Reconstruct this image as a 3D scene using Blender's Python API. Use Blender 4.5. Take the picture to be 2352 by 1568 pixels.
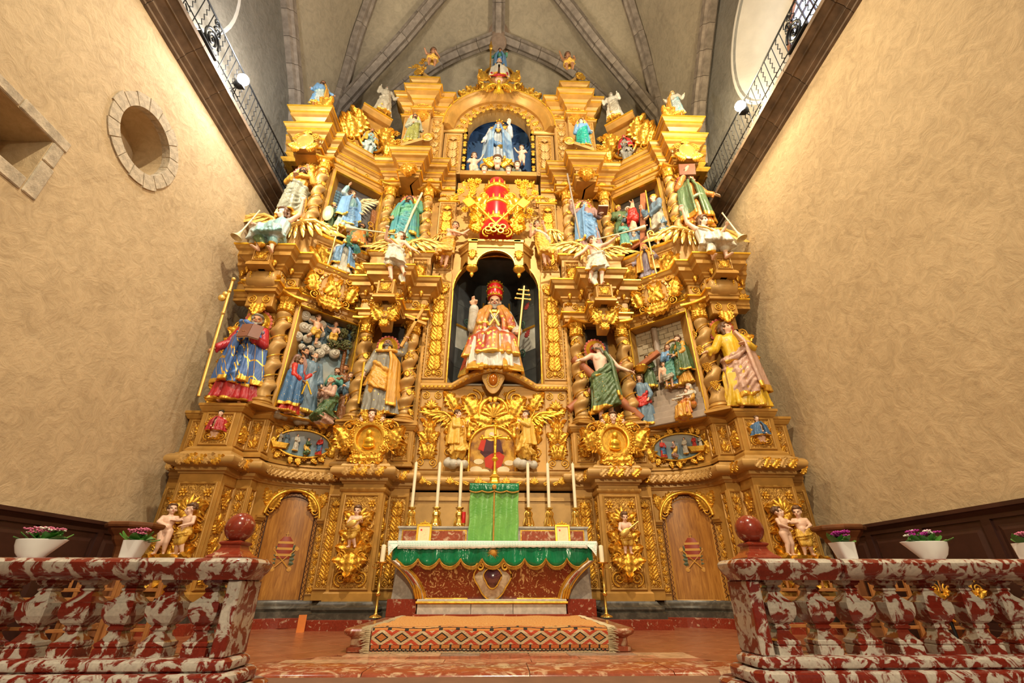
import bpy, math, random
import numpy as np
from mathutils import Matrix, Vector
sin, cos, pi, R = math.sin, math.cos, math.pi, math.radians
for _o in list(bpy.data.objects): bpy.data.objects.remove(_o)
SC = bpy.context.scene; COL = SC.collection
# ---------------------------------------------------------------- camera
cd = bpy.data.cameras.new('camera'); cam = bpy.data.objects.new('camera', cd); COL.objects.link(cam)
cd.sensor_width = 36.0; cd.lens = 36.0 * 1055 / 2352; cd.clip_start = 0.05; cd.clip_end = 200
cam.location = (0, 0, 0); cam.rotation_euler = (R(90 + 28), 0, R(-1.75)); SC.camera = cam
# ---------------------------------------------------------------- world, exposure
w = bpy.data.worlds.new('world'); SC.world = w; w.use_nodes = True
bg = w.node_tree.nodes['Background']; bg.inputs[0].default_value = (1.0, 0.86, 0.66, 1); bg.inputs[1].default_value = 0.30
SC.view_settings.view_transform = 'Standard'; SC.view_settings.look = 'None'
SC.view_settings.exposure = -0.10; SC.view_settings.gamma = 1.0; SC.view_settings.use_curve_mapping = False
# ---------------------------------------------------------------- spotlights on the two galleries and in the vault, plus added unseen fills
def spot(name, loc, to, energy, col, size=70, blend=0.6, rad=0.12):
 l = bpy.data.lights.new(name, 'SPOT'); l.energy = energy; l.color = col; l.spot_size = R(size); l.spot_blend = blend; l.shadow_soft_size = rad
 o = bpy.data.objects.new(name, l); COL.objects.link(o); o.location = loc
 d = Vector(to) - Vector(loc); o.rotation_euler = d.to_track_quat('-Z', 'Y').to_euler(); return o
spot('vault_spotlight', (0.2, -0.8, 12.6), (0, 7.6, 3.4), 5200, (1.0, 0.84, 0.58), 95, 0.5, 0.15)
spot('gallery_spotlight', (-4.55, 2.2, 8.7), (1.6, 8.6, 6.5), 950, (1.0, 0.77, 0.42), 112, 0.7, 0.15)
spot('gallery_spotlight', (4.45, 2.2, 8.7), (-1.6, 8.6, 6.5), 950, (1.0, 0.90, 0.76), 112, 0.7, 0.15)
spot('vault_fill', (-4.5, 4.2, 8.3), (1.5, 8.0, 16.5), 900, (1.0, 0.86, 0.64), 75, 0.6, 0.15)  # unseen fill light, added to brighten the vault
spot('vault_fill', (4.4, 4.2, 8.3), (-1.5, 8.0, 16.5), 900, (1.0, 0.86, 0.64), 75, 0.6, 0.15)  # second added vault fill, from the right side
spot('nave_fill', (0.6, -5.0, 5.2), (0, 8.0, 1.6), 2300, (1.0, 0.83, 0.54), 75, 0.6, 0.15)  # unseen fill light, added from the nave to lift the lower altarpiece
# ================================================================= helpers
XC = -0.09            # the altarpiece's axis
FLOOR = -0.55         # sanctuary floor; the camera's height is 0
rnd = random.Random(7)
I4 = Matrix.Identity(4)
def T(x, y, z): return Matrix.Translation((x, y, z))
def RX(a): return Matrix.Rotation(R(a), 4, 'X')
def RY(a): return Matrix.Rotation(R(a), 4, 'Y')
def RZ(a): return Matrix.Rotation(R(a), 4, 'Z')
def S(x, y=None, z=None):
 y = x if y is None else y; z = x if z is None else z
 return Matrix.Diagonal((x, y, z, 1))
WM = {}               # world matrix of every object
def link(name, data, parent=None, W=I4, mat=None):
 o = bpy.data.objects.new(name, data); COL.objects.link(o)
 if parent is not None:
  o.parent = parent; o.matrix_parent_inverse = WM[parent].inverted()
 o.matrix_basis = W; WM[o] = W.copy()
 if mat is not None and not data.materials: data.materials.append(mat)
 return o
def tag(o, label=None, cat=None, group=None, kind=None):
 if label: o['label'] = label
 if cat: o['category'] = cat
 if group: o['group'] = group
 if kind: o['kind'] = kind
 return o
def thing(name, label, cat, loc=(0, 0, 0), group=None, kind=None, W=None):
 o = link(name, None, None, W if W is not None else T(*loc)); o.empty_display_size = 0.1
 return tag(o, label, cat, group, kind)
def grid_faces(nr, nc, closed=False, off=0):
 F = []
 for i in range(nr - 1):
  for j in range(nc if closed else nc - 1):
   a = off + i * nc + j; b = off + i * nc + (j + 1) % nc
   F.append((a, b, b + nc, a + nc))
 return F
class MB:
 def __init__(s): s.V = []; s.F = []
 def add(s, V, F, M=None):
  n = len(s.V)
  if M is not None: V = [tuple(M @ Vector(v)) for v in V]
  s.V += [tuple(v) for v in V]; s.F += [tuple(i + n for i in f) for f in F]; return s
 def box(s, x0, x1, y0, y1, z0, z1, M=None):
  if x0 > x1: x0, x1 = x1, x0
  V = [(x, y, z) for z in (z0, z1) for y in (y0, y1) for x in (x0, x1)]
  return s.add(V, [(0, 2, 3, 1), (4, 5, 7, 6), (0, 1, 5, 4), (2, 6, 7, 3), (0, 4, 6, 2), (1, 3, 7, 5)], M)
 def cbox(s, x0, x1, y0, y1, z0, z1, b=0.01, M=None):      # box with chamfered edges
  if x0 > x1: x0, x1 = x1, x0
  def ring(i, z): return [(x0 + i, y0 + b, z), (x0 + b, y0 + i, z), (x1 - b, y0 + i, z), (x1 - i, y0 + b, z), (x1 - i, y1 - b, z), (x1 - b, y1 - i, z), (x0 + b, y1 - i, z), (x0 + i, y1 - b, z)]
  return s.loft([ring(b * .99, z0), ring(0, z0 + b), ring(0, z1 - b), ring(b * .99, z1)], M=M)
 def loft(s, rings, cap=True, closed=True, M=None):
  nc = len(rings[0]); V = [p for r in rings for p in r]; F = grid_faces(len(rings), nc, closed)
  if cap and closed:
   F.append(tuple(range(nc - 1, -1, -1))); F.append(tuple(range((len(rings) - 1) * nc, len(rings) * nc)))
  return s.add(V, F, M)
 def lathe(s, prof, n=20, c=(0, 0, 0), M=None, rot=0.0, sx=1, sy=1):
  rings = [[(c[0] + sx * max(r, 1e-4) * cos(2 * pi * k / n + rot), c[1] + sy * max(r, 1e-4) * sin(2 * pi * k / n + rot), c[2] + z) for k in range(n)] for r, z in prof]
  return s.loft(rings, M=M)
 def tube(s, pts, rad, n=8, cap=True, M=None, flat=1.0):
  P = [Vector(p) for p in pts]; m = len(P); rings = []
  if not hasattr(rad, '__len__'): rad = [rad] * m
  up = None
  for i in range(m):
   t = (P[min(i + 1, m - 1)] - P[max(i - 1, 0)]); t = t.normalized() if t.length > 1e-9 else Vector((0, 0, 1))
   if up is None:
    up = Vector((0, 0, 1)) if abs(t.z) < 0.9 else Vector((0, 1, 0))
   a = t.cross(up); a = a.normalized() if a.length > 1e-6 else t.orthogonal().normalized()
   b = a.cross(t).normalized(); up = b
   rings.append([tuple(P[i] + rad[i] * (a * cos(2 * pi * k / n) + b * (flat * sin(2 * pi * k / n)))) for k in range(n)])
  return s.loft(rings, cap=cap, M=M)
 def ball(s, c, r, n=10, m=7, M=None, rot=None):
  if not hasattr(r, '__len__'): r = (r, r, r)
  rings = []
  for i in range(m):
   t = pi * (i + 0.0) / (m - 1); q = max(sin(t), 0.02)
   rings.append([(q * cos(2 * pi * k / n), q * sin(2 * pi * k / n), -cos(t)) for k in range(n)])
  Q = T(*c) @ (rot if rot is not None else I4) @ S(*r)
  if M is not None: Q = M @ Q
  return s.loft(rings, M=Q)
 def cap_(s, a, b, ra, rb, n=10, M=None):                   # tapered capsule
  a = Vector(a); b = Vector(b); d = b - a; L = max(d.length, 1e-4); t = d / L
  x = t.orthogonal().normalized(); y = t.cross(x); rings = []
  for k in range(4):
   f = pi / 2 * (k / 3.0 - 1); q = max(cos(f), 0.03); rings.append((a + t * (ra * sin(f)), ra * q))
  for k in range(4):
   f = pi / 2 * (k / 3.0); q = max(cos(f), 0.03); rings.append((b + t * (rb * sin(f)), rb * q))
  return s.loft([[tuple(c + q * (x * cos(2 * pi * j / n) + y * sin(2 * pi * j / n))) for j in range(n)] for c, q in rings], M=M)
 def sweep(s, path, prof, back=0.0, caps=True):              # profile [(out, z)] along a plan polyline, mitred; out points to -Y for a path going +X
  n = len(path); P = [Vector(p) for p in path]; rows = []
  for i in range(n):
   d1 = (P[i] - P[i - 1]).normalized() if i > 0 else None; d2 = (P[i + 1] - P[i]).normalized() if i < n - 1 else None
   d1 = d1 or d2; d2 = d2 or d1
   n1 = Vector((d1.y, -d1.x)); n2 = Vector((d2.y, -d2.x)); q = 1 + n1.dot(n2); m = (n1 + n2) / max(q, 0.3)
   rows.append([(P[i].x + m.x * o, P[i].y + m.y * o, z) for o, z in prof])
  k = len(prof); V = [p for r in rows for p in r]; F = [(a, b, c, d) for (d, c, b, a) in grid_faces(n, k)]
  if caps and k > 2: F.append(tuple(range(k))); F.append(tuple(range(n * k - 1, (n - 1) * k - 1, -1)))
  return s.add(V, F)
 def mesh(s, name, smooth=0):
  me = bpy.data.meshes.new(name); me.from_pydata(s.V, [], s.F); me.update()
  if smooth:
   me.polygons.foreach_set('use_smooth', [True] * len(me.polygons))
   if smooth < 180: me.set_sharp_from_angle(angle=R(smooth))
  return me
 def build(s, name, mat, parent=None, smooth=0, W=None):
  # verts are world coordinates; the origin moves to the foot of the shape
  A = np.array(s.V); lo = A.min(0); hi = A.max(0); c = ((lo[0] + hi[0]) / 2, (lo[1] + hi[1]) / 2, lo[2])
  if W is None:
   s.V = [tuple(v) for v in (A - np.array(c))]; return link(name, s.mesh(name, smooth), parent, T(*c), mat)
  return link(name, s.mesh(name, smooth), parent, W, mat)
# a scratch scene for voxel remeshing (fuses overlapping shapes into one continuous surface)
TMP = bpy.data.scenes.new('scratch')
def fuse(mb, voxel, smooth_it=2, name='body'):
 me = mb.mesh(name); ob = bpy.data.objects.new('scratch', me); TMP.collection.objects.link(ob)
 m = ob.modifiers.new('r', 'REMESH'); m.mode = 'VOXEL'; m.voxel_size = voxel; m.use_smooth_shade = True
 if smooth_it:
  m2 = ob.modifiers.new('s', 'SMOOTH'); m2.iterations = smooth_it; m2.factor = 0.5
 vl = TMP.view_layers[0]; vl.update(); dg = vl.depsgraph; dg.update()
 out = bpy.data.meshes.new_from_object(ob.evaluated_get(dg)); out.name = name
 bpy.data.objects.remove(ob); bpy.data.meshes.remove(me)
 out.polygons.foreach_set('use_smooth', [True] * len(out.polygons)); return out
# ================================================================= materials
MATS = {}
def nt(name):
 m = bpy.data.materials.new(name); m.use_nodes = True; t = m.node_tree; b = t.nodes['Principled BSDF']; return m, t, b
def N(t, typ, **kw):
 n = t.nodes.new(typ)
 for k, v in kw.items():
  if k in n.inputs: n.inputs[k].default_value = v
  else: setattr(n, k, v)
 return n
def ramp(t, fac, stops, interp='LINEAR'):
 r = t.nodes.new('ShaderNodeValToRGB'); r.color_ramp.interpolation = interp
 e = r.color_ramp.elements
 while len(e) < len(stops): e.new(0.5)
 for q, (p, c) in zip(e, stops): q.position = p; q.color = (c[0], c[1], c[2], 1)
 t.links.new(fac, r.inputs[0]); return r.outputs[0]
def mix(t, fac, a, b, typ='MIX'):
 m = t.nodes.new('ShaderNodeMix'); m.data_type = 'RGBA'; m.blend_type = typ
 for i, v in ((0, fac), (6, a), (7, b)):
  if hasattr(v, 'is_linked') or hasattr(v, 'links'): t.links.new(v, m.inputs[i])
  else: m.inputs[i].default_value = v if i == 0 else (v[0], v[1], v[2], 1)
 return m.outputs[2]
def coords(t, kind='Object', scale=(1, 1, 1), rot=(0, 0, 0)):
 tc = t.nodes.new('ShaderNodeTexCoord'); mp = t.nodes.new('ShaderNodeMapping'); mp.inputs['Scale'].default_value = scale; mp.inputs['Rotation'].default_value = rot
 t.links.new(tc.outputs[kind], mp.inputs[0]); return mp.outputs[0]
def noise(t, vec, scale, detail=4, rough=0.55, dist=0.0):
 n = N(t, 'ShaderNodeTexNoise', Scale=scale, Detail=detail, Roughness=rough, Distortion=dist); t.links.new(vec, n.inputs['Vector']); return n.outputs[0]
def bump(t, b, h, strength=0.3, dist=0.02):
 n = N(t, 'ShaderNodeBump', Strength=strength, Distance=dist); t.links.new(h, n.inputs['Height']); t.links.new(n.outputs[0], b.inputs['Normal'])
def simple(name, col, rough=0.5, metal=0.0, var=0.15, scale=6.0, bmp=0.0, bscale=30, coat=0.0, dark=None):
 if name in MATS: return MATS[name]
 m, t, b = nt(name); v = coords(t)
 lo = dark or tuple(c * (1 - var) for c in col); hi = tuple(min(1, c * (1 + var * 0.6)) for c in col)
 t.links.new(ramp(t, noise(t, v, scale), [(0.3, lo), (0.7, hi)]), b.inputs['Base Color'])
 b.inputs['Roughness'].default_value = rough; b.inputs['Metallic'].default_value = metal; b.inputs['Coat Weight'].default_value = coat
 if bmp: bump(t, b, noise(t, v, bscale, 5), bmp, 0.01)
 MATS[name] = m; return m
GOLD = simple('gold_leaf', (0.80, 0.44, 0.055), 0.32, 0.70, 0.35, 9, 0.45, 16)
GOLDB = simple('bright_gold', (0.95, 0.56, 0.05), 0.28, 0.70, 0.18, 9, 0.2, 20)
WOOD = simple('gilded_ochre_wood', (0.48, 0.255, 0.055), 0.40, 0.25, 0.25, 3.5, 0.06, 40)
WOODL = simple('pale_gilded_wood', (0.51, 0.30, 0.095), 0.42, 0.2, 0.22, 3.5, 0.06, 40)
SKIN = simple('painted_flesh', (0.72, 0.42, 0.27), 0.42, 0, 0.10, 8)
SKINP = simple('pale_painted_flesh', (0.80, 0.53, 0.40), 0.42, 0, 0.10, 8)
SKIND = simple('brown_painted_flesh', (0.50, 0.24, 0.12), 0.42, 0, 0.14, 8)
HAIRD = simple('dark_painted_hair', (0.035, 0.02, 0.012), 0.5, 0, 0.4, 20)
HAIRB = simple('brown_painted_hair', (0.13, 0.06, 0.025), 0.5, 0, 0.4, 20)
HAIRG = simple('grey_painted_hair', (0.25, 0.22, 0.18), 0.5, 0, 0.5, 25)
EYE = simple('painted_eye', (0.03, 0.02, 0.015), 0.3, 0, 0.2)
LIP = simple('painted_lips', (0.45, 0.10, 0.07), 0.4, 0, 0.2)
DARK = simple('dark_wood_and_niche_shade', (0.035, 0.03, 0.028), 0.6, 0, 0.3, 4)  # bench wood, also the shade colour of the niche panels
RED = simple('red_lacquer', (0.62, 0.015, 0.02), 0.28, 0, 0.15, 5)
WHITE = simple('white_glaze', (0.80, 0.80, 0.80), 0.35, 0, 0.03, 3)
IRON = simple('wrought_iron', (0.02, 0.022, 0.026), 0.5, 0.6, 0.3, 20)
CLOUD = simple('painted_cloud', (0.55, 0.52, 0.45), 0.5, 0, 0.18, 9)
BRASS = simple('polished_brass', (0.85, 0.56, 0.13), 0.22, 0.9, 0.2, 14)
BROWNW = simple('dark_wainscot_wood', (0.045, 0.016, 0.012), 0.42, 0, 0.3, 5, 0.05, 60)
CHAIRW = simple('chair_beech_wood', (0.36, 0.15, 0.045), 0.45, 0, 0.25, 12)
def cloth(name, col, trim=0.05, spots=0.0, grid=0, col2=None):
 """painted drapery: colour, gilded hem band, gilded flecks or lattice"""
 if name in MATS: return MATS[name]
 m, t, b = nt(name); v = coords(t); base = ramp(t, noise(t, v, 7, 5), [(0.3, tuple(c * 0.72 for c in col)), (0.7, tuple(min(1, c * 1.12) for c in col))])
 g = (0.85, 0.52, 0.09); facs = []
 if col2:
  base = mix(t, ramp(t, noise(t, v, 3.5, 2), [(0.48, (0, 0, 0)), (0.54, (1, 1, 1))]), base, col2)
 if trim:
  tc = t.nodes.new('ShaderNodeTexCoord'); sx = t.nodes.new('ShaderNodeSeparateXYZ'); t.links.new(tc.outputs['Generated'], sx.inputs[0])
  ad = N(t, 'ShaderNodeMath', operation='MULTIPLY_ADD'); t.links.new(noise(t, v, 6, 1), ad.inputs[0]); ad.inputs[1].default_value = 0.06; t.links.new(sx.outputs[2], ad.inputs[2])
  lt = N(t, 'ShaderNodeMath', operation='LESS_THAN'); t.links.new(ad.outputs[0], lt.inputs[0]); lt.inputs[1].default_value = trim + 0.03; facs.append(lt.outputs[0])
 if spots:
  vo = N(t, 'ShaderNodeTexVoronoi', Scale=26.0); t.links.new(v, vo.inputs['Vector'])
  lt = N(t, 'ShaderNodeMath', operation='LESS_THAN'); t.links.new(vo.outputs['Distance'], lt.inputs[0]); lt.inputs[1].default_value = spots; facs.append(lt.outputs[0])
 if grid:
  mp = coords(t, 'Object', (grid, grid, grid), (0.2, 0.5, 0.75)); br = N(t, 'ShaderNodeTexBrick', Scale=1.0); br.offset = 0.0
  br.inputs['Mortar Size'].default_value = 0.045; br.inputs['Brick Width'].default_value = 1.0; br.inputs['Row Height'].default_value = 1.0; t.links.new(mp, br.inputs['Vector']); facs.append(br.outputs['Fac'])
 f = None
 for q in facs:
  if f is None: f = q
  else:
   mx = N(t, 'ShaderNodeMath', operation='MAXIMUM'); t.links.new(f, mx.inputs[0]); t.links.new(q, mx.inputs[1]); f = mx.outputs[0]
 if f is not None:
  t.links.new(mix(t, f, base, g), b.inputs['Base Color']); ml = N(t, 'ShaderNodeMath', operation='MULTIPLY'); t.links.new(f, ml.inputs[0]); ml.inputs[1].default_value = 0.7; t.links.new(ml.outputs[0], b.inputs['Metallic'])
 else: t.links.new(base, b.inputs['Base Color'])
 b.inputs['Roughness'].default_value = 0.36; bump(t, b, noise(t, coords(t, 'Object', (11, 11, 2.5), (.3, .25, 0)), 1.0, 3, .5, 1.2), .7, .05); MATS[name] = m; return m
def marble(name, a, c, scale=3.0, thr=0.5, rough=0.18, soft=0.04, dist=1.5, third=None, stretch=(1, 1, 1)):
 if name in MATS: return MATS[name]
 m, t, b = nt(name); v = coords(t, 'Object', stretch)
 tc = t.nodes.new('ShaderNodeTexCoord')
 oi = t.nodes.new('ShaderNodeObjectInfo'); va = t.nodes.new('ShaderNodeVectorMath'); va.operation = 'ADD'; t.links.new(v, va.inputs[0])
 sc = N(t, 'ShaderNodeMath', operation='MULTIPLY'); t.links.new(oi.outputs['Random'], sc.inputs[0]); sc.inputs[1].default_value = 37.0; t.links.new(sc.outputs[0], va.inputs[1]); v = va.outputs[0]
 n1 = noise(t, v, scale, 6, 0.6, dist); n2 = noise(t, v, scale * 5, 4)
 A = ramp(t, n2, [(0.3, tuple(q * 0.7 for q in a)), (0.7, a)]); C = ramp(t, n2, [(0.3, tuple(q * 0.75 for q in c)), (0.7, c)])
 out = mix(t, ramp(t, n1, [(thr - soft, (0, 0, 0)), (thr + soft, (1, 1, 1))]), A, C)
 if third:
  n3 = noise(t, v, scale * 1.7, 5, 0.6, 2.0); out = mix(t, ramp(t, n3, [(0.60, (0, 0, 0)), (0.66, (1, 1, 1))]), out, third)
 t.links.new(out, b.inputs['Base Color']); b.inputs['Roughness'].default_value = rough; MATS[name] = m; return m
MRAIL = marble('red_white_marble', (0.20, 0.022, 0.012), (0.52, 0.47, 0.41), 12.0, 0.51, 0.15, 0.03, 0.8)
MRED = marble('red_marble', (0.27, 0.038, 0.018), (0.55, 0.36, 0.24), 9.0, 0.62, 0.2, 0.04, 2.0)
MFRONT = marble('altar_red_marble', (0.20, 0.028, 0.010), (0.62, 0.38, 0.17), 11.0, 0.58, 0.2, 0.03, 2.5)
MSTEP = marble('rose_step_marble', (0.33, 0.075, 0.035), (0.62, 0.42, 0.27), 5.0, 0.56, 0.18, 0.06, 2.5)
MGREY = marble('grey_marble', (0.50, 0.46, 0.40), (0.36, 0.33, 0.29), 6.0, 0.55, 0.3, 0.1)
MWHITE = marble('pale_grey_marble', (0.62, 0.58, 0.52), (0.48, 0.45, 0.42), 4.0, 0.55, 0.25, 0.1)
MBLACK = marble('black_stone', (0.06, 0.052, 0.04), (0.15, 0.13, 0.10), 5.0, 0.58, 0.35, 0.1)
def plaster(name, c1, c2, bs=0.35):
 m, t, b = nt(name); v = coords(t)
 n1 = noise(t, v, 0.55, 5, 0.6, 0.6); n2 = noise(t, v, 5.0, 6, 0.65, 1.2); n3 = noise(t, v, 1.6, 8, 0.62, 2.2)
 base = ramp(t, n1, [(0.30, c2), (0.68, c1)]); base = mix(t, 0.35, base, ramp(t, n2, [(0.32, tuple(q * 0.55 for q in c2)), (0.62, c1)]), 'MIX')
 t.links.new(base, b.inputs['Base Color']); b.inputs['Roughness'].default_value = 0.9
 ad = N(t, 'ShaderNodeMath', operation='ADD'); t.links.new(n3, ad.inputs[0]); t.links.new(n2, ad.inputs[1]); bump(t, b, ad.outputs[0], bs, 0.10); MATS[name] = m; return m
PLASTER = plaster('trowelled_plaster', (0.62, 0.475, 0.29), (0.48, 0.35, 0.20), 0.22)
VAULT = plaster('vault_plaster', (0.56, 0.48, 0.34), (0.42, 0.35, 0.25), 0.25)
STONE = simple('rough_granite', (0.50, 0.42, 0.31), 0.9, 0, 0.35, 14, 0.5, 60)
RIBST = simple('rib_stone', (0.36, 0.30, 0.245), 0.85, 0, 0.4, 5, 0.35, 30)
LEDGE = simple('brown_cornice_stone', (0.17, 0.115, 0.075), 0.75, 0, 0.5, 3.5, 0.4, 25)
# ================================================================= the setting
def boolean(mb, cutters, name):
 me = mb.mesh(name); ob = bpy.data.objects.new('scratch', me); TMP.collection.objects.link(ob); tmp = [ob]
 for c in cutters:
  co = bpy.data.objects.new('cut', c.mesh('cut')); TMP.collection.objects.link(co); tmp.append(co)
  m = ob.modifiers.new('b', 'BOOLEAN'); m.object = co; m.operation = 'DIFFERENCE'; m.solver = 'EXACT'
 vl = TMP.view_layers[0]; vl.update(); dg = vl.depsgraph; dg.update()
 out = bpy.data.meshes.new_from_object(ob.evaluated_get(dg)); out.name = name
 for o in tmp: bpy.data.objects.remove(o)
 return out
LW, RW, BW = -5.15, 5.05, 10.9
def cyl_x(cy, cz, r, x0, x1, n=40, r1=None):
 r1 = r if r1 is None else r1
 return MB().loft([[(x, cy + q * cos(2 * pi * k / n), cz + q * sin(2 * pi * k / n)) for k in range(n)] for x, q in ((x0, r), (x1, r1))])
# floor with laid tiles
fl = tag(MB().box(-6, 6, -3.0, 11.2, FLOOR - 0.30, FLOOR - 0.022).build('floor', simple('tile_joint', (0.20, 0.10, 0.06), 0.8)), 'red tiled sanctuary floor around the altar', 'floor', kind='structure')
tile_m = marble('terracotta_tile', (0.30, 0.085, 0.035), (0.40, 0.15, 0.07), 2.5, 0.5, 0.28, 0.2)
tl = 0.40; tm = MB().cbox(-tl / 2 + .004, tl / 2 - .004, -tl / 2 + .004, tl / 2 - .004, -0.022, 0, 0.003).mesh('tile'); tm.materials.append(tile_m)
for i in range(-24, 25):
 for j in range(-24, 25):
  x = (i - j) * tl * 0.7071; y = 5.6 + (i + j) * tl * 0.7071
  if abs(x) > 4.8 or not 3.7 < y < 8.0 or (abs(x) < 1.1 and y > 5.2) or (abs(x) < 1.75 and y < 4.9) or (abs(x) > 3.4 and y > 7.3) or (x < -2.2 and y < 4.3): continue
  link('tile', tm, fl, T(x, y, FLOOR) @ RZ(45))
# side walls with blocked openings
wl = boolean(MB().box(LW - 0.9, LW, -2.5, 11.2, FLOOR - .3, 7.72), [cyl_x(4.66, 5.66, 0.47, LW - 0.55, LW + 0.2), MB().box(LW - 0.6, LW + 0.2, 3.05, 3.73, 3.90, 4.49)], 'wall_left')
wall_l = tag(link('wall_left', wl, None, I4, PLASTER), 'rough tan plaster wall with round and square recesses', 'wall', kind='structure')
wr = MB().box(RW, RW + 0.9, -2.5, 11.2, FLOOR - .3, 7.72).build('wall_right', PLASTER)
tag(wr, 'rough golden plaster wall on the right of the altarpiece', 'wall', kind='structure')
# stone rings of the round and square recesses
for k in range(16):
 a0 = 2 * pi * k / 16 + 0.012; a1 = 2 * pi * (k + 1) / 16 - 0.012; ro = 0.64 + 0.05 * rnd.random(); m = MB(); rings = []
 for j in range(4):
  a = a0 + (a1 - a0) * j / 3; rings.append([(x, 4.66 + r * cos(a), 5.66 + r * sin(a)) for x, r in ((LW - 0.10, 0.465), (LW + 0.018, 0.465), (LW + 0.022, ro), (LW - 0.06, ro))])
 m.loft(rings).build('ring_stone', STONE, wall_l, 0)
for nm, b in (('jamb_stone', (3.737, 3.90, 3.74, 4.20)), ('jamb_stone', (3.737, 3.88, 4.21, 4.49)), ('lintel_stone', (3.30, 3.90, 4.495, 4.64)), ('lintel_stone', (2.9, 3.29, 4.495, 4.62)), ('sill_stone', (3.35, 3.72, 3.73, 3.895)), ('sill_stone', (2.9, 3.34, 3.73, 3.895))):
 MB().cbox(LW - 0.2, LW + 0.02, b[0], b[1], b[2], b[3], 0.012).build(nm, STONE, wall_l)
tag(MB().box(-6, 6, BW, BW + 0.3, FLOOR - .3, 15).build('wall_back', simple('back_wall_stone', (0.10, 0.085, 0.065), 0.9, 0, 0.3, 2, .3, 12)), 'dark stone apse wall behind the altarpiece', 'wall', kind='structure')
# upper side walls above the galleries, with splayed window openings
UPL = plaster('upper_wall_plaster', (0.30, 0.285, 0.25), (0.20, 0.19, 0.165), 0.3)
REVEAL = simple('white_window_reveal', (0.72, 0.70, 0.66), 0.9, 0, 0.12, 2.0, 0.3, 10)
glass_l, tt, bb = nt('daylit_leaded_glass'); bb.inputs['Base Color'].default_value = (0.6, 0.75, 0.95, 1); bb.inputs['Emission Color'].default_value = (0.72, 0.86, 1.0, 1); bb.inputs['Emission Strength'].default_value = 5.0
def upper_wall(side, X, cy, cz, nm, wn, lab, wlab):
 s = side; m = boolean(MB().box(min(X, X + s * 1.0), max(X, X + s * 1.0), -2.5, 11.2, 7.70, 20), [cyl_x(cy, cz, 1.8, X - s * 0.02, X + s * 1.05, 48, 1.15)], nm)
 wob = tag(link(nm, m, None, I4, UPL), lab, 'wall', kind='structure')
 root = thing(wn, wlab, 'window', (X + s * 0.9, cy, cz), kind='structure')
 n = 48; MB().loft([[(x, cy + q * cos(2 * pi * k / n), cz + q * sin(2 * pi * k / n)) for k in range(n)] for x, q in ((X - s * .015, 1.86), (X - s * .015, 1.80), (X + s * 0.95, 1.165))], cap=False).build('reveal', REVEAL, root, 180)
 gx = X + s * 0.93
 MB().loft([[(x, cy + 1.17 * cos(2 * pi * k / n), cz + 1.17 * sin(2 * pi * k / n)) for k in range(n)] for x in (gx, gx + s * 0.02)]).build('glass', glass_l, root)
 for k in range(-4, 5):
  h = math.sqrt(max(1.16 ** 2 - (k * 0.26) ** 2, 0.01)); lead = simple('window_lead', (0.08, 0.06, 0.09), 0.5)
  MB().box(gx - s * 0.03, gx, cy + k * 0.26 - .016, cy + k * 0.26 + .016, cz - h, cz + h).build('glazing_bar', lead, root)
  MB().box(gx - s * 0.035, gx, cy - h, cy + h, cz + k * 0.26 - .016, cz + k * 0.26 + .016).build('glazing_bar', lead, root)
 MB().loft([[(gx - s * d, cy + q * cos(2 * pi * k / n), cz + q * sin(2 * pi * k / n)) for k in range(n)] for d, q in ((0, 1.17), (.06, 1.17), (.06, 1.10), (0, 1.10))], cap=False).build('window_frame', simple('window_timber', (0.30, 0.12, 0.06), 0.6), root)
upper_wall(-1, -5.42, 3.45, 10.0, 'wall_upper_left', 'window_1', 'grey upper wall above the left gallery', 'round splayed window above the left gallery')
upper_wall(1, 5.32, 4.55, 10.05, 'wall_upper_right', 'window_2', 'grey upper wall above the right gallery', 'bright leaded window in a white splay above the right gallery')
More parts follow.
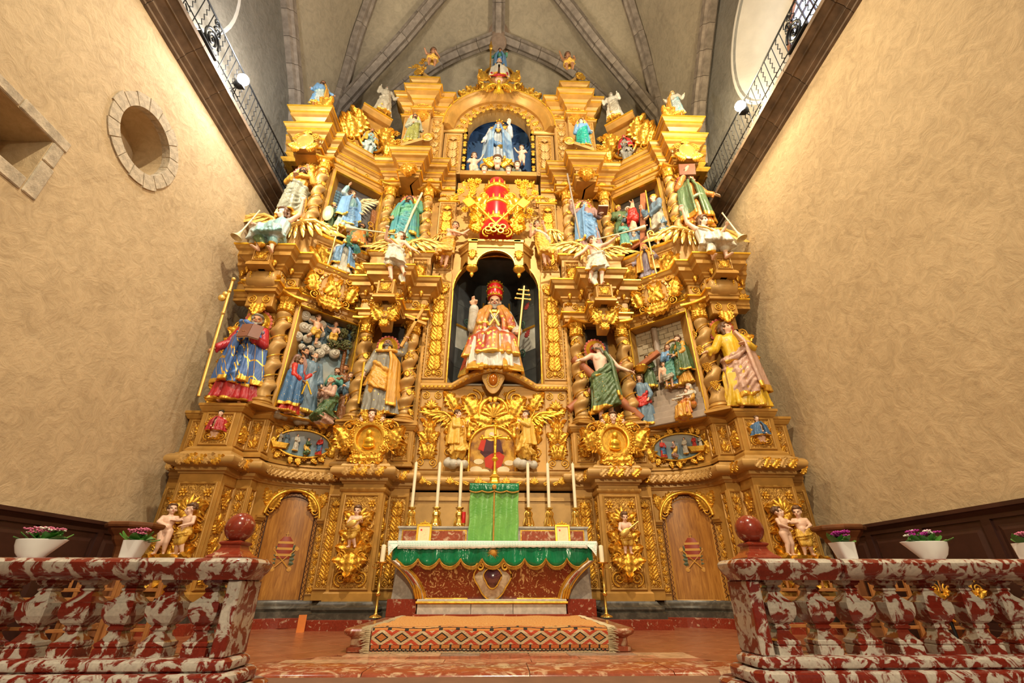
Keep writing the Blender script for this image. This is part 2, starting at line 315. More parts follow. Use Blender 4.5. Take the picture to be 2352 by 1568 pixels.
# galleries: moulded cornice blocks, iron railing, lamp
def gallery(s, X, Y1, word, lampY, lampZ, nm):
 root = thing(nm, 'weathered brown stone cornice along the %s wall carrying a railing' % word, 'cornice', (X, 3, 7.3), kind='structure')
 prof = [(0.0, 7.30), (0.03, 7.33), (0.03, 7.37), (0.08, 7.42), (0.09, 7.48), (0.17, 7.56), (0.20, 7.56), (0.20, 7.60), (0.27, 7.66), (0.30, 7.67), (0.30, 7.75), (-0.3, 7.75), (-0.3, 7.30)]
 y = -1.0; mb = None
 while y < Y1:
  L = min(0.62 + 0.5 * rnd.random(), Y1 - y + 0.001); d = 0.008 * rnd.random()
  m = MB().loft([[(X - s * (o + d), yy, z) for o, z in prof] for yy in (y + .004, y + L - .004)]); m.build('cornice_block', LEDGE, root); y += L
 rail = thing('gallery_railing', 'black wrought iron railing with wavy bars on the %s gallery' % word, 'railing', (X - s * .24, 3, 7.75))
 xr = X - s * 0.24
 for z, r in ((8.56, .018), (7.96, .010), (7.84, .010)): MB().tube([(xr, -1, z), (xr, Y1, z)], r, 6).build('rail', IRON, rail, 60)
 sm = MB().tube([(0, 0, 0), (0, 0, .81)], .008, 5).mesh('bar', 60); wm = MB().tube([(0, 0.025 * sin(i * pi / 2.0), .81 * i / 24) for i in range(25)], .008, 5).mesh('wavy_bar', 60)
 sm.materials.append(IRON); wm.materials.append(IRON); k = 0; y = 0.3
 while y < Y1 - .05:
  link('bar' if k % 2 else 'wavy_bar', sm if k % 2 else wm, rail, T(xr, y, 7.75)); y += 0.125; k += 1
 for y in np.arange(1.2, Y1, 1.5): MB().tube([(xr, y, 7.75), (xr + s * .3, y, 8.4)], .012, 6).build('brace', IRON, rail, 60)
 # scrolled iron emblem
 ey = 4.15 if s > 0 else 4.55; pts = lambda r0, t, cy, cz, d: [(xr - s * .03, cy + d * (r0 * (1 - i / 46)) * cos(i * t / 40), cz + (r0 * (1 - i / 46)) * sin(i * t / 40)) for i in range(41)]
 em = MB(); em.tube(pts(.20, 14, ey, 8.06, 1), .022, 6); em.tube(pts(.10, 10, ey + .05, 8.30, -1), .016, 6); em.tube(pts(.07, 9, ey - .04, 8.44, 1), .013, 6); em.box(xr - s * .06, xr, ey - .24, ey + .24, 7.84, 7.87)
 em.build('scroll_emblem', IRON, rail, 60)
 lamp = thing('floodlight', 'small glowing floodlight clamped to the %s gallery railing' % word, 'lamp', (xr - s * .05, lampY, lampZ - .12))
 lx = xr - s * .10
 MB().lathe([(.03, -.10), (.075, -.06), (.09, 0.0), (.10, .05), (.085, .05), (.07, 0)], 16, (0, 0, 0), M=T(lx, lampY, lampZ) @ RY(-s * 70) @ RX(0)).build('housing', IRON, lamp, 60)
 MB().tube([(lx, lampY, lampZ - .05), (xr, lampY, lampZ - .14), (xr, lampY, lampZ - .30)], .012, 6).build('bracket', IRON, lamp)
 gm, gt, gb = nt('lamp_glow_' + word); gb.inputs['Emission Color'].default_value = (1, .95, .85, 1) if s < 0 else (1, .86, .6, 1); gb.inputs['Emission Strength'].default_value = 120
 MB().ball((lx - s * .09, lampY - .07, lampZ + .03), (.10, .10, .10), 14, 9).build('bulb', gm, lamp, 180)
 l = bpy.data.lights.new('floodlight_beam', 'POINT'); l.energy = 300; l.color = (1, .95, .86) if s < 0 else (1, .80, .48); l.shadow_soft_size = .08
 lo = link('floodlight_beam', l, lamp, T(lx - s * .30, lampY - .15, lampZ + .10)); return root
gallery(-1, LW, 8.9, 'left', 5.35, 8.08, 'trim_1'); gallery(1, RW, 8.9, 'right', 5.68, 8.22, 'trim_2')
# wainscot
def wainscot(s, X, nm, word):
 root = thing(nm, 'dark panelled wood wainscot along the %s wall' % word, 'wainscot', (X, 4, FLOOR), kind='structure')
 MB().box(X, X - s * .03, -2, 7.4, FLOOR, .66).build('backing', BROWNW, root)
 prof = [(0, .60), (.05, .60), (.05, .64), (.09, .68), (.11, .69), (.11, .73), (0, .73)]
 MB().loft([[(X - s * o, y, z) for o, z in prof] for y in (-2, 7.4)]).build('cap_rail', BROWNW, root)
 MB().cbox(X, X - s * .06, -2, 7.4, FLOOR, FLOOR + .16, .01).build('skirting', BROWNW, root)
 y = -1.9
 while y < 7.2:
  MB().box(X, X - s * .052, y, y + .10, FLOOR + .16, .60).build('stile', BROWNW, root)
  MB().loft([[(X - s * .03, y + .14, FLOOR + .22), (X - s * .03, y + .80, FLOOR + .22), (X - s * .03, y + .80, .54), (X - s * .03, y + .14, .54)], [(X - s * .05, y + .19, FLOOR + .27), (X - s * .05, y + .75, FLOOR + .27), (X - s * .05, y + .75, .49), (X - s * .05, y + .19, .49)]]).build('panel', BROWNW, root)
  y += .84
wainscot(-1, LW, 'baseboard_left', 'left'); wainscot(1, RW, 'baseboard_right', 'right')
# vault: webs between stone ribs
def catmull(P, n=10):
 P = [Vector(p) for p in P]; Q = [2 * P[0] - P[1]] + P + [2 * P[-1] - P[-2]]; out = []
 for i in range(1, len(Q) - 2):
  for k in range(n):
   t = k / n; a, b, c, d = Q[i - 1], Q[i], Q[i + 1], Q[i + 2]
   out.append(0.5 * ((2 * b) + (c - a) * t + (2 * a - 5 * b + 4 * c - d) * t * t + (3 * b - a - 3 * c + d) * t ** 3))
 out.append(P[-1]); return out
def resample(P, n):
 d = [0]
 for i in range(1, len(P)): d.append(d[-1] + (P[i] - P[i - 1]).length)
 out = []; j = 0
 for k in range(n):
  q = d[-1] * k / (n - 1)
  while j < len(P) - 2 and d[j + 1] < q: j += 1
  f = (q - d[j]) / max(d[j + 1] - d[j], 1e-6); out.append(P[j].lerp(P[j + 1], min(max(f, 0), 1)))
 return out
vault = thing('ceiling', 'plastered rib vault over the altarpiece', 'vault', (0, 7, 16), kind='structure')
KEY = (-0.18, 8.69, 16.0)
def ribset(s):
 mx = lambda p: (XC + s * (p[0] - XC) * -1, p[1], p[2]) if s > 0 else p
 A = [KEY] + [mx(p) for p in ((-2.2, 9.40, 15.66), (-4.09, 10.2, 14.46), (-5.0, 10.7, 13.0), (-5.25, 10.9, 11.0))]
 B = [mx(p) for p in ((-.18, 6.3, 17.2), (-2.11, 7.62, 15.93), (-3.12, 8.25, 14.93), (-4.45, 8.95, 13.55), (-5.15, 9.35, 12.5), (-5.35, 9.5, 10.0))]
 C = [mx(p) for p in ((-.18, 3.0, 19.0), (-3.0, 6.0, 17.4), (-4.10, 7.62, 15.80), (-4.56, 8.3, 14.82), (-5.0, 9.1, 13.1), (-5.3, 9.4, 10.0))]
 D = [mx(p) for p in ((-5.35, 3.5, 14.6), (-5.35, 5.2, 13.7), (-5.35, 6.2, 12.75), (-5.35, 7.0, 11.9), (-5.35, 7.84, 10.9), (-5.35, 8.3, 9.6))]
 return [resample(catmull(q), 25) for q in (A, B, C, D)]
def web(a, b, lift, nm='web'):
 m = MB(); rows = []
 for p, q in zip(a, b): rows.append([tuple(p.lerp(q, t / 8) + lift) for t in range(9)])
 V = [p for r in rows for p in r]; m.add(V, grid_faces(len(rows), 9)); m.build(nm, VAULT, vault, 180)
def rib(P, wdt, dep, nm='rib_stone', n=10):
 segs = len(P) - 1; i = 0
 while i < segs:
  j = min(i + 2, segs); m = MB(); rings = []
  for k in range(i, j + 1):
   p = P[k]; t = (P[min(k + 1, segs)] - P[max(k - 1, 0)]).normalized(); side = t.cross(Vector((0, 0.6, 1))).normalized(); dn = side.cross(t).normalized()
   if dn.z > 0 or (abs(dn.z) < .2 and dn.y > 0): dn = -dn
   if k == i: p = p + t * .006
   if k == j: p = p - t * .006
   rings.append([tuple(p + side * (a * wdt) + dn * (b * dep)) for a, b in ((-.5, -.4), (-.5, .45), (-.32, .6), (-.22, 1.0), (.22, 1.0), (.32, .6), (.5, .45), (.5, -.4))])
  m.loft(rings).build(nm, RIBST, vault); i = j
RL, RR = ribset(-1), ribset(1); up = Vector((0, .05, .12))
for A, B, C, D in (RL, RR):
 web(A, B, up); web(B, C, up); web(C, D, up); rib(A, .42, .34); rib(B, .40, .34); rib(C, .36, .32); rib(D, .34, .26)
web(RL[0], RR[0], Vector((0, .2, .1)))
rib(resample([Vector(KEY), Vector((-.18, 6.3, 17.2)), Vector((-.18, 3, 19))], 15), .40, .34)
MB().lathe([(.0, -.42), (.24, -.42), (.27, -.38), (.27, -.10), (.34, .05), (.34, .3)], 20, KEY).build('keystone', simple('keystone_stone', (0.42, 0.30, 0.22), 0.85, 0, .25, 6, .3, 25), vault, 40)
# ================================================================= communion rails, steps, altar
tag(MB().box(-6, 6, -3.0, 4.0, -1.25, -0.98).build('floor_nave', simple('nave_floor', (0.22, 0.10, 0.06), 0.5)), 'nave floor below the communion rail', 'floor', kind='structure')
def rrect(x0, x1, y0, y1, r, n=6):
 P = []
 for cx, cy, a in ((x1 - r, y0 + r, -90), (x1 - r, y1 - r, 0), (x0 + r, y1 - r, 90), (x0 + r, y0 + r, 180)):
  P += [(cx + r * cos(R(a + 90 * k / n)), cy + r * sin(R(a + 90 * k / n))) for k in range(n + 1)]
 return P
def slab(x0, x1, y0, y1, r, prof, m=None):        # rounded slab with an edge profile [(out, z)]
 m = m or MB(); m.loft([[(x, y, z) for x, y in rrect(x0 - o, x1 + o, y0 - o, y1 + o, max(r + o, .005))] for o, z in prof]); return m
bal = MB().lathe([(q * 1.17, z) for q, z in ((.085, -.36), (.085, -.318), (.078, -.312), (.086, -.305), (.086, -.29), (.070, -.28), (.048, -.25), (.043, -.235), (.056, -.228), (.058, -.218), (.050, -.208), (.075, -.19), (.098, -.155), (.104, -.12), (.101, -.09), (.085, -.082), (.055, -.055), (.042, -.03), (.051, -.024), (.052, -.014), (.042, -.007), (.040, .0), (.060, .008), (.062, .016), (.070, .018), (.070, .032))], 4, rot=pi / 4).mesh('baluster')
bal.materials.append(MRAIL)
def comm_rail(s, xe, word):
 xo = s * 5.1; root = thing('communion_rail', 'red and white marble communion rail on the %s' % word, 'balustrade', (s * 3.2, 3.26, -.98)); y0, y1 = 3.12, 3.40
 a, b = sorted((xo, xe)); e0, e1 = (a, b)
 # handrail in three lengths
 cuts = [xe, xe + s * .62, xe + s * 2.0, xo]
 for i in range(3):
  p, q = sorted((cuts[i], cuts[i + 1])); g = .003
  slab(p + g, q - g, y0, y1, .05 if i == 0 else .004, [(-.05, .030), (.0, .032), (.01, .055), (.03, .075), (.045, .105), (.048, .125), (.035, .142), (.01, .150), (-.03, .151)] if i == 0 else [(-.004, .151)] * 0 + [(-.0, .032), (.0, .055), (.0, .075), (.0, .105), (.0, .125), (.0, .150)]).build('handrail', MRAIL, root, 40) if i == 0 else \
   MB().loft([[(x, yc + d * o, z) for d, o, z in ((-1, .10, .030), (-1, .15, .055), (-1, .17, .075), (-1, .185, .105), (-1, .188, .125), (-1, .175, .142), (-1, .15, .150), (1, .15, .150), (1, .188, .125), (1, .17, .075), (1, .10, .030))] for x in (p + g, q - g) for yc in ((y0 + y1) / 2,)]).build('handrail', MRAIL, root, 40)
 # base course in moulded steps
 for z0, z1, o in ((-.42, -.36, .03), (-.49, -.42, .08), (-.60, -.49, .16), (-.98, -.60, .22)):
  slab(e0, e1, y0, y1, .05, [(o - .02, z0), (o, z0 + .012), (o + .004, (z0 + z1) / 2), (o, z1 - .012), (o - .02, z1)]).build('base_step', MRAIL if z1 > -.5 else MSTEP, root, 40)
 # end slab and half baluster
 MB().cbox(xe + s * .02, xe + s * .10, y0 + .02, y1 + .02, -.36, .032, .008).build('end_post', MRAIL, root)
 x = xe + s * .22; k = 0
 while abs(x) < 5.0:
  link('baluster', bal, root, T(x, 3.26, 0) @ RZ(rnd.choice((0, 90, 180)))); x += s * .247
 # ball finial
 bx = xe + s * .17; f = MB().lathe([(.155, .150), (.158, .158), (.15, .165), (.12, .178), (.088, .205), (.082, .225), (.098, .235), (.10, .243), (.085, .25), (.04, .262)], 4, (bx, 3.26, 0), rot=pi / 4).build('finial_base', MRED, root, 30)
 MB().ball((bx, 3.26, .335), .089, 28, 18).build('ball', MRED, root, 180)
comm_rail(-1, -1.50, 'left'); comm_rail(1, 1.52, 'right')
# marble platform between the rails: front nosing blocks and paving slabs
plat = thing('marble_step', 'rounded rose marble step at the entrance of the sanctuary', 'step', (0, 4.3, -.98))
xs = [-2.1, -.95, .25, 1.3, 2.1]
for i in range(4):
 prof = [(4.12, -.98), (4.12, -.72), (4.08, -.71), (4.08, -.665), (4.05, -.65), (4.015, -.63), (4.005, -.60), (4.015, -.57), (4.045, -.548), (4.50, -.545), (4.50, -.98)]
 bend = lambda x: 0.10 * max(0, (abs(x) - 1.5) / .6) ** 2
 nx = 8; MB().loft([[(x, y + bend(x), z) for y, z in prof] for x in [xs[i] + .003 + (xs[i + 1] - xs[i] - .006) * t / nx for t in range(nx + 1)]]).build('nosing_block', MSTEP, plat, 50)
y = 4.505
for r in range(3):
 x = -1.75 + .2 * r
 while x < 1.7:
  L = .35 + .5 * rnd.random(); x1 = min(x + L, 1.75)
  col = rnd.choice(((.40, .12, .06), (.55, .34, .20), (.36, .10, .05), (.48, .22, .12), (.30, .20, .15)))
  MB().cbox(x + .003, x1 - .003, y, y + .19, -.60, -.546, .003).build('paving_slab', marble('slab_%d' % int(col[0] * 1000), col, tuple(min(1, c * 1.5 + .05) for c in col), 5, .55, .22, .1), plat); x = x1
 y += .194
# predella
pre = thing('altar_step', 'broad red marble altar step with a moulded edge', 'step', (XC, 6, FLOOR))
slab(-1.40, 1.30, 5.16, 8.0, .06, [(.0, FLOOR + .005), (.0, FLOOR + .04), (-.03, FLOOR + .05), (-.03, -.44), (-.01, -.425), (.03, -.41), (.045, -.39), (.045, -.375), (.03, -.36), (-.05, -.359)]).build('step_body', MSTEP, pre, 40)
# rug on the altar step
rm, t, b = nt('orange_woven_rug'); tc = t.nodes.new('ShaderNodeTexCoord'); v = tc.outputs['UV']
def uvn(scale):
 mp = t.nodes.new('ShaderNodeMapping'); mp.inputs['Scale'].default_value = scale; t.links.new(v, mp.inputs[0]); return mp.outputs[0]
base = ramp(t, noise(t, uvn((40, 30, 1)), 3, 5), [(0.3, (.52, .17, .035)), (0.5, (.66, .32, .09)), (0.72, (.70, .45, .20))])
sep = t.nodes.new('ShaderNodeSeparateXYZ'); t.links.new(v, sep.inputs[0])
def band(lo, hi):
 a = N(t, 'ShaderNodeMath', operation='GREATER_THAN'); t.links.new(sep.outputs[1], a.inputs[0]); a.inputs[1].default_value = lo
 c = N(t, 'ShaderNodeMath', operation='LESS_THAN'); t.links.new(sep.outputs[1], c.inputs[0]); c.inputs[1].default_value = hi
 m = N(t, 'ShaderNodeMath', operation='MULTIPLY'); t.links.new(a.outputs[0], m.inputs[0]); t.links.new(c.outputs[0], m.inputs[1]); return m.outputs[0]
def brick(scale, c1, c2, mort, ms, w_, h_):
 br = N(t, 'ShaderNodeTexBrick', Scale=1.0); t.links.new(uvn(scale), br.inputs['Vector']); br.inputs['Mortar Size'].default_value = ms; br.inputs['Brick Width'].default_value = w_; br.inputs['Row Height'].default_value = h_
 for k, c in (('Color1', c1), ('Color2', c2), ('Mortar', mort)): br.inputs[k].default_value = (*c, 1)
 return br.outputs[0]
BK, CR, OR = (.03, .025, .02), (.62, .47, .28), (.50, .10, .03)
vo = N(t, 'ShaderNodeTexVoronoi', Scale=1.0); vo.distance = 'MANHATTAN'; vo.inputs['Randomness'].default_value = 0.0; _mp = t.nodes.new('ShaderNodeMapping'); _mp.inputs['Scale'].default_value = (12, 18.2, 1); _mp.inputs['Location'].default_value = (0, -.60, 0); t.links.new(v, _mp.inputs[0]); t.links.new(_mp.outputs[0], vo.inputs['Vector'])
med = ramp(t, vo.outputs['Distance'], [(0, (.62, .47, .28)), (.14, (.62, .47, .28)), (.15, (.52, .07, .03)), (.38, (.52, .07, .03)), (.40, (.62, .47, .28)), (.62, (.62, .47, .28)), (.64, (.03, .025, .02)), (.74, (.55, .2, .05))], 'CONSTANT')
chk = brick((24, 60, 1), OR, CR, BK, .10, 1, 1)
out = mix(t, band(.0, .006), base, CR); out = mix(t, band(.006, .016), out, brick((60, 100, 1), OR, CR, BK, .2, 1, 1)); out = mix(t, band(.016, .033), out, brick((24, 60, 1), OR, (.58, .24, .06), BK, .10, 1, 1)); out = mix(t, band(.033, .088), out, med); out = mix(t, band(.088, .105), out, brick((14, 59, 1), (.55, .17, .04), (.6, .25, .06), BK, .12, 1, 1)); out = mix(t, band(.105, .15), out, brick((9, 22, 1), (.55, .17, .04), (.66, .38, .14), BK, .05, 1, 1))
t.links.new(out, b.inputs['Base Color']); b.inputs['Roughness'].default_value = 1.0; bump(t, b, noise(t, uvn((200, 160, 1)), 1.0, 3), .9, .012)
prof = [(5.098, -.548), (5.092, -.50), (5.088, -.44), (5.080, -.395), (5.082, -.365), (5.105, -.346), (5.16, -.342)] + [(5.16 + .1 * i, -.343 + .004 * sin(i * 1.7)) for i in range(1, 18)] + [(6.93, -.343)]
L = [0]
for i in range(1, len(prof)): L.append(L[-1] + math.dist(prof[i], prof[i - 1]))
nx = 60; V = []; UV = []
for (y, z), l in zip(prof, L):
 for k in range(nx + 1):
  u = k / nx; x = -1.16 + 2.22 * u; wv = .006 * sin(u * 23 + y * 5) * (1 if z > -.4 else .3); V.append((x + .015 * sin(l * 7), y - (.006 * sin(u * 31) if z < -.38 else 0), z + max(wv, -.004))); UV.append((u, l / L[-1]))
rug = thing('rug', 'orange patterned wool rug with fringe draped over the altar step', 'rug', (XC, 6, -.36))
me = bpy.data.meshes.new('rug_pile'); me.from_pydata(V, [], grid_faces(len(prof), nx + 1)); uvl = me.uv_layers.new(name='UVMap')
for lp in me.loops: uvl.data[lp.index].uv = UV[lp.vertex_index]
ro = link('rug_pile', me, rug, I4, rm); sm_ = ro.modifiers.new('thickness', 'SOLIDIFY'); sm_.thickness = .014; sm_.offset = -1
for s in (-1, 1):
 fr = MB()
 for i in range(150):
  j = i / 149 * (len(prof) - 1); k = min(int(j), len(prof) - 2); f = j - k; y = prof[k][0] * (1 - f) + prof[k + 1][0] * f; z = prof[k][1] * (1 - f) + prof[k + 1][1] * f
  x = XC + .04 + s * 1.11; q = .06 + .04 * rnd.random(); fr.tube([(x, y, z), (x + s * q * .5, y + .03 * (rnd.random() - .5), z + .004), (x + s * q, y + .05 * (rnd.random() - .5), z - .004)], [.005, .004, .002], 3)
 tag(fr.build('fringe', simple('rug_fringe', (.60, .50, .32), .95), rug), kind='stuff')
# ----------------------------------------------------------------- altar
alt = thing('altar', 'marble high altar with red frontal and gilded consoles', 'altar', (XC, 7.3, -.36)); A0 = -.05
MB().cbox(A0 - 1.02, A0 + 1.02, 6.90, 7.7, -.36, -.325, .006).build('foot_strip', MRED, alt)
for a, c in ((-.98, -.28), (-.275, .275), (.28, .98)):
 slab(A0 + a, A0 + c, 6.97, 7.6, .004, [(0, -.325), (0, -.20), (.012, -.19), (.012, -.165), (.0, -.155)]).build('plinth_block', MWHITE, alt, 30)
MB().tube([(A0 - 1.0, 6.955, -.195), (A0 + 1.0, 6.955, -.195)], .016, 8).build('plinth_moulding', GOLD, alt, 60)
prof = lambda x: [(x * 1.0, 6.99, -.155), (x * 1.0, 7.0, -.10)]
def bombe(a0, a1, f, yb, name, mat, n=10, th=.5):      # curved sarcophagus front between two half widths
 rows = []
 for i in range(n + 1):
  t_ = i / n; z = -.155 + t_ * .46; xo = f(t_); yy = yb(t_); rows.append([(A0 + a0(t_), yy, z), (A0 + a1(t_), yy, z), (A0 + a1(t_), yy + th, z), (A0 + a0(t_), yy + th, z)])
 return MB().loft(rows).build(name, mat, alt, 40)
fy = lambda q: 7.06 - .03 * sin(q * pi * .5) - .05 * q * q
fx = lambda q: .92 + .10 * q + .30 * q ** 2.2
bombe(lambda q: -fx(q), lambda q: fx(q), fx, fy, 'frontal', MFRONT)
for s in (-1, 1):
 MB().loft([[(A0 + s * x, y, z) for x, y in ((x0, 7.12), (x1, 7.12), (x1, 7.75), (x0, 7.75))] for z, x0, x1 in ((-.155, .95, 1.36), (.52, .95, 1.29))]).build('end_wall', MGREY, alt)
 MB().cbox(A0 + s * 1.0, A0 + s * 1.39, 7.02, 7.75, -.36, -.155, .006).build('end_plinth', MRED, alt)
 con = MB().loft([[(A0 + s * (fx(q) + d - .02), fy(q) - e, -.155 + q * .46) for d, e in ((0, .0), (.0, .05), (.05, .075), (.10, .06), (.12, 0))] for q in [i / 12 for i in range(13)]]).build('console', marble('console_marble', (.62, .50, .36), (.40, .28, .20), 6, .5, .25, .1), alt, 50)
 MB().loft([[(A0 + s * (fx(q) + d), fy(q) - e, -.155 + q * .46) for d, e in ((.015, .055), (.02, .082), (.045, .087), (.06, .06))] for q in [.22 + .5 * i / 12 for i in range(13)]]).build('console_inlay', MRED, con, 50)
 for d in (-.012, .105): MB().tube([(A0 + s * (fx(q) + d - .01), fy(q) - (.052 if d < .05 else .058), -.155 + q * .46) for q in [i / 12 for i in range(13)]], .011, 6).build('console_edge', GOLD, con, 60)
 for k in range(3): MB().tube([(A0 + s * (fx(.02) + .02 + .03 * k), 6.985, -.15), (A0 + s * (fx(.2) + .015 + .035 * k), 6.965, -.06), (A0 + s * (fx(.38) + .02 + .02 * k), 6.95, .03 - .02 * abs(k - 1))], [.018, .020, .004], 6).build('console_leaf', GOLD, con, 60)
 MB().tube([(A0 + s * (fx(0) - .03), 7.02, -.150), (A0 + s * .33, 7.02, -.150)], .012, 6).build('frontal_border', GOLD, alt, 60)
 MB().tube([(A0 + s * (fx(q) - .035), fy(q) - .004, -.15 + q * .46) for q in [i / 12 for i in range(13)]], .010, 6).build('frontal_border', GOLD, alt, 60)
# shield cartouche on the frontal
def shield(mb, pts, y0, bulge, n=5):
 rings = []
 for k in range(n + 1):
  f = 1 - (k / n); q = math.sin((1 - f) * pi / 2); rings.append([(p[0] * max(f, .03), y0 - bulge * q, p[1] * max(f, .03)) for p in pts])
 return mb.loft([[(p[0], y0 + .04, p[1]) for p in pts]] + rings)
def outl(w_, h_, n=28): # heart-like shield outline
 P = []
 for k in range(n):
  a = 2 * pi * k / n; x = cos(a); z = sin(a); P.append((w_ * x * (1.0 + .18 * z - .12 * (z < -.2) * abs(z)) * (1 + .06 * cos(4 * a)), h_ * (z + .16 * abs(x) ** 2 * (z > -.5))));
 return P
ct = MB(); shield(ct, outl(.23, .22), 0, .05); cto = link('cartouche', ct.mesh('cartouche', 60), alt, T(A0, 7.02, .06), MATS['console_marble'])
c2 = MB(); shield(c2, outl(.11, .12), 0, .035); link('cartouche_field', c2.mesh('cartouche_field', 60), cto, T(A0, 6.975, .09), marble('dark_shield', (.07, .02, .03), (.14, .05, .05), 5))
P = outl(.115, .125); MB().tube([(p[0], 0, p[1]) for p in P + P[:2]], .010, 6).build('cartouche_border', GOLD, cto, 60, W=T(A0, 6.965, .09))
P = outl(.24, .23); MB().tube([(p[0], 0, p[1]) for p in P + P[:2]], .012, 6).build('cartouche_border', GOLD, cto, 60, W=T(A0, 7.0, .06))
for s in (-1, 1): MB().tube([(A0 + s * (.17 + .06 * (1 - i / 24) * cos(i * .45)), 6.975, .23 + .06 * (1 - i / 24) * sin(i * .45)) for i in range(22)], .018, 6).build('cartouche_volute', GOLD, cto, 60)
MB().cbox(-1.47, 1.37, 7.02, 7.62, .49, .545, .006).build('mensa', MWHITE, alt)
# gradine behind the mensa
gr = thing('altar_gradine', 'grey marble shelf with red panels behind the altar table', 'altar shelf', (A0, 7.75, .55))
MB().box(-1.49, 1.39, 7.58, 8.12, -.36, .775).build('shelf_body', MGREY, gr)
MB().cbox(-1.51, 1.41, 7.55, 8.12, .775, .805, .006).build('shelf_top', MGREY, gr)
for x0, x1 in ((-1.44, -.46), (.36, 1.34)):
 MB().box(x0, x1, 7.57, 7.60, .59, .755).build('gilt_border', GOLD, gr); MB().box(x0 + .018, x1 - .018, 7.562, 7.60, .605, .74).build('red_panel', MSTEP, gr)
# altar linen, green frontal cloth
linen = thing('altar_cloth', 'white linen altar cloth with a lace hem', 'altar cloth', (A0, 7.3, .55)); LIN = simple('white_linen', (.82, .82, .82), .8, 0, .04)
MB().box(-1.50, 1.40, 6.99, 7.56, .546, .556).build('cloth_top', LIN, linen)
lacem, t, b = nt('lace'); v = coords(t, 'Object', (1, 1, 1)); vo = N(t, 'ShaderNodeTexVoronoi', Scale=45.0); vo.inputs['Randomness'].default_value = .1; t.links.new(v, vo.inputs['Vector'])
t.links.new(ramp(t, vo.outputs['Distance'], [(.25, (.10, .42, .30)), (.34, (.82, .84, .80))]), b.inputs['Base Color']); b.inputs['Roughness'].default_value = .9
n = 220; V = []
for k in range(n + 1):
 x = -1.36 + 2.62 * k / n; wob = .012 * sin(x * 2.1 + .4); zb = .462 + wob - .008 * abs(sin(x * 34))
 V += [(x, 6.985, .556), (x, 6.938, .55), (x, 6.928, (zb + .54) / 2), (x, 6.924 + .004 * sin(x * 9), zb)]
lm = MB().add(V, grid_faces(n + 1, 4)); o = lm.build('lace_hem', lacem, linen, 180); q = o.modifiers.new('t', 'SOLIDIFY'); q.thickness = .003
for s, xc in ((-1, -1.44), (1, 1.34)):
 V = [(xc - s * .12, 6.96, .55), (xc + s * .06, 6.96, .55), (xc + s * .075, 6.99, .53), (xc + s * .03, 6.915, .36), (xc - s * .03, 6.915, .44), (xc - s * .10, 6.92, .50), (xc + s * .08, 7.15, .55), (xc + s * .09, 7.10, .46)]
 o = MB().add(V, [(0, 1, 4, 5), (1, 2, 3, 4), (1, 6, 7, 2)]).build('lace_corner', lacem, linen); q = o.modifiers.new('t', 'SOLIDIFY'); q.thickness = .003
gm, t, b = nt('green_satin'); v = coords(t); t.links.new(ramp(t, noise(t, v, 4, 3), [(.3, (.0, .12, .045)), (.7, (.0, .22, .08))]), b.inputs['Base Color']); b.inputs['Roughness'].default_value = .22; b.inputs['Sheen Weight'].default_value = .2; bump(t, b, noise(t, coords(t, 'Object', (9, 9, 3)), 1, 3, .5, 1), .5, .06)
gc = thing('green_altar_frontal', 'green satin frontal with scalloped gold fringe on the altar', 'altar frontal', (A0, 6.96, .25))
def scal(x): q = (x + 1.36) / .2905; f = q - math.floor(q); return .345 - .115 * (1 - (2 * f - 1) ** 2) ** .6
n = 300; V = []; edge = []
for k in range(n + 1):
 u = -1.50 + 2.90 * k / n; x = u; yo = 0
 if u < -1.38: x = -1.42 + (u + 1.38) * .55; yo = (-1.38 - u) * 2.2
 if u > 1.28: x = 1.32 + (u - 1.28) * .55; yo = (u - 1.28) * 2.2
 zb = scal(u)
 for j in range(6):
  f = j / 5; z = .543 * (1 - f) + zb * f; V.append((x, 6.955 + yo - .012 * f + .016 * f * sin(u * 17) + .010 * f * sin(u * 41 + 1), z))
 edge.append(V[-1])
o = MB().add(V, grid_faces(n + 1, 6)).build('satin', gm, gc, 180); q = o.modifiers.new('t', 'SOLIDIFY'); q.thickness = .003
FRG = simple('gold_fringe', (.50, .25, .035), .6, .3, .3, 40)
MB().tube([(x, y - .006, z) for x, y, z in edge], .008, 6).build('fringe_braid', FRG, gc, 60)
fr = MB()
for x, y, z in edge:
 for d in (0, .005): fr.tube([(x + d, y - .006, z), (x + d + .002 * rnd.random(), y - .008, z - .038 - .006 * rnd.random())], [.0035, .002], 3)
tag(fr.build('fringe', FRG, gc), kind='stuff')
sun = MB(); sun.ball((0, 0, 0), (.040, .012, .040), 16, 7)
for k in range(24):
 a = 2 * pi * k / 24; L1 = .088 if k % 2 == 0 else .07; sun.tube([(.03 * cos(a), 0, .03 * sin(a)), (L1 * cos(a), 0, L1 * sin(a))], [.006, .001], 4)
sun.build('sun_emblem', FRG, gc, 60, W=T(-.05, 6.94, .40))
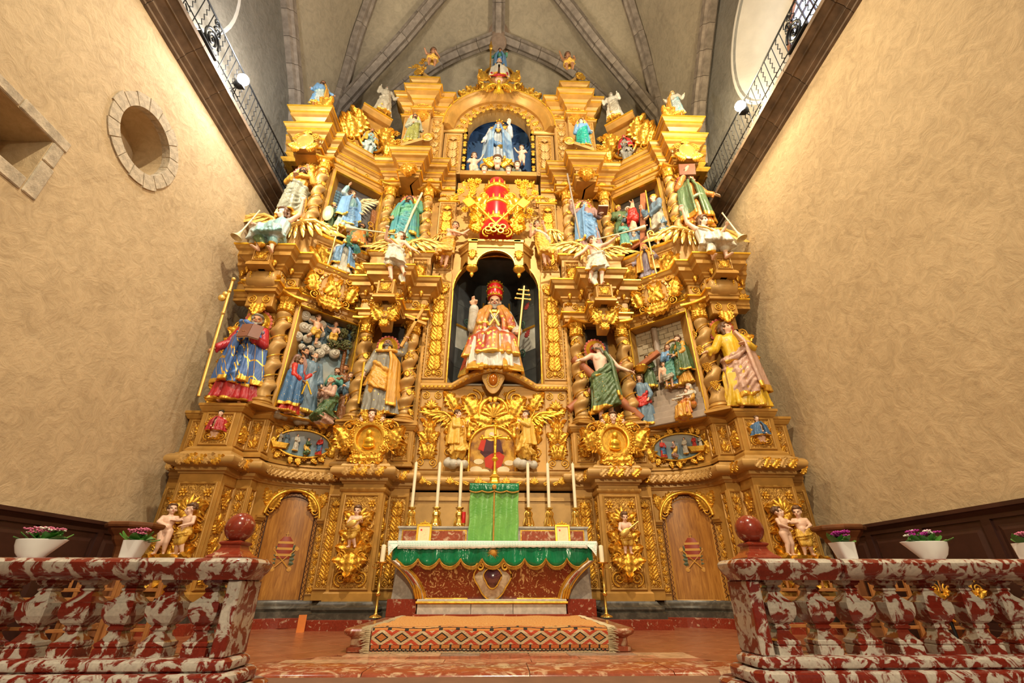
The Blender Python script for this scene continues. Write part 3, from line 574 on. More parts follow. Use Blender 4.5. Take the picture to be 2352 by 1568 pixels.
# tabernacle under a green veil, crucifix on top
tb = thing('tabernacle', 'altar tabernacle covered by a pale green silk veil', 'tabernacle', (A0, 7.7, .56)); x0, x1 = -.43, .33
MB().cbox(x0 + .02, x1 - .02, 7.56, 7.98, .56, 1.425, .01).build('case', WOOD, tb)
MB().cbox(x0 - .01, x1 + .01, 7.53, 7.99, 1.42, 1.445, .006).build('top_board', GOLD, tb)
vm, t, b = nt('pale_green_silk'); v = coords(t); t.links.new(ramp(t, noise(t, v, 3, 4), [(.3, (.10, .33, .05)), (.7, (.20, .46, .10))]), b.inputs['Base Color']); b.inputs['Roughness'].default_value = .33; b.inputs['Sheen Weight'].default_value = .4; bump(t, b, noise(t, v, 5, 4, .6, 2), .35, .05)
for a, c in ((x0, -.055), (-.045, x1)):
 V = []; n = 26
 for k in range(n + 1):
  u = k / n; x = a + (c - a) * u
  for j in range(14): f = j / 13; V.append((x + .006 * sin(j), 7.512 - .018 * sin(u * 14 + 2 * f) * (.3 + f) - .008 * sin(u * 5 + f * 9), 1.40 - .845 * f))
 o = MB().add(V, grid_faces(n + 1, 14)).build('curtain', vm, tb, 180); q = o.modifiers.new('t', 'SOLIDIFY'); q.thickness = .003
MB().tube([(-.05, 7.488, 1.30), (-.05, 7.480, .9), (-.05, 7.485, .56)], .012, 6).build('braid', FRG, tb)
V = []; E2 = []; n = 60
for k in range(n + 1):
 u = k / n; x = x0 - .008 + (x1 - x0 + .016) * u; zb = 1.315 - .022 * abs(sin(u * pi * 4.0));
 for j in range(4): f = j / 3; V.append((x, 7.482 - .006 * sin(u * 60) * f, 1.435 * (1 - f) + zb * f))
 E2.append((x, 7.472, zb))
o = MB().add(V, grid_faces(n + 1, 4)).build('valance', gm, tb, 180); q = o.modifiers.new('t', 'SOLIDIFY'); q.thickness = .003
MB().tube(E2, .010, 6).build('valance_braid', FRG, tb); MB().ball((-.05, 7.472, 1.375), (.035, .012, .04), 12, 7).build('valance_emblem', FRG, tb, 180)
cr = thing('altar_crucifix', 'gold crucifix standing on the veiled tabernacle', 'crucifix', (-.05, 7.68, 1.445))
MB().lathe([(.10, 0), (.11, .02), (.09, .04), (.075, .10), (.085, .12), (.05, .16), (.03, .19), (.035, .22)], 6, (-.05, 7.68, 1.445)).build('foot', GOLDB, cr, 40)
MB().tube([(-.05, 7.68, 1.65), (-.05, 7.68, 2.42)], .022, 8).build('shaft', GOLDB, cr, 60); MB().lathe([(.02, 0), (.05, .03), (.055, .05), (.03, .08)], 12, (-.05, 7.68, 1.82)).build('knop', GOLDB, cr, 60)
MB().tube([(-.26, 7.68, 2.22), (.16, 7.68, 2.22)], .022, 8).build('arms', GOLDB, cr, 60)
for x, z in ((-.27, 2.22), (.17, 2.22), (-.05, 2.44)):
 m = MB()
 for k in range(3): a = 2 * pi * k / 3 + pi / 2; m.ball((x + .028 * cos(a), 7.68, z + .028 * sin(a)), .026, 8, 6)
 m.build('trefoil', GOLDB, cr, 180)
m = MB(); m.cap_((-.05, 7.64, 2.27), (-.05, 7.64, 2.28), .024, .024); m.cap_((-.05, 7.645, 2.21), (-.05, 7.645, 2.09), .030, .022); m.cap_((-.05, 7.64, 2.22), (-.17, 7.64, 2.26), .014, .010); m.cap_((-.05, 7.64, 2.22), (.07, 7.64, 2.26), .014, .010); m.cap_((-.06, 7.645, 2.08), (-.055, 7.63, 1.95), .017, .010); m.cap_((-.04, 7.645, 2.08), (-.045, 7.63, 1.95), .017, .010)
link('corpus', fuse(m, .008, 1, 'corpus'), cr, I4, GOLDB)
# candlesticks and candles on the gradine
WAX = simple('ivory_wax', (.84, .76, .55), .45, 0, .04)
csm = MB().lathe([(.085, 0), (.088, .02), (.075, .035), (.070, .06), (.048, .11), (.042, .13), (.055, .15), (.060, .19), (.045, .225), (.024, .24), (.022, .25), (.05, .262), (.052, .272), (.068, .285), (.066, .295), (.03, .292)], 6).mesh('candlestick_body', 35); csm.materials.append(BRASS)
can = MB().lathe([(.026, 0), (.026, .70), (.023, .716), (.006, .724), (.003, .745)], 14).mesh('candle', 40); can.materials.append(WAX)
feet = MB()
for k in range(3): a = 2 * pi * k / 3 - pi / 2; feet.tube([(.05 * cos(a), .05 * sin(a), .03), (.085 * cos(a), .085 * sin(a), .03), (.095 * cos(a), .095 * sin(a), .0)], [.018, .02, .012], 6)
feet = feet.mesh('foot', 60); feet.materials.append(BRASS); scr = MB()
for k in range(6): a = 2 * pi * k / 6; scr.tube([(.03 * cos(a), .03 * sin(a), .25), (.062 * cos(a), .062 * sin(a), .21), (.05 * cos(a), .05 * sin(a), .15), (.075 * cos(a), .075 * sin(a), .08), (.085 * cos(a), .085 * sin(a), .03)], [.008, .01, .008, .012, .01], 5)
scr = scr.mesh('scroll_ribs', 60); scr.materials.append(BRASS)
words = ['leftmost of the six altar candles', 'second altar candle from the left', 'altar candle just left of the green veiled tabernacle', 'altar candle just right of the green veiled tabernacle', 'second altar candle from the right', 'rightmost of the six altar candles']
for x, wd in zip((-1.36, -.965, -.60, .50, .835, 1.26), words):
 c = thing('candlestick', 'brass footed candlestick under the ' + wd, 'candlestick', (x, 7.76, .812), group='brass candlesticks on the altar shelf'); W = T(x, 7.76, .812)
 link('stem', csm, c, W @ RZ(rnd.random() * 20)); link('foot', feet, c, W); link('scroll_ribs', scr, c, W)
 cc = tag(link('candle', can, None, T(x, 7.76, 1.10) @ RY(rnd.uniform(-.6, .6))), 'tall ivory wax candle, ' + wd, 'candle', 'six tall altar candles')
# red votive glass, altar cards
vg = thing('votive_candle', 'small red glass votive candle beside a brass candlestick', 'candle', (-.525, 7.70, .805)); MB().lathe([(.035, 0), (.035, .012), (.015, .03), (.03, .05), (.032, .06)], 14, (-.525, 7.70, .805)).build('base', BRASS, vg, 40); MB().lathe([(.028, 0), (.030, .01), (.030, .16), (.027, .165)], 16, (-.525, 7.70, .865)).build('red_glass', RED, vg, 60)
CARD = simple('parchment_card', (.80, .66, .42), .8, 0, .06)
for x, sd in ((-1.10, 'left'), (1.00, 'right')):
 c = thing('altar_card', 'gilt framed altar card standing at the %s end of the altar table' % sd, 'altar card', (x, 7.5, .556)); W = T(x, 7.50, .556) @ RX(-6)
 m = MB(); m.box(-.10, .10, 0, .015, .0, .26); link('card', m.mesh('card'), c, W, CARD)
 for nm, b_ in (('frame_side', (-.115, -.085, 0, .27)), ('frame_side', (.085, .115, 0, .27)), ('frame_rail', (-.115, .115, 0, .028)), ('frame_rail', (-.115, .115, .245, .275))): m = MB(); m.cbox(b_[0], b_[1], -.016, .02, b_[2], b_[3], .006); link(nm, m.mesh(nm), c, W, GOLDB)
 m = MB()
 for k in range(5): m.ball((-.06 + .03 * k, 0, .285 + .012 * (k == 2) + .006 * (k in (1, 3))), .016, 8, 6)
 m.box(-.004, .004, -.004, .004, .29, .34); m.box(-.014, .014, -.004, .004, .315, .323); link('crest', m.mesh('crest', 180), c, W, GOLDB)
 m = MB(); m.box(-.055, .055, -.002, 0, .06, .205); link('text_block', m.mesh('text_block'), c, W, simple('printed_text', (.80, .62, .36), .8, 0, .2, 60)); m = MB(); m.box(-.055, -.03, -.003, 0, .18, .205); link('initial', m.mesh('initial'), c, W, RED)
# standing candlesticks either side of the altar
for s, sd in ((-1, 'left'), (1, 'right')):
 x = A0 + s * 1.50; c = thing('floor_candlestick', 'slender brass floor candlestick at the %s end of the altar' % sd, 'candlestick', (x, 6.95, -.36)); W = T(x, 6.95, -.36)
 m = MB(); m.lathe([(.085, 0), (.075, .015), (.03, .03), (.018, .05), (.016, .24), (.03, .25), (.034, .27), (.016, .29), (.013, .56), (.028, .58), (.013, .60), (.04, .615), (.085, .63), (.09, .645), (.03, .645)], 12); link('stem', m.mesh('stem', 45), c, W, BRASS)
 for k in range(2):
  m = MB(); m.tube([(.07 * (-1) ** k + (-1) ** k * .05 * cos(q * .5), 0, .60 - .03 * sin(q * .5)) for q in range(12)], .006, 5); link('scroll', m.mesh('scroll', 60), c, W, BRASS)
 tag(MB().lathe([(.032, 0), (.032, .20), (.028, .21), (.004, .22)], 14, (x, 6.95, .285)).build('candle', WAX, None, 40), 'short thick candle on the floor candlestick at the %s of the altar' % sd, 'candle')
# small orange wedge on the floor
m = MB(); m.box(-.05, .05, -.05, .05, 0, .20, ); tag(link('orange_box', m.mesh('orange_box'), None, T(-2.62, 7.35, FLOOR) @ RZ(20) , simple('orange_card', (.70, .20, .03), .6)), 'small orange cardboard box standing on the floor by the left pier', 'box')
# ================================================================= carved ornament kit (local x right, y up, z out of the wall)
def leaf_mesh(bend=40, W=.27, lobes=4, curl=.16, n=19, m=9, name='leaf'):
 V = []; x = y = 0.0; L = 1.0 / (n - 1)
 for i in range(n):
  u = i / (n - 1); a = R(bend) * u * u
  w = W * (sin(pi * min(1, .08 + u * .92) ** .8) ** .75 + .03) * (.58 + .62 * abs(sin(lobes * pi * u)))
  for j in range(m):
   v = -1 + 2 * j / (m - 1); ridge = .07 * (1 - abs(v)) + .05 * cos(v * 7.5) * (.4 + .6 * abs(v)) + .03 * cos(lobes * 2 * pi * u + 4 * abs(v)) * abs(v)
   z = .04 + .10 * sin(pi * u) * (1 - .4 * v * v) + ridge + curl * max(0, u - .62) ** 1.3 * 2.2
   if abs(v) > .99: z = max(z - .09, 0) if u < .75 else z - .07
   vv = v * w; V.append((x + vv * cos(a), y - vv * sin(a), z))
  x += L * sin(a); y += L * cos(a)
 b = len(V); V += [(p[0] * .96, p[1] * .96, p[2] - .07 if p[2] > .12 else -.02) for p in V]
 F = grid_faces(n, m); F = [f[::-1] for f in F]; G = [tuple(q + b for q in f[::-1]) for f in F]; side = []
 for i in range(n - 1):
  side.append((i * m, (i + 1) * m, (i + 1) * m + b, i * m + b)); side.append((i * m + m - 1 + b, (i + 1) * m + m - 1 + b, (i + 1) * m + m - 1, i * m + m - 1))
 for j in range(m - 1): side.append(((n - 1) * m + j, (n - 1) * m + j + 1, (n - 1) * m + j + 1 + b, (n - 1) * m + j + b))
 k = MB().add(V, F + side).mesh(name, 70); k.materials.append(GOLD); return k
def volute_mesh(turns=2.1, name='volute'):
 P = []; rad = []; n = 40
 for i in range(n + 1):
  f = i / n; a = -pi / 2 - f * turns * 2 * pi * -1; r = 1.0 * (1 - f) ** 1.15 + .10; P.append((r * cos(a), r * sin(a), .10 + .22 * f)); rad.append(.17 * (1 - .62 * f))
 m = MB().tube(P, rad, 7); m.ball((0, 0, .30), (.20, .20, .22), 8, 6)
 k = m.mesh(name, 60); k.materials.append(GOLD); return k
def rosette_mesh(p=6, name='flower'):
 m = MB()
 for k in range(p): a = 2 * pi * k / p; m.ball((.58 * cos(a), .58 * sin(a), .16), (.46, .30, .18), 8, 6, rot=RZ(math.degrees(a)) @ RY(-22))
 m.ball((0, 0, .24), (.30, .30, .24), 8, 6); k = m.mesh(name, 180); k.materials.append(GOLD); return k
def grapes_mesh(name='grape_cluster'):
 m = MB(); r_ = random.Random(3)
 for row, cnt in enumerate((5, 5, 4, 3, 2, 1)):
  for k in range(cnt):
   a = pi * (k + .5) / cnt; w_ = .62 - .09 * row; m.ball((w_ * cos(a) + .05 * r_.uniform(-1, 1), .75 - row * .30, .18 + .34 * sin(a)), .20, 6, 5)
 k = m.mesh(name, 180); k.materials.append(GOLD); return k
def shell_mesh(name='shell'):
 m = MB()
 for k in range(7): a = R(-72 + 24 * k); m.tube([(0, 0, .12), (.5 * sin(a), .5 * cos(a), .26), (.95 * sin(a), .95 * cos(a), .20), (1.0 * sin(a), 1.0 * cos(a), .08)], [.09, .14, .17, .10], 7)
 for s in (-1, 1): m.tube([(s * (.28 + .18 * (1 - i / 16) * cos(i * .5)), -.02 + .18 * (1 - i / 16) * sin(i * .5), .16) for i in range(15)], .07, 6)
 k = m.mesh(name, 60); k.materials.append(GOLD); return k
def palmette_mesh(name='palmette'):
 m = MB()
 for k in range(7):
  a = -66 + 22 * k; L = 1.0 - .10 * abs(k - 3); P = []
  for i in range(7): f = i / 6; P.append((L * f * sin(R(a * (.55 + .5 * f))), L * f * cos(R(a * (.55 + .5 * f))), .10 + .16 * sin(pi * f)))
  m.tube(P, [.05, .09, .115, .12, .11, .085, .03], 6, flat=.8)
 k = m.mesh(name, 60); k.materials.append(GOLD); return k
def bud_mesh(name='bud'):
 m = MB().lathe([(.04, 0), (.28, .12), (.36, .32), (.26, .62), (.12, .85), (.02, 1.0)], 8, M=RX(-90) @ I4, sy=.7); k = m.mesh(name, 60); k.materials.append(GOLD); return k
def branch_mesh(name='leaf_spray'):          # short twig with five leaflets
 m = MB(); m.tube([(0, 0, .08), (.12, .5, .12), (.05, 1.0, .10)], [.05, .045, .02], 5)
 for k, (x, y, a) in enumerate(((.06, .25, -60), (.10, .35, 50), (.12, .55, -50), (.10, .68, 55), (.05, .95, 0))):
  M_ = T(x, y, .10) @ RZ(a); m.loft([[(-.02, 0, 0), (.02, 0, 0), (.0, 0, .05)], [(-.13, .2, 0), (.13, .2, 0), (0, .2, .10)], [(-.09, .36, .02), (.09, .36, .02), (0, .36, .09)], [(-.01, .48, .03), (.01, .48, .03), (0, .48, .04)]], M=M_)
 k = m.mesh(name, 40); k.materials.append(GOLD); return k
FIELD, _t, _b = nt('carved_gilt_ground'); _v = coords(_t); _n = noise(_t, _v, 9, 3, .5, 3.5); _t.links.new(ramp(_t, _n, [(.35, (.30, .13, .02)), (.5, (.52, .28, .06)), (.62, (.66, .38, .08))]), _b.inputs['Base Color']); _b.inputs['Metallic'].default_value = .45; _b.inputs['Roughness'].default_value = .4; bump(_t, _b, _n, .9, .04)
KIT = {'leaf': leaf_mesh(45, .33), 'straight': leaf_mesh(8, .30, 4, .24), 'broad': leaf_mesh(70, .42, 5, .28), 'narrow': leaf_mesh(85, .20, 3, .16), 'volute': volute_mesh(), 'flower': rosette_mesh(), 'grapes': grapes_mesh(), 'shell': shell_mesh(), 'palmette': palmette_mesh(), 'bud': bud_mesh(), 'spray': branch_mesh(), 'rose': rosette_mesh(8, 'rose')}
ONAME = {'straight': 'leaf', 'broad': 'leaf', 'narrow': 'leaf', 'grapes': 'grape_cluster', 'spray': 'leaf_spray', 'rose': 'flower'}
def kitmat(mat):                              # the same kit in another finish
 if mat is GOLD: return KIT
 key = 'kit_' + mat.name
 if key not in MATS:
  d = {}
  for k, me in KIT.items(): c = me.copy(); c.materials.clear(); c.materials.append(mat); d[k] = c
  MATS[key] = d
 return MATS[key]
def O(parent, W, kind, x, y, rot=0, s=1.0, sx=1, depth=1.0, mat=None, z=0):
 return link(ONAME.get(kind, kind), kitmat(mat or GOLD)[kind], parent, W @ T(x, y, z) @ RZ(rot) @ S(s * sx, s, s * depth))
def face(x, y, z, ang=0): return T(x, y, z) @ RZ(ang) @ RX(90)
def pair(parent, W, kind, x, y, rot, s, depth=1.0, mat=None):
 for q in (-1, 1): O(parent, W, kind, q * x, y, -q * rot, s, q, depth, mat)
def carve(p, W, w, h, style='tall', mat=None, seed=0):
 """foliage carved on a panel w wide and h high, its foot at the panel's bottom middle"""
 a = w * .50; r_ = random.Random(seed); d = 1.0
 if style == 'tall':
  pair(p, W, 'volute', a * .56, a * .46, 0, a * .40, d, mat); pair(p, W, 'leaf', a * .10, a * .25, 5, a * 1.15, d, mat); O(p, W, 'bud', 0, a * .3, 0, a * .7, 1, d, mat)
  y = a * 1.25; k = seed
  while y < h - a * 1.9:
   j = k % 3; L = a * (1.35 + .15 * r_.random())
   if j == 0: pair(p, W, 'broad', a * .06, y, 28, L, d, mat); O(p, W, 'flower', 0, y + a * .12, 0, a * .26, 1, d * 1.2, mat)
   elif j == 1: pair(p, W, 'leaf', a * .05, y, 40, L * .9, d, mat); pair(p, W, 'narrow', a * .03, y + a * .1, 6, L * .8, d, mat)
   else: pair(p, W, 'volute', a * .58, y + a * .3, 0, a * .30, d, mat); O(p, W, 'straight', 0, y - a * .1, 0, L * .9, 1, d, mat); pair(p, W, 'narrow', a * .1, y, 35, L * .8, d, mat)
   pair(p, W, 'narrow', a * .55, y + a * .1, -12, a * .9, d, mat); pair(p, W, 'flower', a * .8, y + a * .75, 0, a * .16, d, mat)
   y += a * 1.02; k += 1
  O(p, W, 'palmette', 0, h - a * 1.55, 0, a * 1.05, 1, d, mat); pair(p, W, 'flower', a * .72, h - a * .42, 0, a * .26, d, mat); pair(p, W, 'leaf', a * .25, h - a * 1.75, 30, a * 1.1, d, mat)
 elif style == 'slim':
  n = max(2, int(h / (a * 2.1))); st = h / n
  for i in range(n):
   y = i * st
   if (i + seed) % 2: O(p, W, 'flower', 0, y + st * .25, 0, a * .5, 1, d, mat); O(p, W, 'straight', 0, y + st * .38, 0, st * .55, 1.2, d, mat); pair(p, W, 'narrow', a * .1, y + st * .3, 20, st * .5, d, mat)
   else: pair(p, W, 'leaf', a * .08, y + st * .08, 22, st * .62, d, mat); O(p, W, 'bud', 0, y + st * .5, 0, st * .42, 1, d, mat)
 elif style == 'square':
  pair(p, W, 'volute', a * .55, h * .24, 0, a * .36, d, mat); pair(p, W, 'leaf', a * .06, h * .10, 12, h * .55, d, mat); O(p, W, 'shell', 0, h * .52, 0, min(a, h * .4) * .8, 1, d, mat); pair(p, W, 'leaf', a * .2, h * .40, 40, min(a * 1.1, h * .5), d, mat); pair(p, W, 'flower', a * .72, h * .84, 0, a * .22, d, mat)
 elif style == 'frieze':
  n = max(1, round(w / (h * 1.5))); st = w / n
  for i in range(n):
   x = -w / 2 + st * (i + .5); q = -1 if x < -.01 else 1
   O(p, W, 'volute', x, h * .48, 0, h * .34, q, d, mat); O(p, W, 'leaf', x + q * st * .1, h * .15, -q * 75, st * .62, q, d, mat); O(p, W, 'narrow', x - q * st * .15, h * .75, q * 80, st * .5, -q, d, mat)
 elif style == 'plume':       # tall stacked fern of leaf pairs (pilasters)
  y = a * .9; pair(p, W, 'volute', a * .55, a * .42, 0, a * .38, d, mat); O(p, W, 'bud', 0, a * .2, 0, a * .7, 1, d, mat)
  while y < h - a * 1.5:
   for i in range(3):
    pair(p, W, 'leaf', a * .05, y + i * a * .42, 34 - 6 * i, a * 1.08, d, mat)
   y += a * 1.5; O(p, W, 'flower', 0, y, 0, a * .32, 1, d, mat); y += a * .35
  O(p, W, 'palmette', 0, h - a * 1.3, 0, a * 1.1, 1, d, mat)
def panel(parent, W, w, h, style='tall', mat=None, seed=0, wood=None, b=.035, name='carved_panel', orn=True):
 """a framed field with foliage: the field is a part, each carved leaf a sub-part"""
 def rc(i, z): return [(-w / 2 + i, i, z), (w / 2 - i, i, z), (w / 2 - i, h - i, z), (-w / 2 + i, h - i, z)]
 m = MB().loft([rc(0, -.02), rc(0, .018), rc(b * .35, .026), rc(b * .8, .022), rc(b, .004)]); me = m.mesh(name); me.materials.append(wood or WOOD); me.materials.append(FIELD); me.polygons[len(me.polygons) - 1].material_index = 1; o = link(name, me, parent, W)
 if orn: carve(o, W @ T(0, b + .01, .004), w - 2 * b, h - 2 * b - .02, style, mat, seed)
 return o
def mould(path, prof, name, mat, parent, smooth=0): return MB().sweep(path, prof).build(name, mat, parent, smooth)
def sx_path(s, pts):              # half-plan points (a, Y) on side s -> a path running left to right
 P = [(XC + s * a, y) for a, y in pts]; return P if s > 0 else P[::-1]
# ----------------------------------------------------------------- columns: twisted shaft, vine, capital
def column_meshes(h, r, tag_, tw=4.2):
 D = {}; hb = r * 1.15; hc = r * 2.3; hs = h - hb - hc
 m = MB().box(-r * 1.45, r * 1.45, -r * 1.45, r * 1.45, 0, r * .28); m.lathe([(r * 1.38, r * .28), (r * 1.45, r * .42), (r * 1.32, r * .56), (r * 1.12, r * .66), (r * 1.22, r * .80), (r * 1.18, r * .95), (r * 1.0, hb)], 20); D['base'] = (m.mesh('base', 40), WOOD)
 rings = []; n = 54
 for i in range(n + 1):
  f = i / n; a = f * 2 * pi * tw; e = r * .26 * min(1, f * 8, (1 - f) * 8); q = r * (.92 - .16 * f + .06 * sin(a * 2)); rings.append([(e * cos(a) + q * cos(2 * pi * k / 18), e * sin(a) + q * sin(2 * pi * k / 18), hb + hs * f) for k in range(18)])
 D['shaft'] = (MB().loft(rings).mesh('shaft', 180), WOODL)
 P = []
 for i in range(100): f = i / 99; a = f * 2 * pi * tw + pi; P.append((r * (.98 - .16 * f) * cos(a), r * (.98 - .16 * f) * sin(a), hb + hs * (.02 + .96 * f)))
 D['vine_stem'] = (MB().tube(P, r * .085, 5).mesh('vine_stem', 60), GOLD)
 zc = h - hc; m = MB().lathe([(r * .84, 0), (r * .95, r * .06), (r * .86, r * .14), (r * .74, r * .25), (r * .78, r * 1.2), (r * 1.05, r * 1.8), (r * 1.15, r * 1.9)], 20, (0, 0, zc));
 m.loft([[(x * q, y * q, z) for x, y in ((-1, -1), (-.5, -.86), (0, -.80), (.5, -.86), (1, -1), (.86, -.5), (.8, 0), (.86, .5), (1, 1), (.5, .86), (0, .8), (-.5, .86), (-1, 1), (-.86, .5), (-.8, 0), (-.86, -.5))] for q, z in ((r * 1.45, zc + r * 1.95), (r * 1.62, zc + r * 2.05), (r * 1.62, zc + hc))]); D['capital'] = (m.mesh('capital', 40), GOLD)
 for k, (me, mt) in D.items(): me.materials.append(mt)
 return D, (hb, hs, hc, tw, r, h)
def column(D, dim, loc, label, group, phase=0, nm='twisted_column'):
 hb, hs, hc, tw, r, h = dim; c = thing(nm, label, 'column', loc, group); W0 = T(*loc) @ RZ(phase); po = {}
 for k, (me, mt) in D.items(): po[k] = link(k, me, c, W0)
 for i in range(9):
  f = .06 + .88 * i / 8; a = f * 360 * tw + 180; z = hb + hs * f; wd = (a + phase) % 360
  for j, kind in ((0, 'grapes' if i % 2 else 'broad'), (1, 'spray')):
   aa = a + j * 40 + 25; M_ = W0 @ RZ(aa + 90) @ T(0, -r * (1.02 - .16 * f), z + j * r * .25) @ RX(90)
   O(po['vine_stem'], M_, kind, 0, 0, 180 + (-35 if i % 2 else 35) if kind != 'grapes' else 0, r * (.62 if kind == 'grapes' else .85), 1, .8)
 for k in range(8): O(po['capital'], W0 @ RZ(k * 45) @ T(0, -r * .78, h - hc + r * .2) @ RX(90 - 10), 'straight', 0, 0, 0, r * 1.25, 1.3, 1.0)
 for k in range(4):
  for q in (-1, 1): O(po['capital'], W0 @ RZ(45 + k * 90) @ T(q * r * .22, -r * 1.22, h - hc + r * 1.6) @ RX(90), 'volute', 0, 0, 0, r * .26, q, 1.0)
 return c
# ================================================================= the altarpiece: architecture
SIDES = ((-1, 'left'), (1, 'right'))
def BX(s, a): return XC + s * a
def bay_curve(n=10):      # the concave lower bay between inner and outer pier: (a, Y)
 P = []
 for i in range(n + 1):
  t = i / n; P.append(((1 - t) ** 2 * 2.70 + 2 * t * (1 - t) * 3.52 + t * t * 3.72, (1 - t) ** 2 * 8.20 + 2 * t * (1 - t) * 8.16 + t * t * 7.62))
 return P
def at_curve(u, P=None):  # distance along the bay curve -> (a, Y, angle)
 P = P or bay_curve(24); d = 0
 for i in range(len(P) - 1):
  L = math.dist(P[i], P[i + 1])
  if d + L >= u or i == len(P) - 2:
   f = (u - d) / L; return (P[i][0] + (P[i + 1][0] - P[i][0]) * f, P[i][1] + (P[i + 1][1] - P[i][1]) * f, math.degrees(math.atan2(P[i + 1][1] - P[i][1], P[i + 1][0] - P[i][0])))
  d += L
BLEN = sum(math.dist(a, b) for a, b in zip(bay_curve(24), bay_curve(24)[1:]))
LOW = [(1.40, 8.25), (1.40, 8.12), (1.74, 8.12), (1.74, 7.72), (2.40, 7.72), (2.40, 8.15)] + bay_curve() + [(3.72, 7.42), (3.95, 7.42), (3.95, 7.02), (4.58, 7.02), (4.58, 7.42), (4.98, 7.42)]
def bp(s, u, z, off=0):   # point on the bay surface
 a, y, ang = at_curve(u); nx, ny = sin(R(ang)), -cos(R(ang)); return (BX(s, a + nx * off), y + ny * off, z)
def bW(s, u, z, off=0):
 a, y, ang = at_curve(u); nx, ny = sin(R(ang)), -cos(R(ang)); return face(BX(s, a + nx * off), y + ny * off, z, s * ang)
STATION = 'carved gilded pier'
for s, wd in SIDES:
 # ---- stone plinth
 p = thing('stone_plinth', 'black moulded stone plinth on red marble under the %s half of the altarpiece' % wd, 'plinth', (BX(s, 3.2), 7.6, FLOOR)); path = sx_path(s, LOW)
 mould(path, [(-.1, FLOOR), (.20, FLOOR), (.20, -.43), (.17, -.42), (-.1, -.42)], 'marble_course', MRED, p)
 mould(path, [(-.1, -.42), (.15, -.42), (.15, -.345), (.11, -.335), (.13, -.30), (.125, -.27), (.09, -.255), (.06, -.22), (.05, -.20), (-.1, -.20)], 'black_moulding', MBLACK, p, 30)
 # ---- lower piers
 def pier(nm, lab, a0, a1, yf, yb, z0, z1, cat='pier'):
  r = thing(nm, lab, cat, (BX(s, (a0 + a1) / 2), yf, z0)); MB().cbox(BX(s, a0), BX(s, a1), yf, yb, z0, z1, .006).build('body', WOOD, r); return r
 ip = pier('carved_pier', 'gilded %s inner pier with a music-making putto and foliage' % wd, 1.74, 2.40, 7.72, 8.4, -.20, 1.50)
 panel(ip, face(BX(s, 2.07), 7.72, -.06), .56, 1.36, 'tall', None, 0);
 mould(sx_path(s, [(1.74, 8.1), (1.74, 7.72), (2.40, 7.72), (2.40, 8.1)]), [(0, -.20), (.03, -.20), (.03, -.10), (.012, -.08), (0, -.07)], 'foot_moulding', WOOD, ip); mould(sx_path(s, [(1.74, 8.1), (1.74, 7.72), (2.40, 7.72), (2.40, 8.1)]), [(0, 1.33), (.02, 1.34), (.035, 1.37), (.035, 1.40), (.0, 1.41)], 'neck_moulding', WOOD, ip)
 panel(ip, face(BX(s, 1.74), 7.92, -.06, -s * 90), .30, 1.36, 'slim', None, 1); panel(ip, face(BX(s, 2.40), 7.92, -.06, s * 90), .30, 1.36, 'slim', None, 0)
 rp = pier('carved_pilaster', 'narrow gilded pilaster between the altar and the %s inner pier' % wd, 1.40, 1.74, 8.12, 8.5, -.20, 1.50, 'pilaster'); panel(rp, face(BX(s, 1.57), 8.12, -.06), .32, 1.40, 'plume', None, 1)
 r2 = pier('carved_pilaster', 'narrow gilded pilaster between the %s inner pier and the door' % wd, 2.40, 2.72, 8.05, 8.5, -.20, 1.50, 'pilaster'); panel(r2, face(BX(s, 2.56), 8.05, -.06), .30, 1.40, 'plume', None, 1)
 op_ = pier('carved_pier', 'gilded %s outer pier with a pair of embracing putti' % wd, 3.95, 4.58, 7.02, 7.9, -.20, 1.50)
 pp_ = panel(op_, face(BX(s, 4.265), 7.02, -.06), .56, 1.40, 'tall', None, 1)
 panel(op_, face(BX(s, 3.95), 7.24, -.06, -s * 90), .36, 1.40, 'slim', None, 0); mould(sx_path(s, [(3.95, 7.4), (3.95, 7.02), (4.58, 7.02), (4.58, 7.4)]), [(0, -.20), (.03, -.20), (.03, -.10), (.012, -.08), (0, -.07)], 'foot_moulding', WOOD, op_)
 qp = pier('carved_pilaster', 'slim gilded pilaster between the %s door and outer pier' % wd, 3.72, 3.95, 7.42, 7.9, -.20, 1.50, 'pilaster'); panel(qp, face(BX(s, 3.835), 7.42, -.06), .21, 1.40, 'slim', None, 1); panel(qp, face(BX(s, 3.72), 7.53, -.06, -s * 90), .2, 1.40, 'slim', None, 0)
 ep = pier('end_pilaster', 'pale wooden end strip of the altarpiece against the %s wall' % wd, 4.58, 5.0, 7.42, 7.9, -.55, 1.50, 'pilaster'); panel(ep, face(BX(s, 4.79), 7.42, -.06), .34, 1.40, 'slim', None, 0)
 # ---- concave bay with arched door
 bay = thing('door_bay', 'concave gilded wall with an arched doorway on the %s' % wd, 'wall panel', (BX(s, 3.3), 8.0, -.20)); dw0, dw1 = .16, BLEN - .24; dc = (dw0 + dw1) / 2; dr = (dw1 - dw0) / 2; dz = .98
 def ztop(u):
  q = 1 - ((u - dc) / dr) ** 2; return dz + dr * math.sqrt(max(q, 0)) if abs(u - dc) < dr else -.20
 us = sorted(set([i * BLEN / 30 for i in range(31)] + [dc + dr * cos(R(q)) * .9999 for q in range(0, 181, 9)] + [dw0 - .001, dw1 + .001])); m = MB(); rows = []
 for u in us: z0 = ztop(u); rows.append([bp(s, u, z0, 0), bp(s, u, (z0 + 1.5) / 2, 0), bp(s, u, 1.5, 0), bp(s, u, 1.5, -.12), bp(s, u, z0, -.12)])
 m.loft(rows); m.build('wall_sheet', WOOD, bay, 30)
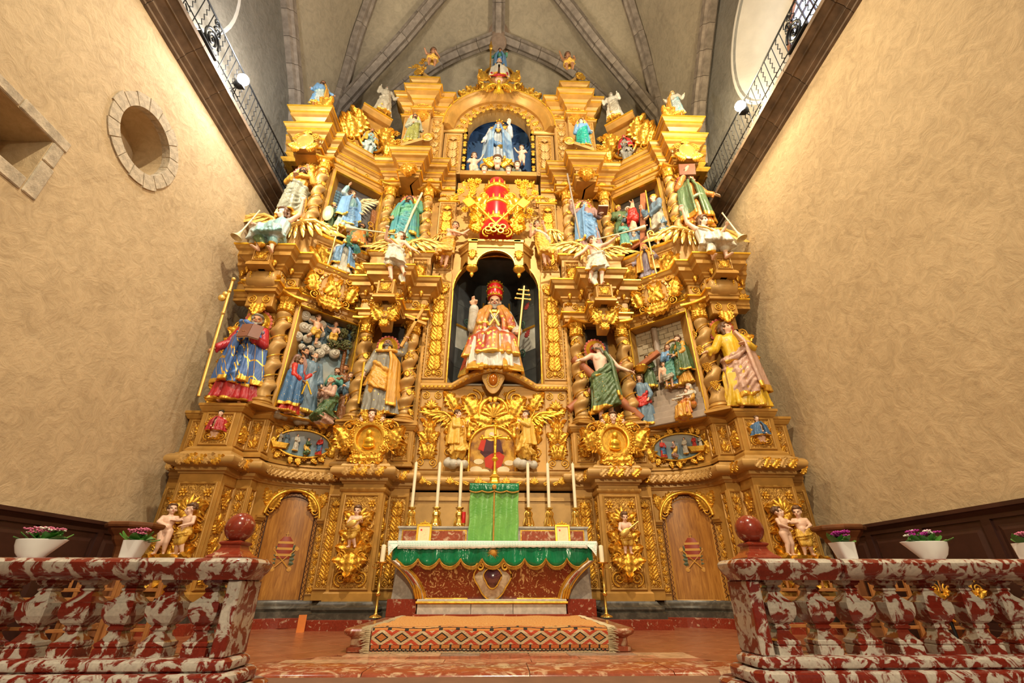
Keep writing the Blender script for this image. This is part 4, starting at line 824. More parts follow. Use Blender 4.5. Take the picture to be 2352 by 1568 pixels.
 dd = thing('door_%d' % (1 if s < 0 else 2), 'arched wooden door with painted papal tiara and crossed keys on the %s' % wd, 'door', bp(s, dc, -.27, 0), kind='structure')
 dus = [dc + dr * cos(R(q)) * .985 for q in range(180, -1, -6)]
 OAK = MATS.get('oak_door')
 if not OAK:
  OAK, t, b = nt('oak_door'); v = coords(t, 'Object', (6, 6, .7)); t.links.new(ramp(t, noise(t, v, 3, 6, .6, 1.5), [(.3, (.24, .085, .012)), (.5, (.38, .155, .025)), (.72, (.52, .24, .045))]), b.inputs['Base Color']); b.inputs['Roughness'].default_value = .35; MATS['oak_door'] = OAK
 rows = []
 for u in dus: z1 = dz + math.sqrt(max((dr * .985) ** 2 - (u - dc) ** 2, 0)); rows.append([bp(s, u, -.27, -.06), bp(s, u, z1, -.06), bp(s, u, z1, -.10), bp(s, u, -.27, -.10)])
 leaf = MB().loft(rows).build('door_leaf', OAK, dd, 30)
 INK = simple('door_dark_inlay', (.05, .015, .008), .5); YEL = simple('door_yellow_inlay', (.60, .30, .05), .45)
 for k_, (q, mt, rr) in enumerate(((.80, YEL if s > 0 else INK, .009), (.93, INK, .006))):
  E = [bp(s, dc - dr * q, -.20, -.057)] + [bp(s, dc - dr * q, dz * f_, -.057) for f_ in (.2, .5, .8)] + [bp(s, dc + dr * q * cos(R(a)), dz + dr * q * sin(R(a)), -.057) for a in range(180, -1, -9)] + [bp(s, dc + dr * q, dz * f_, -.057) for f_ in (.8, .5, .2)] + [bp(s, dc + dr * q, -.20, -.057)] + [bp(s, dc + dr * q * f_, -.20, -.057) for f_ in (.6, .2, -.2, -.6, -1)]
  MB().tube(E, rr, 4, flat=.6).build('inlay_line', mt, leaf)
 zz = []
 for k_ in range(37): a = 180 - k_ * 5; q = .87 + (.045 if k_ % 2 else -.045); zz.append(bp(s, dc + dr * q * cos(R(a)), dz + dr * q * sin(R(a)), -.057))
 for sd in (-1, 1):
  for k_ in range(28): zz_ = dz - k_ * .042;
 MB().tube([bp(s, dc - dr * (.87 + (.045 if k_ % 2 else -.045)), -.18 + k_ * .038, -.057) for k_ in range(31)] + zz + [bp(s, dc + dr * (.87 + (.045 if k_ % 2 else -.045)), dz - k_ * .038, -.057) for k_ in range(31)], .005, 4, flat=.6).build('zigzag_inlay', INK, leaf)
 DW = bW(s, dc, .38, -.055); REDP = simple('door_red_paint', (.30, .035, .012), .4); GRNP = simple('door_green_paint', (.07, .085, .04), .5)
 m = MB(); m.loft([[(x, y, z) for x, y in ((-.09 * q, .0), (.09 * q, 0), (.125 * q, .12), (.11 * q, .24), (.05 * q, .32), (-.05 * q, .32), (-.11 * q, .24), (-.125 * q, .12))] for q, z in ((1, -.002), (1, .004), (.7, .012))]); link('painted_tiara', m.mesh('painted_tiara', 30), leaf, DW, REDP)
 for yy in (.035, .125, .215): m = MB(); m.box(-.115, .115, yy, yy + .035, .002, .014); link('tiara_band', m.mesh('tiara_band'), leaf, DW, YEL)
 m = MB(); m.box(-.006, .006, .32, .40, .0, .008); m.box(-.022, .022, .355, .367, .0, .008); link('tiara_cross', m.mesh('tiara_cross'), leaf, DW, YEL)
 for q in (-1, 1):
  m = MB(); m.tube([(-q * .10, -.13, .006), (q * .16, .13, .006)], .010, 5); m.box(-.03, .03, 0, .05, 0, .010, T(q * .16, .13, 0) @ RZ(-q * 45)); m.lathe([(.03, 0), (.035, .006), (.012, .008)], 10, M=T(-q * .12, -.15, 0)); link('painted_key', m.mesh('painted_key', 40), leaf, DW, YEL)
  m = MB()
  for k_ in range(5): m.loft([[(-.03, 0, 0), (.03, 0, 0), (0, 0, .006)], [(-.035, .05, 0), (.035, .05, 0), (0, .05, .008)], [(-.002, .10, 0), (.002, .10, 0), (0, .10, .003)]], M=T(q * .10, -.06 + .045 * k_, 0) @ RZ(-q * (100 - 18 * k_)))
  link('painted_leaves', m.mesh('painted_leaves'), leaf, DW, GRNP)
 arch = [bp(s, dc + dr * cos(R(a)) * 1.02, dz + dr * sin(R(a)) * 1.02, .02) for a in range(180, -1, -7)]; MB().tube(arch, .028, 8).build('arch_moulding', GOLD, bay, 60)
 for u_, sd in ((dw0 - .06, -1), (dw1 + .07, 1)):
  MB().sweep(sx_path(s, [at_curve(u_ - .07)[:2], at_curve(u_ + .07)[:2]]), [(0, .90), (.03, .90), (.05, .94), (.06, .945), (.06, .975), (0, .98)]).build('impost', WOOD, bay)
  W = bW(s, u_, -.12); panel(bay, W, .13, 1.0, 'slim', None, 0, b=.012)
 sp_ = link('spandrel_carving', MB().box(-.02, .02, -.02, .02, -.02, .0).mesh('spandrel_carving'), bay, bW(s, dc, 1.42), WOOD)
 for q in (-1, 1):
  W = bW(s, dc + q * s * dr * .93, 1.12, .0); O(sp_, W, 'broad', -q * .02, -.02, q * 20, .30, -q, .7); O(sp_, W, 'volute', -q * .04, -.03, 0, .085, q, .8); O(sp_, W, 'leaf', q * .02, .06, -q * 10, .24, q, .7); O(sp_, W, 'flower', q * .03, .20, 0, .06, 1, .8); O(sp_, W, 'leaf', -q * .10, .22, q * 70, .22, -q, .7)
 # ---- leafy string course
 sc = thing('leaf_string_course', 'acanthus string course above the %s door and piers' % wd, 'moulding', (BX(s, 3.2), 7.6, 1.5))
 path = sx_path(s, LOW); tor = [(.10 + .09 * cos(R(a)), 1.645 + .085 * sin(R(a))) for a in range(-90, 91, 22)]
 mould(path, [(-.05, 1.46), (.02, 1.46), (.03, 1.49), (.055, 1.50), (.055, 1.555)] + tor + [(.07, 1.735), (.06, 1.76), (.03, 1.79), (-.05, 1.79)], 'torus', WOODL, sc, 50)
 P = [Vector(q) for q in path]; cnt = 0
 for i in range(len(P) - 1):
  d = P[i + 1] - P[i]; L = d.length
  if L < .05: continue
  n_ = max(1, int(L / .115)); ang = math.degrees(math.atan2(d.y, d.x)); nn = Vector((d.y, -d.x)).normalized()
  for k in range(n_):
   q = P[i] + d * ((k + .5) / n_) + nn * .175; W = face(q.x, q.y, 1.57, ang) @ RX(-8); O(sc, W, 'leaf', -.05, 0, -42 if k % 2 == 0 else -30, .20, 1, .8, GOLD if k % 3 else WOODL)
 # ---- pedestal zone
 def ped(nm, lab, a0, a1, yf, yb, W_, w_, style, seed=0, orn=True):
  r = thing(nm, lab, 'pedestal', (BX(s, (a0 + a1) / 2), yf, 1.79)); MB().cbox(BX(s, a0), BX(s, a1), yf, yb, 1.79, 2.52, .006).build('body', WOOD, r)
  pth = sx_path(s, [(a0, yb), (a0, yf), (a1, yf), (a1, yb)]); mould(pth, [(0, 1.79), (.05, 1.79), (.05, 1.83), (.02, 1.87), (0, 1.88)], 'foot_moulding', WOOD, r); mould(pth, [(0, 2.42), (.02, 2.43), (.05, 2.48), (.055, 2.50), (.07, 2.51), (.07, 2.55), (-.05, 2.555)], 'cap_moulding', WOOD, r)
  if orn: panel(r, W_, w_, .52, style, None, seed)
  return r
 PI = ped('column_pedestal', 'gilded pedestal under the %s inner saint, behind a round cartouche' % wd, 1.80, 2.36, 7.76, 8.4, None, 0, 'square', 0, False)
 p2 = ped('column_pedestal', 'gilded column pedestal with a flower panel beside the %s of the altar niche' % wd, 1.42, 1.80, 7.98, 8.5, face(BX(s, 1.61), 7.98, 1.89), .30, 'square'); panel(p2, face(BX(s, 1.42), 8.12, 1.89, -s * 90), .2, .52, 'slim')
 ped('column_pedestal', 'narrow gilded pedestal on the outer flank of the %s inner saint' % wd, 2.36, 2.72, 7.98, 8.5, face(BX(s, 2.54), 7.98, 1.89), .28, 'square', 1)
 PO = ped('statue_pedestal', 'gilded %s outer pedestal with a small painted bust' % wd, 3.97, 4.56, 7.06, 7.9, face(BX(s, 4.265), 7.06, 1.89), .44, 'square'); panel(PO, face(BX(s, 3.97), 7.25, 1.89, -s * 90), .30, .52, 'square', None, 1)
 p3 = ped('column_pedestal', 'slim gilded pedestal under the %s outer vine column' % wd, 3.70, 3.97, 7.40, 7.9, face(BX(s, 3.835), 7.40, 1.89), .22, 'slim'); panel(p3, face(BX(s, 3.70), 7.52, 1.89, -s * 90), .2, .52, 'slim')
 ped('end_pedestal', 'pale end pedestal of the altarpiece touching the %s wall' % wd, 4.56, 5.0, 7.44, 7.9, face(BX(s, 4.78), 7.44, 1.89), .32, 'slim')
 # bay wall behind the small relief
 pb = thing('plaque_wall', 'concave gilded wall behind the small relief plaque on the %s' % wd, 'wall panel', (BX(s, 3.3), 8.0, 1.79)); cv = sx_path(s, bay_curve())
 mould(cv, [(-.1, 1.79), (.06, 1.79), (.06, 1.82), (.03, 1.85), (.0, 1.87), (.0, 2.40), (.03, 2.42), (.05, 2.47), (.08, 2.49), (.08, 2.53), (-.3, 2.54)], 'wall_sheet', WOOD, pb, 30)
 # ---- main register: pilaster strips and back panels behind the columns
 bk = thing('column_backing', 'recessed gilded backing behind the %s inner pair of vine columns' % wd, 'wall panel', (BX(s, 2.06), 8.3, 2.55)); MB().box(BX(s, 1.40), BX(s, 2.74), 8.30, 8.45, 2.55, 5.0).build('board', WOOD, bk)
 MB().box(BX(s, 1.86), BX(s, 2.30), 8.26, 8.31, 2.6, 4.7).build('niche_shadow_panel', DARK, bk)  # flat dark sheet: the niche's shade put into its colour
 MB().cbox(BX(s, 1.40), BX(s, 1.46), 8.12, 8.32, 2.55, 4.75, .006).build('edge_strip', WOOD, bk)
 for k in range(26): MB().box(BX(s, 1.395), BX(s, 1.402), 8.15, 8.27, 2.62 + k * .082, 2.65 + k * .082).build('bead_slot', GOLD, bk)
 ob = thing('statue_backing', 'tall gilded backing with a scrolled bracket behind the %s outer saint' % wd, 'wall panel', (BX(s, 4.2), 7.4, 2.55)); MB().cbox(BX(s, 3.92), BX(s, 4.56), 7.36, 7.9, 2.55, 5.0, .008).build('board', WOOD, ob); MB().cbox(BX(s, 3.66), BX(s, 3.93), 7.46, 7.9, 2.55, 5.0, .008).build('strip', WOOD, ob)
 W = face(BX(s, 4.24), 7.36, 3.9); bc = link('bracket_carving', MB().cbox(-.2, .2, 0, .7, -.02, .03, .01).mesh('bracket_carving'), ob, W, WOOD); carve(bc, W @ T(0, 0, .03), .4, .7, 'square')
 W = face(BX(s, 4.52), 7.38, 2.55); we = link('edge_foliage', MB().cbox(-.05, .1, 0, 1.7, -.02, .02, .01).mesh('edge_foliage'), ob, W, WOOD)
 for k in range(7): O(we, W, 'broad', s * .05, .05 + .22 * k, -s * 35, .30, s, .8)
 O(we, W, 'volute', s * .10, 1.62, 0, .09, s, 1)
 # barrel scroll bracket under the outer cornice
 br = thing('scroll_bracket', 'barrel shaped gilded scroll bracket above the %s outer saint' % wd, 'bracket', (BX(s, 4.25), 6.95, 4.45)); x0, x1 = BX(s, 4.25) - .26, BX(s, 4.25) + .26; cy, cz = 7.06, 4.95
 MB().lathe([(.03, -.36), (.06, -.34), (.05, -.28), (.10, -.265), (.15, -.25), (.17, -.22), (.165, -.12), (.18, -.10), (.18, .10), (.165, .12), (.17, .22), (.15, .25), (.10, .265), (.05, .28), (.06, .34), (.03, .36)], 24, M=T(BX(s, 4.25), cy, cz) @ RY(90)).build('barrel', WOODL, br, 40)
 bd = MB().ball((0, 0, 0), .020, 7, 5).mesh('bead', 180); bd.materials.append(GOLDB)
 for q in (-.17, .17):
  for k in range(14): link('bead', bd, br, T(BX(s, 4.25) + q, cy + .172 * cos(R(180 + k * 14)), cz + .172 * sin(R(160 + k * 14))))
 MB().cbox(x0 + .02, x1 - .02, 7.10, 7.4, 4.42, 4.80, .012).build('bracket_block', WOOD, br)
 for q in (-1, 1): O(br, face(BX(s, 4.25) + q * .13, 7.10, 4.56), 'volute', 0, 0, 180, .075, q, 1)
 W = face(BX(s, 4.25), 7.12, 4.46); O(br, W, 'straight', 0, .02, 180, .26, 1.4); pair(br, W, 'leaf', .05, .04, 165, .22)
 # ---- first entablature
 E1 = [(1.40, 8.24), (1.40, 7.94), (1.86, 7.94), (1.86, 7.56), (2.32, 7.56), (2.32, 7.94), (2.72, 7.94), (2.72, 8.18), (3.72, 7.38), (3.72, 7.26), (3.97, 7.26), (3.97, 7.02), (4.52, 7.02), (4.52, 7.36), (4.9, 7.36)]
 e1 = thing('lower_entablature', 'stepped gilded entablature above the %s lower saints' % wd, 'entablature', (BX(s, 3.1), 7.7, 4.7)); path = sx_path(s, E1)
 mould(path, [(-.2, 4.70), (.0, 4.70), (.0, 4.76), (.02, 4.77), (.02, 4.83), (.05, 4.86), (.06, 4.90), (.0, 4.905), (-.2, 4.905)], 'architrave', WOOD, e1); mould(path, [(-.2, 4.905), (.0, 4.905), (.0, 5.16), (-.2, 5.16)], 'frieze', WOOD, e1)
 mould(path, [(-.2, 5.16), (.02, 5.16), (.04, 5.20), (.07, 5.22), (.07, 5.26), (.16, 5.34), (.20, 5.36), (.20, 5.44), (.24, 5.47), (.27, 5.53), (.27, 5.56), (-.25, 5.57)], 'cornice', WOOD, e1)
 mould(path, [(.262, 5.525), (.285, 5.535), (.285, 5.562), (.26, 5.565)], 'gilt_fillet', GOLDB, e1); mould(path, [(.055, 4.862), (.075, 4.87), (.075, 4.895), (.055, 4.90)], 'gilt_fillet', GOLDB, e1)
 pen = MATS.get('pendant_mesh')
 if not pen: pen = MB().lathe([(.012, 0), (.03, -.015), (.042, -.045), (.036, -.075), (.018, -.095), (.022, -.108), (.006, -.13)], 9).mesh('pendant', 60); pen.materials.append(GOLD); MATS['pendant_mesh'] = pen
 P = [Vector(q) for q in path]
 for i in range(len(P) - 1):
  d = P[i + 1] - P[i]; L = d.length; n_ = max(1, int(L / .17)); nn = Vector((d.y, -d.x)).normalized()
  for k in range(n_):
   q = P[i] + d * ((k + .5) / n_) + nn * .125; link('pendant', pen, e1, T(q.x, q.y, 5.30) @ S(1.15))
 for (a0, y0), (a1, y1) in zip(E1, E1[1:]):
  L = math.hypot(a1 - a0, y1 - y0)
  if L < .2: continue
  ang = math.degrees(math.atan2(y1 - y0, a1 - a0)); W = face(BX(s, (a0 + a1) / 2), (y0 + y1) / 2, 4.915, s * ang)
  fp = link('frieze_field', MB().cbox(-L / 2 + .02, L / 2 - .02, 0, .235, -.02, .012, .006).mesh('frieze_field'), e1, W, WOODL); carve(fp, W @ T(0, 0, .012), L - .08, .235, 'frieze')
 # angel's bracket box
 ab = thing('angel_pedestal', 'small gilded box pedestal under the %s inner trumpet angel' % wd, 'pedestal', (BX(s, 2.09), 7.3, 4.9)); MB().cbox(BX(s, 1.93), BX(s, 2.25), 7.28, 7.6, 4.86, 5.16, .008).build('body', WOOD, ab); panel(ab, face(BX(s, 2.09), 7.28, 4.88), .26, .26, 'square', None, 0, b=.02)
 mould(sx_path(s, [(1.93, 7.6), (1.93, 7.28), (2.25, 7.28), (2.25, 7.6)]), [(-.1, 4.76), (.05, 4.76), (.05, 4.80), (.02, 4.85), (-.1, 4.86)], 'foot_moulding', WOOD, ab)
 ab = thing('angel_pedestal', 'small gilded box pedestal under the %s outer trumpet angel' % wd, 'pedestal', (BX(s, 4.25), 6.8, 5.1)); MB().cbox(BX(s, 4.09), BX(s, 4.41), 6.76, 7.1, 5.16, 5.44, .008).build('body', WOOD, ab); panel(ab, face(BX(s, 4.25), 6.76, 5.17), .28, .26, 'square', None, 0, b=.02)
 mould(sx_path(s, [(4.09, 7.1), (4.09, 6.76), (4.41, 6.76), (4.41, 7.1)]), [(-.1, 5.06), (.05, 5.06), (.05, 5.10), (.02, 5.15), (-.1, 5.16)], 'foot_moulding', WOOD, ab)
 # ---- attic under the second register
 A2 = [(1.42, 8.24), (1.42, 8.0), (1.86, 8.0), (1.86, 7.86), (2.34, 7.86), (2.34, 8.0), (2.72, 8.0), (2.72, 8.22), (3.74, 7.44), (3.74, 7.36), (3.97, 7.36), (3.97, 7.2), (4.52, 7.2), (4.52, 7.5), (4.85, 7.5)]
 at = thing('attic_podium', 'gilded podium below the %s upper saints' % wd, 'podium', (BX(s, 3.1), 7.8, 5.57)); path = sx_path(s, A2)
 mould(path, [(-.25, 5.57), (.04, 5.57), (.04, 5.63), (0, 5.66), (0, 6.28), (.03, 6.31), (.06, 6.36), (.07, 6.42), (-.25, 6.43)], 'podium_wall', WOODL, at); mould(path, [(.06, 6.365), (.085, 6.375), (.085, 6.415), (.06, 6.42)], 'gilt_fillet', GOLDB, at)
 panel(at, face(BX(s, 1.64), 8.0, 5.68), .34, .56, 'square');
 W = face(BX(s, 3.23), 7.83, 5.66, -s * 37.5); pn = panel(at, W, 1.15, .60, 'square', None, 0, orn=False)
 for q in (-1, 1):
  O(pn, W, 'broad', q * .28, .06, -q * 20, .50, q, .8); O(pn, W, 'leaf', q * .38, .05, -q * 35, .45, q, .8); O(pn, W, 'leaf', q * .2, .1, q * 10, .42, q, .7); O(pn, W, 'narrow', q * .46, .05, -q * 10, .35, q, .8); O(pn, W, 'flower', q * .48, .46, 0, .07, 1, .8)
 # ---- second register backing
 b2 = thing('column_backing', 'gilded backing behind the %s upper pair of vine columns' % wd, 'wall panel', (BX(s, 2.06), 8.3, 6.43)); MB().box(BX(s, 1.42), BX(s, 2.74), 8.30, 8.45, 6.43, 8.4).build('board', WOOD, b2); MB().box(BX(s, 1.86), BX(s, 2.28), 8.27, 8.31, 6.43, 8.15).build('niche_shadow_panel', DARK, b2)  # dark sheet again stands for shade between the upper columns
 W = face(BX(s, 2.07), 8.26, 7.95); hd = link('niche_crest', MB().cbox(-.26, .26, 0, .46, -.02, .02, .01).mesh('niche_crest'), b2, W, WOOD); O(hd, W, 'shell', 0, .12, 0, .20, 1, .9); pair(hd, W, 'volute', .19, .10, 0, .10); pair(hd, W, 'leaf', .08, .22, 30, .24)
 b3 = thing('statue_backing', 'gilded backing behind the %s upper outer saint' % wd, 'wall panel', (BX(s, 4.2), 7.5, 6.43)); MB().cbox(BX(s, 3.95), BX(s, 4.5), 7.42, 7.9, 6.43, 8.6, .008).build('board', WOOD, b3); MB().cbox(BX(s, 3.70), BX(s, 3.96), 7.48, 7.9, 6.43, 8.6, .008).build('strip', WOOD, b3)
 W = face(BX(s, 4.22), 7.42, 7.9); hd = link('backing_crest', MB().cbox(-.2, .2, 0, .6, -.02, .02, .01).mesh('backing_crest'), b3, W, WOOD); carve(hd, W @ T(0, 0, .02), .42, .6, 'square')
 # ---- second entablature, deeply stepped
 E2 = [(1.05, 8.24), (1.42, 8.24), (1.42, 8.0), (1.84, 8.0), (1.84, 7.68), (2.30, 7.68), (2.30, 8.0), (2.74, 8.0), (2.74, 8.20), (3.74, 7.44), (3.74, 7.36), (3.95, 7.36), (3.95, 7.12), (4.50, 7.12), (4.50, 7.46), (4.85, 7.46)]
 e2 = thing('upper_entablature', 'deeply stepped gilded cornice above the %s upper saints' % wd, 'entablature', (BX(s, 3), 7.8, 8.35)); path = sx_path(s, E2)
 mould(path, [(-.25, 8.36), (.0, 8.36), (.0, 8.42), (.02, 8.43), (.02, 8.49), (.05, 8.52), (.0, 8.53), (-.25, 8.53)], 'architrave', WOOD, e2); mould(path, [(-.25, 8.53), (0, 8.53), (0, 8.70), (-.25, 8.70)], 'frieze', WOODL, e2)
 mould(path, [(-.25, 8.70), (.02, 8.70), (.05, 8.74), (.07, 8.75), (.07, 8.80), (.13, 8.86), (.19, 8.88), (.19, 8.98), (.23, 9.01), (.26, 9.07), (.26, 9.10), (-.3, 9.11)], 'cornice', WOOD, e2)
 for o_, z_ in ((.245, 9.06), (.18, 8.95), (.06, 8.77), (.04, 8.50)): mould(path, [(o_, z_), (o_ + .025, z_ + .008), (o_ + .025, z_ + .034), (o_, z_ + .04)], 'gilt_fillet', GOLDB, e2)
 for (a0, y0), (a1, y1) in zip(E2, E2[1:]):
  L = math.hypot(a1 - a0, y1 - y0)
  if L < .3: continue
  ang = math.degrees(math.atan2(y1 - y0, a1 - a0)); W = face(BX(s, (a0 + a1) / 2), (y0 + y1) / 2, 8.535, s * ang); n_ = max(1, int(L / .28))
  for k in range(n_): O(e2, W, 'shell' if L < .6 else 'volute', -L / 2 + L * (k + .5) / n_, .04 if L < .6 else .08, 0, .10 if L < .6 else .06, 1 if k < n_ / 2 else -1, .8)
 kc = O(e2, face(BX(s, 2.07), 7.62, 8.34), 'straight', 0, .36, 180, .42, 1.4, 1.4)
 # outer pier cap block
 cb = thing('pier_cap', 'tall gilded cap block crowning the %s outer pier' % wd, 'cap', (BX(s, 4.22), 7.0, 9.1)); cp = sx_path(s, [(3.97, 7.5), (3.97, 6.98), (4.48, 6.98), (4.48, 7.5)])
 MB().cbox(BX(s, 4.0), BX(s, 4.45), 7.0, 7.5, 8.4, 9.15, .006).build('core', WOOD, cb)
 mould(cp, [(-.2, 9.08), (.0, 9.08), (.03, 9.13), (.05, 9.15), (.05, 9.20), (.12, 9.27), (.17, 9.29), (.17, 9.39), (.21, 9.42), (.24, 9.48), (.24, 9.51), (-.3, 9.52)], 'cornice', WOOD, cb)
 for o_, z_ in ((.23, 9.47), (.16, 9.36), (.04, 9.17)): mould(cp, [(o_, z_), (o_ + .025, z_ + .008), (o_ + .025, z_ + .034), (o_, z_ + .04)], 'gilt_fillet', GOLDB, cb)
 for k in range(3): mould(sx_path(s, [(4.5, 7.3), (4.60 + .07 * k, 7.3), (4.60 + .07 * k, 7.8)]), [(-.1, 8.62 - .15 * k), (.03, 8.62 - .15 * k), (.08, 8.68 - .15 * k), (.08, 8.71 - .15 * k), (-.1, 8.71 - .15 * k)], 'side_step', GOLD, cb)
 # outer cartouche above the upper outer statue
 W = face(BX(s, 4.22), 6.96, 8.32); oc = thing('cartouche', 'gilded scrolled cartouche with a cherub face above the %s upper outer saint' % wd, 'cartouche', (BX(s, 4.22), 6.96, 8.32)); link('plate', MB().lathe([(.10, 0), (.20, .0), (.21, .03), (.17, .05), (.15, .03), (.02, .045)], 24, M=T(0, .24, 0) @ S(.9, 1.15, 1)).mesh('plate', 40), oc, W, WOOD)
 pair(oc, W, 'volute', .17, .42, 0, .09); pair(oc, W, 'broad', .06, .02, 60, .28); O(oc, W, 'palmette', 0, .46, 0, .18); pair(oc, W, 'leaf', .10, .1, 70, .22); pair(oc, W, 'volute', .20, .12, 180, .08)
# ----------------------------------------------------------------- columns
DL, dimL = column_meshes(2.16, .145, 'low'); DU, dimU = column_meshes(1.93, .125, 'up')
for s, wd in SIDES:
 g = 'twisted vine columns of the altarpiece'
 column(DL, dimL, (BX(s, 1.63), 8.05, 2.55), 'twisted gilded vine column just %s of the enthroned pope niche' % wd, g, 20); column(DL, dimL, (BX(s, 2.54), 8.05, 2.55), 'twisted gilded vine column between the %s inner saint and the large relief' % wd, g, 80); column(DL, dimL, (BX(s, 3.83), 7.28, 2.55), 'twisted gilded vine column beside the %s outer saint' % wd, g, 140)
 column(DU, dimU, (BX(s, 1.64), 8.05, 6.43), 'upper twisted vine column nearest the big tiara on the %s' % wd, g, 50); column(DU, dimU, (BX(s, 2.54), 8.05, 6.43), 'upper twisted vine column beside the %s upper relief' % wd, g, 10); column(DU, dimU, (BX(s, 3.84), 7.30, 6.43), 'upper twisted vine column beside the %s upper outer saint' % wd, g, 100)
# ================================================================= the altarpiece: centre, third register
cw = thing('centre_backing', 'plain ochre boards behind the altar candles', 'wall panel', (XC, 8.25, -.5))
for k in range(3): MB().cbox(BX(-1, 1.42), BX(1, 1.42), 8.25, 8.45, -.55 + k * .66, .105 + k * .66, .005).build('board', WOODL, cw)
MB().box(BX(-1, 1.42), BX(1, 1.42), 8.22, 8.26, 1.28, 1.34).build('rail', WOODL, cw)
sc = thing('leaf_string_course', 'acanthus string course behind the altar candles', 'moulding', (XC, 8.2, 1.45)); tor = [(.08 + .08 * cos(R(a)), 1.60 + .08 * sin(R(a))) for a in range(-90, 91, 22)]
mould([(BX(-1, 1.44), 8.24), (BX(1, 1.44), 8.24)], [(-.05, 1.46), (.03, 1.47), (.05, 1.50)] + tor + [(.08, 1.69), (.10, 1.71), (.10, 1.76), (-.05, 1.77)], 'torus', WOODL, sc, 50)
for k in range(18):
 if k % 3 == 1: O(sc, face(BX(-1, 1.36) + 2.72 * k / 17, 8.09, 1.53), 'palmette', 0, 0, 0, .13, 1, .7)
 else: O(sc, face(BX(-1, 1.36) + 2.72 * k / 17, 8.10, 1.54), 'leaf', 0, 0, 60 if k < 9 else -60, .14, -1 if k < 9 else 1, .6)
# lower centre: carved wall around the oval painting
lc = thing('centre_carving', 'broad gilded field of scrolls and shell above the oval painting', 'carved panel', (XC, 8.24, 1.77)); MB().cbox(BX(-1, 1.42), BX(1, 1.42), 8.24, 8.45, 1.77, 3.42, .005).build('field', WOOD, lc)
W0 = face(XC, 8.24, 1.77)
for s in (-1, 1):
 pl = link('side_panel', MB().cbox(-.21, .21, 0, 1.52, -.02, .02, .01).mesh('side_panel'), lc, face(BX(s, 1.17), 8.23, 1.80), WOODL); Wp = face(BX(s, 1.17), 8.21, 1.82)
 pair(pl, Wp, 'volute', .11, .10, 0, .075); pair(pl, Wp, 'leaf', .03, .16, 8, .34); O(pl, Wp, 'bud', 0, .18, 0, .22); pair(pl, Wp, 'broad', .02, .46, 30, .26); O(pl, Wp, 'straight', 0, .5, 0, .42, .8); pair(pl, Wp, 'narrow', .03, .66, 10, .30); O(pl, Wp, 'flower', 0, .92, 0, .08); pair(pl, Wp, 'leaf', .02, .95, 35, .24); O(pl, Wp, 'palmette', 0, 1.08, 0, .22); pair(pl, Wp, 'volute', .12, 1.36, 180, .07)
f = link('scroll_field', MB().cbox(-.9, .9, .85, 1.55, -.02, .006, .004).mesh('scroll_field'), lc, W0, WOOD)
pair(f, W0, 'volute', .40, 1.36, 180, .17, .9); pair(f, W0, 'broad', .34, 1.02, 20, .46, .8); pair(f, W0, 'volute', .66, 1.18, 0, .10, .8); pair(f, W0, 'leaf', .20, .78, 62, .48, .8); pair(f, W0, 'volute', .66, .86, 0, .11, .8); pair(f, W0, 'leaf', .62, .72, -40, .34, .8); pair(f, W0, 'narrow', .42, 1.12, 60, .30, .8); pair(f, W0, 'volute', .52, .66, 90, .10, .8)
pair(f, W0, 'leaf', .25, .9, -20, .45, .9); pair(f, W0, 'broad', .58, .50, 12, .42, .9); pair(f, W0, 'leaf', .72, 1.15, 25, .42, .9); pair(f, W0, 'narrow', .80, .50, -5, .5, .9); pair(f, W0, 'flower', .84, 1.42, 0, .08); pair(f, W0, 'volute', .80, .36, 180, .09); pair(f, W0, 'leaf', .70, .08, 0, .36); pair(f, W0, 'flower', .22, 1.46, 0, .06); pair(f, W0, 'leaf', .50, .30, 40, .3); pair(f, W0, 'spray', .62, .92, 30, .3)
sh = thing('shell_niche', 'large gilded shell framed by two scrolls above the oval painting', 'shell', (XC, 8.2, 2.65)); W = face(XC, 8.20, 2.74)
MB().tube([(XC + .26 * cos(R(a)), 8.19, 2.84 + .30 * sin(R(a))) for a in range(200, -21, -10)], [.02 + .035 * abs(sin(R(a / 2 + 10))) for a in range(200, -21, -10)], 8).build('hood', GOLD, sh, 60); O(sh, W, 'shell', 0, .02, 0, .26, 1, .8); pair(sh, W, 'broad', .05, -.10, 62, .40, .9)
sd = thing('amber_shield', 'gilded shield with a glossy amber boss at the foot of the niche', 'shield', (XC - .02, 7.95, 3.16)); W = face(XC - .02, 7.97, 3.36); m = MB(); shield(m, outl(.20, .25), 0, .03); link('plate', m.mesh('plate', 50), sd, T(XC - .02, 7.98, 3.40), WOODL)
MB().ball((XC - .02, 7.95, 3.42), (.085, .05, .125), 18, 12).build('boss', simple('amber_enamel', (.45, .13, .01), .12, .2), sd, 180); bd = MB().ball((0, 0, 0), .013, 6, 5).mesh('bead', 180); bd.materials.append(GOLDB)
for k in range(24): link('bead', bd, sd, T(XC - .02 + .11 * cos(k * pi / 12), 7.95, 3.42 + .155 * sin(k * pi / 12)))
for q in (-1, 1): O(sd, W, 'volute', q * .07, .30, 0, .05, q)
for s in (-1, 1): O(sd, W, 'leaf', s * .05, -.28, s * 175, .12, s)
